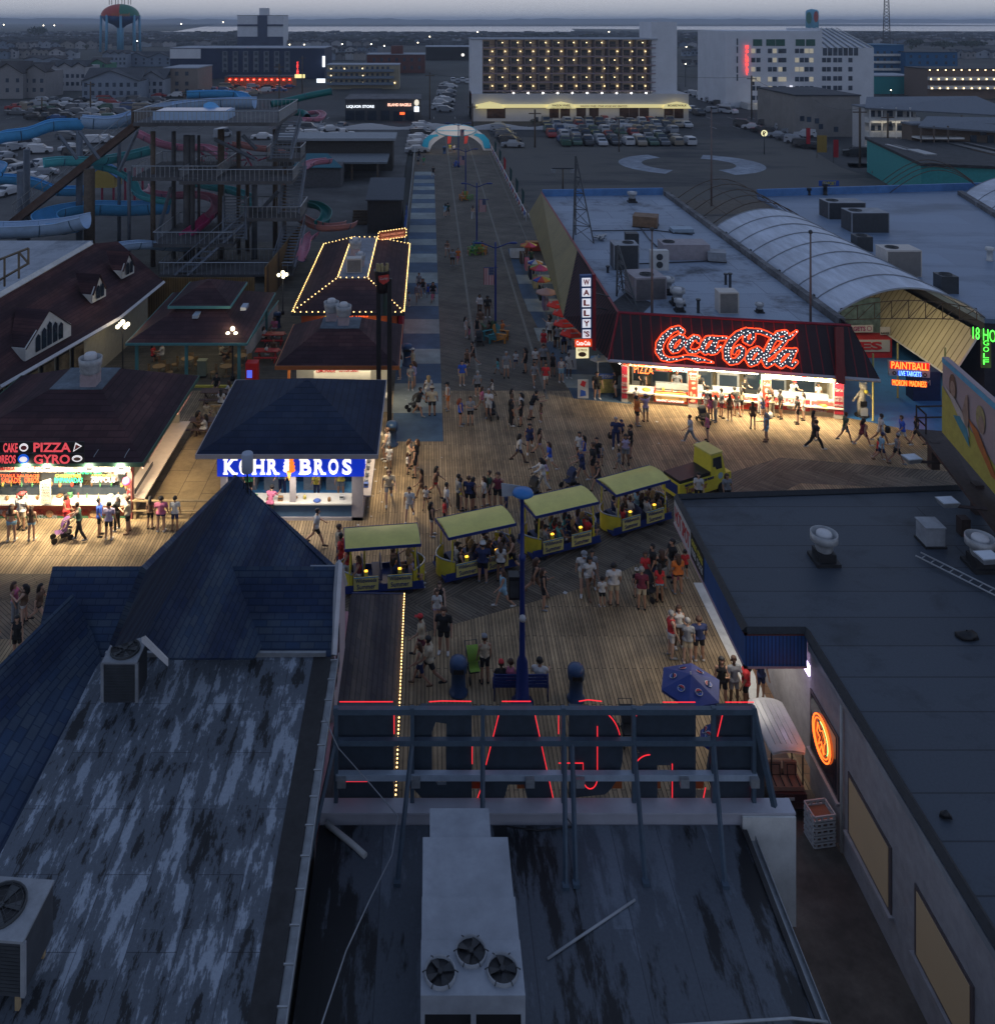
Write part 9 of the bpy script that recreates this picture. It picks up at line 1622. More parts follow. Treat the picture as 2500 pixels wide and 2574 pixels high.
wins(t,'door',grd([832+i*13 for i in range(12)],[173,190,206]),Y_,.9,1.7,gw);wins(t,'lamp',[(832,173),(866,173),(911,172),(832,190),(912,190),(832,208),(912,208),(992,208)],Y_-.1,.35,.35,bul,.2)
t,Y_=bld('brick_building','old two storey brick building behind the motel',922,1068,136,182,20,brk,lrf);wins(t,'window',grd([940+i*19 for i in range(7)],[150,170]),Y_,1.2,1.7,gw);MB().box(X(982,Y_),X(1012,Y_),Y_+3,Y_+12,Z(136,Y_),Z(116,Y_)).zb('roof_block',brk,t)
t,Y_=bld('club_building','black fronted club with a white roof edge and small white palm sign',1070,1186,117,150,30,black,lrf);pf_(t,'palm_sign',el(1163,138,4,4,10),Y_-.3,kwh)
t,Y_=bld('shop_row','dark shopfront row reading LIQUOR STORE and ISLAND BAGELS',868,1056,248,304,14,mat('shop dark',(.05,.05,.055),.7,.2),mat('stained roof',(.10,.10,.11),.8,.5,.5),'shops')
q=MB();pu_(q,'LIQUOR STORE',(X(906,Y_),Y_-.3,Z(268,Y_)),(1,0,0),(0,0,1),6.8,.75,0,.03,.02);q.zb('lettering',emi('cool white letters',(.9,.95,1),1.6),t);q=MB();pu_(q,'ISLAND BAGELS',(X(1004,Y_),Y_-.3,Z(263,Y_)),(1,0,0),(0,0,1),5.8,.7,0,.03,.02);q.zb('lettering',emi('warm white letters',(1,.55,.40),2.0),t)
MB().box(X(1041,Y_),X(1053,Y_),Y_-1,Y_-.8,Z(280,Y_),Z(267,Y_)).zb('lit_sign',emi('white lit panel',(.85,.92,1),1.6),t);pf_(t,'round_sign',el(1047,258,6,8),Y_-1,emi('cream round',(1,.9,.7),.8));MB().box(X(1005,Y_),X(1017,Y_),Y_-.3,Y_-.1,Z(288,Y_),Z(282,Y_)).zb('open_sign',nr,t);wins(t,'shop_window',[(880,290),(905,290),(935,290),(968,290),(1000,292),(1030,290)],Y_,2.2,2.4,glassd)
def lone(name,label,x0,x1,yt,yb,dep,wall,roof,wl=(),w=1.1,h=1.3,wm=None,Y=None,cat='building',gal=()):
 t,Y_=bld(name,label,x0,x1,yt,yb,dep,wall,roof,cat,Y)
 if wl:wins(t,'window',wl,Y_,w,h,wm or gw)
 for y in gal:MB().box(X(x0,Y_),X(x1,Y_),Y_-1.6,Y_,Z(y,Y_)-.15,Z(y,Y_)+.9).zb('balcony',white,t)
 return t,Y_
turq=mat('turquoise wall',(.04,.28,.28),.7,.12);dbl=mat('deep blue wall',(.02,.11,.24),.7,.12);brn=mat('brown siding',(.13,.10,.08),.8,.1)
lone('apartment_block','dark blue apartment block right behind the white hotel',2195,2270,112,186,20,dbl,mat('blue deck roof',(.06,.16,.26),.7,.1),grd([2205,2222,2240],[132,150,168]),gal=(140,158,176))
lone('apartment_block','blue apartment block with a row of small warm lamps at the upper right',2275,2405,130,188,20,dbl,grf,grd([2288,2310,2330,2352,2376,2396],[142,158,172]));lone('flat_building','turquoise single storey building right of the white hotel',2195,2305,190,234,16,turq,lrf)
t,Y_=lone('lit_motel','brown motel with strings of warm lamps on every gallery post at the right edge',2330,2580,172,246,14,mat('motel brown',(.16,.12,.10),.8,.1),grf,gal=(200,222));wins(t,'lamp',[(2335+i*20+j*3,176+j*23)for i in range(9)for j in range(3)],Y_-1.8,.32,.32,bul,.2)
lone('plain_building','plain beige windowless building with a dark flat roof in front of the white hotel',1998,2160,238,338,22,mat('beige stucco',(.27,.255,.24),.85,.12,.4,dirt=.15),grf,[(2015,298),(2032,300),(2052,304),(2062,318),(2100,325)],.9,1.1,Y=190)
t,Y_=lone('balcony_house','three storey house with lit white balconies and a grey hip roof on the right street',2172,2300,268,392,5,mat('pale siding',(.45,.45,.45),.8,.1),mat('grey hip roof',(.16,.18,.21),.8,.15),grd([2190,2212,2235,2260,2285],[288,325,362]),1.1,1.5,Y=172,gal=(305,340,375));MB().slab([(X(2160,Y_),Y_-2,Z(268,Y_)),(X(2560,Y_),Y_-2,Z(290,Y_)),(X(2500,Y_),Y_+6,Z(248,Y_)),(X(2215,Y_),Y_+6,Z(250,Y_))],.3).zb('hip_roof',mat('grey hip roof',(.16,.18,.21),.8,.15),t);lamp((X(2225,Y_),Y_-2.4,Z(300,Y_)),60,(1,.86,.6),7,1,parent=t);lamp((X(2225,Y_),Y_-2.4,Z(350,Y_)),40,(1,.86,.6),7,1,parent=t)
for px in(2175,2205,2240,2275):MB().box(X(px,Y_)-.12,X(px,Y_)+.12,Y_-1.7,Y_-1.5,0,Z(268,Y_)).zb('post',white,t)
t,Y_=lone('porch_house','brown house with two tiers of dark porches at the right edge',2290,2560,310,412,3,brn,mat('grey hip roof',(.16,.18,.21),.8,.15),[(2445,350),(2470,330),(2488,350)],1.0,1.3,Y=142)
MB().slab([(X(2285,Y_),Y_-2.5,Z(312,Y_)),(X(2560,Y_),Y_-2.5,Z(330,Y_)),(X(2560,Y_),Y_+2.5,Z(300,Y_)),(X(2350,Y_),Y_+2.5,Z(296,Y_))],.3).zb('porch_roof',mat('grey hip roof',(.16,.18,.21),.8,.15),t)
for y in(345,375):MB().box(X(2290,Y_),X(2400,Y_),Y_-2.4,Y_,Z(y,Y_),Z(y,Y_)+.25).zb('porch_deck',white,t)
for px in(2293,2325,2360):MB().box(X(px,Y_)-.1,X(px,Y_)+.1,Y_-2.4,Y_-2.2,0,Z(312,Y_)).zb('post',brn,t)
t=zT('turquoise_building','building with turquoise side wall and ragged black roof at the right','building',(70,122,0));MB().prism([(66.5,120),(90,113),(96,135),(72,146)],0,5.3).zb('wall',turq,t);MB().prism([(66.2,119.6),(90.3,112.6),(96.3,135.4),(71.8,146.4)],5.3,5.7).zb('roof',mat('ragged black roof',(.035,.037,.04),.8,.6,1.5,bump=.5),t);rnd=random.Random(12)
for k in range(26):
 x=rnd.uniform(70,92);MB().box(x,x+rnd.uniform(.4,2),117+rnd.uniform(0,22),119+rnd.uniform(0,20)+2,5.7,5.7+rnd.uniform(.1,.5)).zb('roof_scrap',rnd.choice((dark,tar,tbw,steel)),t)if k<12 else None
def house(label,x0,x1,yt,yb,wall,roofm_,Y=None,grp=None,n=1,wn=0,name='house',dep=14):
 "house whose front shows n gables"
 Y=Y or H*F/(yb-CY);t=zT(name,label,'house',(X((x0+x1)/2,Y),Y,0),0,grp);xa,xb=X(x0,Y),X(x1,Y);zt=Z(yt,Y);w_=(xb-xa)/n;ze=zt-min(w_*.32,zt*.35);q=MB();q.box(xa,xb,Y,Y+dep,-.3,ze)
 for i in range(n):q.slab([(xa+i*w_+.1,Y,ze),(xa+(i+1)*w_-.1,Y,ze),(xa+(i+.5)*w_,Y,zt-.1)],.3)
 q.zb('wall',wall,t);q=MB()
 for i in range(n):
  a0,a1,am=xa+i*w_-.2,xa+(i+1)*w_+.2,xa+(i+.5)*w_
  q.slab([(a0,Y-.5,ze-.1),(am,Y-.5,zt),(am,Y+dep*.5,zt+.05),(a0,Y+dep*.5,ze-.05)],.25);q.slab([(a1,Y-.5,ze-.1),(am,Y-.5,zt),(am,Y+dep*.5,zt+.05),(a1,Y+dep*.5,ze-.05)],.25)
 q.slab([(xa-.3,Y+1.2,ze),(xb+.3,Y+1.2,ze),(xb+.3,Y+dep*.5,zt+.4),(xa-.3,Y+dep*.5,zt+.4)],.2);q.zb('roof',roofm_,t)
 if wn:pts=[];hh=yb-yt;[pts.append((x0+(x1-x0)*(k+.5)/wn,yt+hh*f_))for k in range(wn)for f_ in((.5,.78)if hh>25 else(.62,))];wins(t,'window',pts,Y,1.0,1.3,gw)
 return t
hw=[mat('house wall %d'%i,c,.8,.1,.4)for i,c in enumerate(((.30,.33,.38),(.22,.26,.32),(.36,.36,.38),(.24,.235,.24),(.16,.20,.26),(.27,.26,.25),(.40,.41,.43)))]
hr=[mat('house roof %d'%i,c,.8,.2,.4)for i,c in enumerate(((.05,.055,.065),(.075,.08,.09),(.06,.055,.055)))]
house('tan shingled house with steep gable, leftmost above the left car park',-20,58,158,246,hw[3],hr[2],n=1,wn=3);house('tan shingled twin gabled house above the left car park',58,115,162,244,hw[3],hr[2],wn=3)
house('row of four white gabled homes with long balconies above the left car park',112,215,156,226,hw[2],hr[0],n=3,wn=8);house('large grey blue apartment house in front of the tan block',207,350,176,250,hw[1],hr[1],n=1,wn=8,name='apartment_house');house('pale wing with gable joined to the grey blue apartment house',350,412,178,243,hw[0],hr[1],wn=4)
lone('tan_block','tan flat roofed apartment block with lamps on its corner',412,497,170,238,20,tan_,lrf,grd([425,445,470],[185,210,228]))
house('green and salmon gabled house behind the white homes',222,268,148,182,mat('green wall',(.06,.20,.13),.8,.1),hr[2],wn=3);house('three gabled grey townhouses left of centre',258,318,128,168,hw[1],hr[0],n=3,wn=6);house('navy townhouse row with one white gable',312,432,132,166,hw[4],hr[0],n=2,wn=6);house('wide dark roofed house behind the tan houses',60,160,142,160,hw[1],hr[2],n=2)
rnd=random.Random(44);hk=0;CN_=['white','slate','pale','brown','bluish','beige','pearl']
def rowh(x0,x1,yb,hpx,wpx,where,grp,gap=2,wn=0):
 global hk;x=x0;i=0
 while x<x1:
  w_=wpx*rnd.uniform(.75,1.4);k=rnd.randrange(7);nn=rnd.choice((1,1,2));house('%s %s house %s, %s'%(CN_[k],'gabled'if nn==1 else 'twin gabled',where,('number %d from left'%(i+1))),x,x+w_,yb-hpx*rnd.uniform(.8,1.15),yb+rnd.uniform(-1,1),hw[k],hr[rnd.randrange(3)],grp=grp,n=nn,wn=wn,dep=w_*.7*H/(yb-CY));x+=w_+gap*rnd.uniform(.3,2.5);i+=1
rowh(-10,250,122,19,24,'in the long row below the water tower','homes in the row below the water tower',1,2);rowh(-10,185,146,23,26,'in the second row at the left','homes in the second left row',1,2);rowh(345,425,116,14,22,'right of the water tower','homes right of the water tower')
rowh(480,600,112,12,20,'left of the tower block','homes left of the tower block');rowh(720,930,116,14,22,'right of the tower block','homes right of the tower block');rowh(820,920,150,20,24,'behind the motel','homes behind the motel',3)
rowh(1710,1830,116,14,20,'between the two hotels, front row','homes between the hotels');rowh(1080,1190,104,10,18,'behind the black club','homes behind the club');rowh(1720,1830,92,8,14,'between the two hotels, back row','back homes between the hotels');rowh(2200,2500,112,15,22,'beyond the blue apartments','homes beyond the blue apartments');rowh(2390,2520,146,22,30,'above the lit motel at the right edge','homes above the lit motel',2,2)
for yb,hp,wp,wr in((98,6,11,'third'),):rowh(-10,1180,yb,hp,wp,'in the %s farthest band, left half'%wr,'far homes, left half, %s band'%wr,6);rowh(1200,2500,yb,hp,wp,'in the %s farthest band, right half'%wr,'far homes, right half, %s band'%wr,6)
rowh(430,1180,104,8,13,'in the fourth farthest band, left half','far homes, left half, fourth band',5);rowh(722,925,132,16,20,'between the motel and tower block','homes by the motel',2,2);rowh(1715,1825,140,18,20,'between the hotels, nearest row','nearest homes between the hotels',3,2);rowh(2198,2500,100,9,15,'in the fourth farthest band, right half','far homes, right half, fourth band',4);rowh(1715,1825,165,14,26,'left of the white hotel','homes left of the white hotel',4,2)
FQ=MB()
for yb,hp,wp in((92.5,5,9),(87,4.5,8),(83,3.5,7)):
 x=-10
 while x<2510:
  w_=wp*rnd.uniform(.7,1.5);Y=H*F/(yb+rnd.uniform(-1,1)-CY);xa,xb=X(x,Y),X(x+w_,Y);h_=hp*Y/F*rnd.uniform(.8,1.2);k=rnd.randrange(3)
  if not 1180<x<1715:FQ.box(xa,xb,Y,Y+10,-.3,h_*.6,k);FQ.slab([(xa-.4,Y-.4,h_*.58),(xb+.4,Y-.4,h_*.58),(xb+.4,Y+5,h_),(xa-.4,Y+5,h_)],.3,3);FQ.slab([(xa,Y-.5,h_*.6),(xb,Y-.5,h_*.6),((xa+xb)/2,Y-.5,h_)],.3,k)
  x+=w_+wp*rnd.uniform(.2,1.2)
FQ.zb('far_houses',[hw[0],hw[4],hw[6],hr[0]],None,'dense far bands of small gabled homes in front of the bay','houses',kind='stuff')
leaf=mat('dusk foliage',(.035,.055,.032),.9,.45,1.5);trk=mat('trunk bark',(.06,.045,.035),.9,.2)
def tree(label,px,yb,hp,wp,grp='trees in the town'):
 global hk;Y=H*F/(yb-CY);h=hp*Y/F;r=wp/2*Y/F;x=X(px,Y);t=zT('tree',label,'tree',(x,Y,0),0,grp);rn=random.Random(px);MB().tube([(0,0,0),(r*.05,0,h*.35),(0,0,h*.6)],[r*.09,r*.07,r*.03],6).zb('trunk',trk).parent=t;q=MB()
 for k in range(520 if wp>28 else 200):
  a_=rn.uniform(0,6.28);ph=math.acos(rn.uniform(-1,1));rr_=r*(rn.random()**.4)*(.8+.25*math.sin(a_*3+px));c=zV((rr_*math.sin(ph)*math.cos(a_),rr_*math.sin(ph)*math.sin(a_),h*.58+h*.42*(rr_/r)*math.cos(ph)));s_=r*rn.uniform(.05,.11);u=zV((rn.uniform(-1,1),rn.uniform(-1,1),rn.uniform(-1,1))).normalized();v=u.orthogonal().normalized();w_=u.cross(v);q.face([c+v*s_,c+w_*s_,c-v*s_,c-w_*s_])
 o=q.zb('crown',leaf);o.parent=t
for i,(px,yb,hp,wp)in enumerate(((98,92,26,52),(272,238,38,34),(445,232,28,30),(860,108,9,60),(1010,100,10,40),(1340,92,8,60),(1480,95,9,50),(1960,300,36,36),(2300,118,20,50),(2370,122,18,60),(2440,118,16,70),(530,88,7,60),(600,86,8,60),(1400,92,7,80),(1750,90,8,40),(1340,313,16,24),(1455,312,14,16),(300,96,8,60),(1130,88,6,60),(2250,100,10,40))):tree('dark bushy tree '+['left of the water tower on the skyline','beside the grey apartment house','by the tan block lamps','on the far side right of the tower block','beyond the brick building','far behind the balcony hotel, left','far behind the balcony hotel, middle','beside the plain beige building','beyond the blue apartments, left','beyond the blue apartments, middle','beyond the blue apartments, right','left of the bay water, nearer','left of the bay water, farther','far behind the balcony hotel, wide','between the two hotels','at the wavy wall by the car park','near the arch right side','right of the water tower legs','behind the black club','right of the radio mast'][i],px,yb,hp,wp)
for i in range(34):tree('dark tree in the far town, number %d from left'%(i+1),(-5+i*74)if not 1190<i*74<1700 else 1712+(i*7)%110,(96,103,110,126)[i%4]+(i%3),(9,11,13,15)[i%4],(16,22,26,20)[i%4],'far trees')
MB().face([(-9000,1300,-.15)]+[(9000,1300,-.15),(9000,1740,-.15),(-9000,1740,-.15)]).zb('far_ground',mat('far wooded ground',(.035,.045,.045),.9,.5,.01),kind='structure')
q=MB();rn=random.Random(3)
for k in range(2600):
 Y=rn.uniform(850,1700);x=rn.uniform(-.62,.75)*Y;s_=rn.uniform(3,8);q.box(x-s_,x+s_,Y,Y+s_,-.2,s_*rn.uniform(.3,.7),0,rn.random()*3)
q.zb('far_town',[mat('far blocks',(.07,.08,.09),.9,.7,.02)],None,'low dark mass of distant roofs and trees before the bay','townscape',kind='stuff')
b=None
for i,(px,py,Y)in enumerate(((10,62,1400),(110,64,1400),(137,64,1400),(345,103,800),(561,56,1500),(456,60,1500),(728,112,500),(765,112,500),(860,111,480),(933,111,480),(966,115,480),(1080,92,900),(1050,107,700),(1722,161,330),(1782,104,700),(1724,118,600),(2110,266,200),(300,179,420),(487,175,300),(487,196,300),(487,215,300),(428,215,310),(298,243,290),(185,227,330),(700,93,1200),(2238,227,260),(2035,372,178),(1200,80,1100),(1530,80,1200),(1650,78,1200))):
 c=P(px,py,Y);t=zT('street_lamp','small distant lamp in the dusk town, '+ORD[i%20]+(', first twenty'if i<20 else ', last ten'),'street lamp',(c.x,c.y,0),0,'distant street lamps');MB().sph(c,.0006*Y,0,6).zb('lamp_globe',emi('distant lamp',(1,.85,.6),12),t);MB().box(c.x-.1,c.x+.1,c.y-.1,c.y+.1,0,c.z).zb('post',dark,t)
AG=zT('gateway_arch','white gateway arch with blue wave shapes at the end of the pier lane','arch',tuple(G(1146,378)));Ya=G(1146,378).y
def ap(name,pts,m,off=0,t=.5):MB().slab([P(x,y,Ya-off)for x,y in pts],t).zb(name,m,AG)
aw=mat('arch white',(.62,.63,.66),.6,.06)
o=[(1058+179*k/24,378-66*math.sin(math.pi*k/24)**.55)for k in range(25)];q_=[(1080+135*k/24,378-42*math.sin(math.pi*k/24)**.6)for k in range(25)]
a=MB()
for k in range(24):a.slab([P(*o[k],Ya),P(*o[k+1],Ya),P(*q_[k+1],Ya),P(*q_[k],Ya)],.6)
a.zb('arch_body',aw,AG);lamp((X(1146,Ya),Ya-6,4.5),160,(1,.86,.7),8,1,rot=(R(80),0,0),parent=AG);wv=mat('wave blue',(.03,.40,.62),.6,.06)
ap('wave',[(1059,373),(1064,352),(1078,340),(1098,337),(1103,342),(1090,345),(1079,355),(1075,373)],wv,.3,.1);ap('wave',[(1233,373),(1229,352),(1216,338),(1196,335),(1189,340),(1202,345),(1212,355),(1217,373)],wv,.3,.1)
ap('oval_panel',el(1146,328,51,15,20),wv,.35,.1);ap('oval_face',el(1146,328,49,13.4,20),aw,.5,.1);ap('oval_stripe',[(1099,328),(1193,328),(1193,329.5),(1099,329.5)],wv,.65,.05)
for s in(1129,1171):ap('red_banner',[(s-4,343),(s+6,340),(s+3,360),(s-5,362)],mat('banner red',(.60,.06,.05),.6,.1),.2,.1)
WW=zT('wavy_wall','low white wavy wall behind the arch','wall',(0,190,0));a=MB();r0=[];r1=[]
for k in range(40):x=-32+k*2.1;r0.append((x,202,0));r1.append((x,202,1.0+.45*math.sin(k*.9)))
a.grid([r0,r1],smooth=False);a.grid([[(p[0],p[1]+.3,p[2])for p in r]for r in(r0,r1)]);a.grid([r1,[(p[0],p[1]+.3,p[2])for p in r1]]);a.zb('wall',aw,WW)
t=zT('park_sign','blue and yellow SEAPORT sign beyond the wide blue roof','sign',tuple(P(2085,460,112)));yy=112;pf_(t,'panel',[(2057,468),(2057,454),(2108,454),(2108,468)],yy,bsig);of_(t,yy-.1,'SEAPORT',2066,2100,456,466,yellow,.02)
def carmesh(kind):
 L_,Hh,prof=dict(sedan=(4.6,1.42,((-2.3,.55),(-2.25,.85),(-1.35,.95),(-.75,1.40),(.65,1.42),(1.35,.98),(2.2,.78),(2.3,.5))),suv=(4.7,1.75,((-2.3,.6),(-2.28,1.05),(-2.1,1.65),(-1.7,1.74),(.5,1.72),(1.25,1.12),(2.2,.98),(2.3,.6))),pickup=(5.6,1.85,((-2.8,.6),(-2.8,1.12),(-.75,1.12),(-.55,1.8),(.75,1.82),(1.4,1.2),(2.65,1.08),(2.8,.6))),van=(5.4,2.1,((-2.6,.5),(-2.6,1.9),(-2.4,2.1),(1.2,2.08),(1.9,1.3),(2.6,1.05),(2.7,.5))))[kind]
 a=MB();W=.9;pts=list(prof);lo=[(p[0],.28)for p in pts]
 rows=[]
 for s,zs in((-1,1),(1,1)):rows.append([(x,s*W*(1 if z<1.15 else .82),z)for x,z in pts])
 a.grid(rows,0,smooth=False)
 for s in(-1,1):a.face([(x,s*W*(1 if z<1.15 else .82),z)for x,z in pts]+[(pts[-1][0],s*W,.28),(pts[0][0],s*W,.28)])
 a.face([(pts[0][0],-W,.28),(pts[0][0],W,.28),(pts[0][0],W,pts[0][1]),(pts[0][0],-W,pts[0][1])]);a.face([(pts[-1][0],-W,.28),(pts[-1][0],W,.28),(pts[-1][0],W,pts[-1][1]),(pts[-1][0],-W,pts[-1][1])])
 top=[p for p in pts if p[1]>1.3];x0,x1=top[0][0],top[-1][0];zt=top[0][1]
 g=MB()
 for s in(-1,1):g.slab([(x0-.1,s*(W*.9+.01),1.05),(x1+.45,s*(W*.9+.01),1.05),(x1,s*(W*.83+.01),zt-.12),(x0+.1,s*(W*.83+.01),zt-.12)],.02)
 i=pts.index(top[-1]);p,q=zV((pts[i][0],0,pts[i][1])),zV((pts[i+1][0],0,pts[i+1][1]));e=zV((.03,0,.03));g.slab([p.lerp(q,.1)+e+zV((0,-.7,0)),p.lerp(q,.1)+e+zV((0,.7,0)),p.lerp(q,.9)+e+zV((0,.8,0)),p.lerp(q,.9)+e+zV((0,-.8,0))],.02)
 i=pts.index(top[0]);p,q=zV((pts[i][0],0,pts[i][1])),zV((pts[i-1][0],0,pts[i-1][1]));e=zV((-.03,0,.02));g.slab([p.lerp(q,.1)+e+zV((0,-.7,0)),p.lerp(q,.1)+e+zV((0,.7,0)),p.lerp(q,.85)+e+zV((0,.75,0)),p.lerp(q,.85)+e+zV((0,-.75,0))],.02)
 w=[(L_*.3*sx_,sy_)for sx_ in(-1,1)for sy_ in(-1,1)]
 return a,g,w
CPR={};CCOL=dict(white=(.50,.51,.53),silver=(.28,.30,.33),black=(.02,.022,.026),grey=(.10,.11,.125),red=(.28,.02,.02),blue=(.03,.08,.20),green=(.04,.10,.07),tan=(.25,.21,.16))
for k in('sedan','suv','pickup','van'):
 a,g,w_=carmesh(k);t=zT('car','proto','car');b=a.zb('body',mat('car white',CCOL['white'],.3,.05));b.parent=t;b.location=(0,0,b.location.z);o=g.zb('window',glassd);o.parent=t;wh0=None
 for x,s in w_:
  if wh0 is None:wh0=MB().tube([(0,-.11,0),(0,.11,0)],.34,12).zb('wheel',black);wh0.location=(0,0,0);o=wh0;o.data.transform(Matrix.Translation((0,0,-.34)))
  else :o=wh0.copy();COL.objects.link(o)
  o.parent=t;o.location=(x,s*.82,.34+.0)
 CPR[k]=t
NC={};cused=set()
def car(px,py,kind,col,rz,where,z=0,grp=None,loc=None):
 src=CPR[kind];i=NC.get(where,0);NC[where]=i+1;g=zV(loc)if loc else G(px,py,z)
 o=dup(src,g,R(rz))if kind in cused else src
 if kind not in cused:cused.add(kind);o.location=g;o.rotation_euler=(0,0,R(rz))
 for ch in o.children:
  if ch.name.startswith('body'):ch.material_slots[0].link='OBJECT';ch.material_slots[0].material=mat('car '+col,CCOL[col],.3,.05,spec=.6)
 o['label']='%s %s, %s, %s'%(col,{'suv':'tall car','sedan':'saloon car','pickup':'pickup truck','van':'van'}[kind],'%dth from left'%(i+1)if i>=20 else ORD[i].replace('leftmost in the row','first from left').replace('the ',''),where);o['group']=grp or 'cars '+where;o['category']='car'
 return o
rn=random.Random(21);KK=['suv','suv','sedan','sedan','pickup','suv','van'];KC=['white','white','silver','silver','black','black','grey','grey','blue','red','tan','green']
for r_,(y,x0,x1)in enumerate(((311,1372,1690),(320,1372,1745),(333,1378,1700),(344,1385,1660),(356,1412,1700),(364,1420,1755))):
 nm=['back','second back','third back','third front','second front','front'][r_];x=x0
 while x<x1:car(x,y+rn.uniform(-1,1),rn.choice(KK[:6]),rn.choice(KC),rn.choice((88,92,-90)),'in the %s row of the hotel car park'%nm);x+=rn.uniform(25,33)*(y-50)/290
for i in range(9):car(1060-i*1.5,318+i*8.2,'suv'if i%2 else 'sedan',['silver','white','silver','black','white','white','white','silver','silver'][i],8,'in the column left of the arch')
for i in range(7):car(1252+i*6,322+i*8,'suv'if i%2 else 'sedan',['silver','silver','grey','grey','black','black','silver'][i],-8,'in the column right of the arch')
for i,(px,py,k,c_)in enumerate(((1215,258,'sedan','white'),(1240,265,'sedan','silver'),(1275,302,'suv','red'),(1342,302,'sedan','white'),(1395,301,'sedan','red'),(1455,303,'van','silver'),(1590,303,'van','silver'),(1636,301,'suv','silver'),(1520,309,'pickup','red'))):car(px,py,k,c_,rn.choice((0,180))if px>1240 else 90,'on the road before the balcony hotel')
for i in range(9):car(1868+i*22,318+i*7,'sedan'if i%3 else 'suv',['black','white','black','black','silver','grey','silver','red','black'][i],-30,'in the angled row by the right street')
for i,(px,py,k,c_,a_)in enumerate(((1940,300,'suv','black',100),(1888,311,'pickup','white',160),(1952,318,'pickup','white',-25),(1930,318,'suv','black',-25),(2010,345,'suv','silver',-25),(1935,315,'suv','white',155),(1960,322,'suv','white',155),(1990,337,'suv','silver',155),(2022,345,'suv','white',155),(2020,370,'suv','black',-25),(2150,392,'suv','black',160),(2240,415,'sedan','red',150),(2228,440,'sedan','grey',160),(1830,285,'van','white',-60),(1740,282,'suv','silver',-80),(1755,290,'suv','black',-80),(1785,283,'suv','silver',100),(1815,280,'suv','grey',-60))):
 g=G(px,py);
 if i==1:continue
 car(px if i!=4 else 1973,py if i!=4 else 329,k,c_,a_,'on the right street')
for j in range(9):car(1735+j*11,236+j*4.3,'suv'if j%2 else 'sedan',rn.choice(('white','silver','black','grey')),-20,'along the side street between the hotels')
for j in range(12):car(1120+(j%2)*14-(j//2)*3,215+j*6,'suv'if j%3 else 'sedan',rn.choice(('white','silver','grey')),rn.choice((5,-5)),'in the lot right of the motel')
for j in range(4):car(1138+j*12,205+(j%2)*4,'suv',['white','silver','white','white'][j],90,'at the back of the lot right of the motel')
for r_,(y,x0,x1)in enumerate(((222,570,730),(230,540,720),(238,480,640),(243,400,520),(256,110,420),(266,60,420),(276,40,380),(288,40,320),(300,90,300))):
 x=x0
 while x<x1:car(x,y+rn.uniform(-1.5,1.5),rn.choice(KK),rn.choice(KC),rn.choice((0,180,10,92)),'in row %s of the left car park'%('one two three four five six seven eight nine'.split()[r_]));x+=rn.uniform(24,42)
for i,(px,py)in enumerate(((12,400),(28,380),(60,372),(70,362),(100,385),(20,420),(60,440),(100,420),(15,450),(40,460),(80,460),(170,350),(175,378),(190,392),(240,360),(262,355),(560,345),(660,350),(745,340),(755,362),(768,330),(790,345),(786,366),(800,322),(830,330),(860,322),(860,345),(20,490),(110,440))):car(px,py,rn.choice(KK),rn.choice(('white','silver','silver','grey','black','white')),rn.choice((0,15,75)),'seen through the water slides')
for i,(px,yt,yb)in enumerate(((702,160,318),(1080,182,300),(1292,175,300),(1532,165,303),(228,205,285),(106,245,290),(1888,190,300),(2036,240,335),(2160,270,420),(2230,285,380),(2415,290,400),(1790,180,250),(464,235,275),(760,140,235),(1187,260,330),(1344,275,370))):
 Y=H*F/(yb-CY);x=X(px,Y);h=Z(yt,Y);t=zT('utility_pole','wooden utility pole in the town, %s'%(['behind the top deck','left of the side street','left one before the balcony hotel','right one before the balcony hotel','before the grey apartment house','at the far left car park','before the white hotel','before the plain beige building','near the turquoise building','before the balcony house','before the porch house','between the two hotels','before the tan block','by the orange lit restaurant','behind the arch','at the left of the hotel car park'][i]),'utility pole',(x,Y,0),0,'utility poles');MB().tube([(x,Y,0),(x,Y,h)],.19,6).zb('pole',tbw,t);MB().box(x-1.2,x+1.2,Y-.08,Y+.08,h-.9,h-.7).zb('crossarm',tbw,t);MB().lathe((x+.4,Y-.2,h-2.4),[(.25,0),(.25,.9)],8).zb('transformer',dark,t)if i%3==0 else None
def wire(label,pts):tag(MB().tube(pts,.045,3).zb('wire',black),label,'cable')
def pt(px,yt,yb):Y=H*F/(yb-CY);return zV((X(px,Y),Y,Z(yt,Y)))
def sag(a_,b_,s=1.2):return[a_.lerp(b_,k/8)-zV((0,0,s*4*(k/8)*(1-k/8)))for k in range(9)]
wire('overhead wire along the front of the balcony hotel',sag(pt(1292,178,300),pt(1532,168,303)));wire('overhead wire from the balcony hotel to the right street',sag(pt(1532,168,303),pt(1888,193,300)));wire('overhead wire along the right street, upper',sag(pt(1888,193,300),pt(2036,243,335)));wire('overhead wire along the right street, lower',sag(pt(2036,243,335),pt(2160,273,420)));wire('overhead wire from the side street to the balcony hotel',sag(pt(1080,185,300),pt(1292,178,300)))
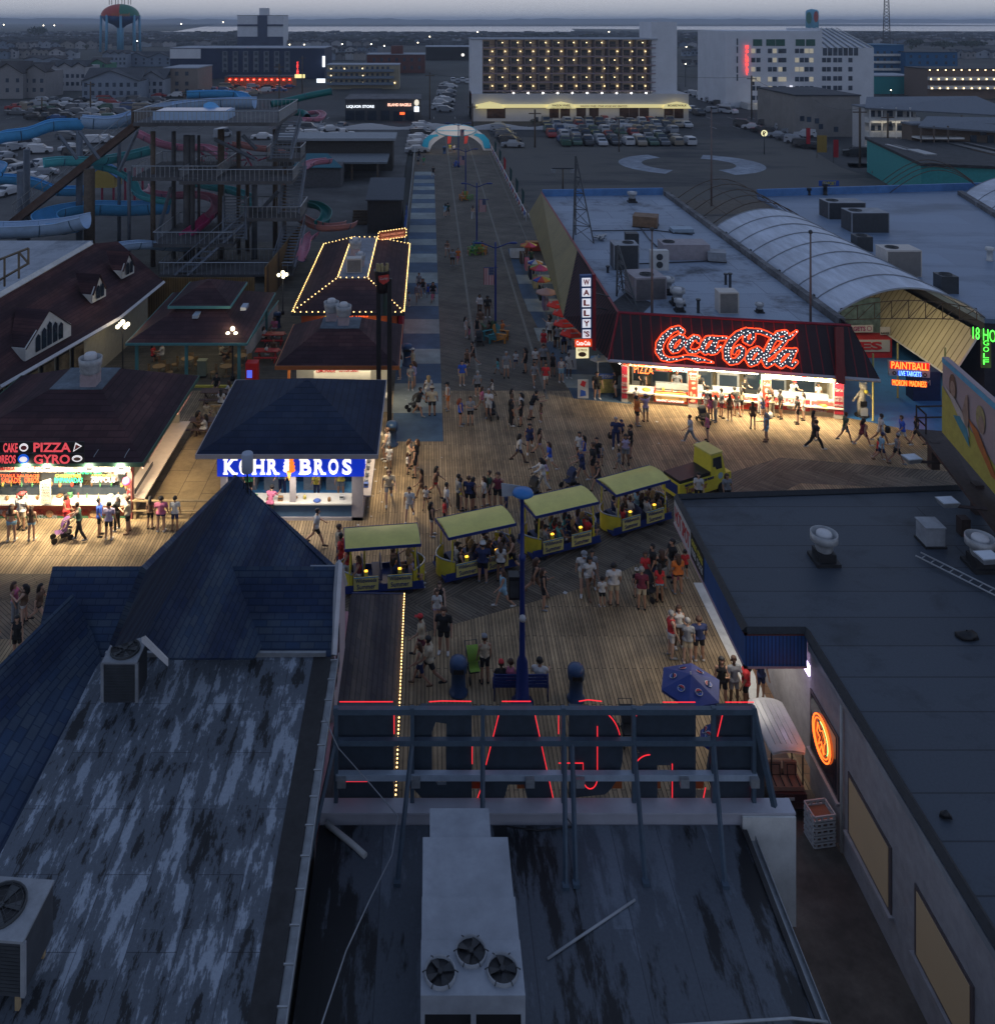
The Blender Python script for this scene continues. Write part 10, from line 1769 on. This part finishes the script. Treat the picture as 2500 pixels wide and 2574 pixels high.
lt=zT('parking_sign','round yellow lit P sign on a post by the right car park','sign',tuple(G(1920,390)));c=P(1920,335,165);MB().tube([(c.x,c.y,0),c],.08,6).zb('post',dark,lt);pf_(lt,'disc',el(1920,335,8,8,14),165,emi('lit disc',(1,.92,.5),1.0));of_(lt,164.8,'P',1916,1924,330,340,black,.03)
for i,(px,py,c_)in enumerate(((2025,350,'red'),(2052,372,'yellow'),(2093,385,'red'))):c=G(px,py+25);t=zT('feather_flag',c_+' upright feather flag by the right street, '+['left','middle','right'][i]+' of three','flag',tuple(c),0,'feather flags by the street');MB().tube([c,c+zV((0,0,4.2))],.04,5).zb('pole',dark,t);MB().box(c.x,c.x+[.8,1.8,.9][i],c.y-.03,c.y,1.0,4.1).zb('cloth',rsig if c_=='red'else mat('flag mustard',(.30,.20,.04),.7,.1),t)
for lb,px,yb,yt in(('twin headed flood light mast on the concrete lot',1414,475,425),('flood light mast between the concrete lot and car park',1555,382,300)):Y=H*F/(yb-CY);x=X(px,Y);t=zT('light_mast',lb,'light mast',(x,Y,0));MB().tube([(x,Y,0),(x,Y,Z(yt,Y))],.12,6).zb('pole',tbw,t);MB().box(x-1.6,x+1.6,Y-.1,Y+.1,Z(yt,Y),Z(yt,Y)+.2).zb('crossarm',dark,t);MB().box(x-1.7,x-1.1,Y-.4,Y,Z(yt,Y)-.5,Z(yt,Y)).zb('lamp_head',steel,t);MB().box(x+1.1,x+1.7,Y-.4,Y,Z(yt,Y)-.5,Z(yt,Y)).zb('lamp_head',steel,t)
# evening haze
hz=bpy.data.materials.new('haze');hz.use_nodes=True;n=hz.node_tree;n.nodes.clear();o_=n.nodes.new('ShaderNodeOutputMaterial');v=n.nodes.new('ShaderNodeVolumePrincipled');v.inputs['Color'].default_value=(.80,.88,1,1);v.inputs['Density'].default_value=.00017;n.links.new(v.outputs[0],o_.inputs['Volume'])
MB().box(-9900,14900,-60,12500,-1.4,52).zb('haze',hz,kind='stuff')
SC.cycles.volume_bounces=1;SC.cycles.volume_max_steps=32
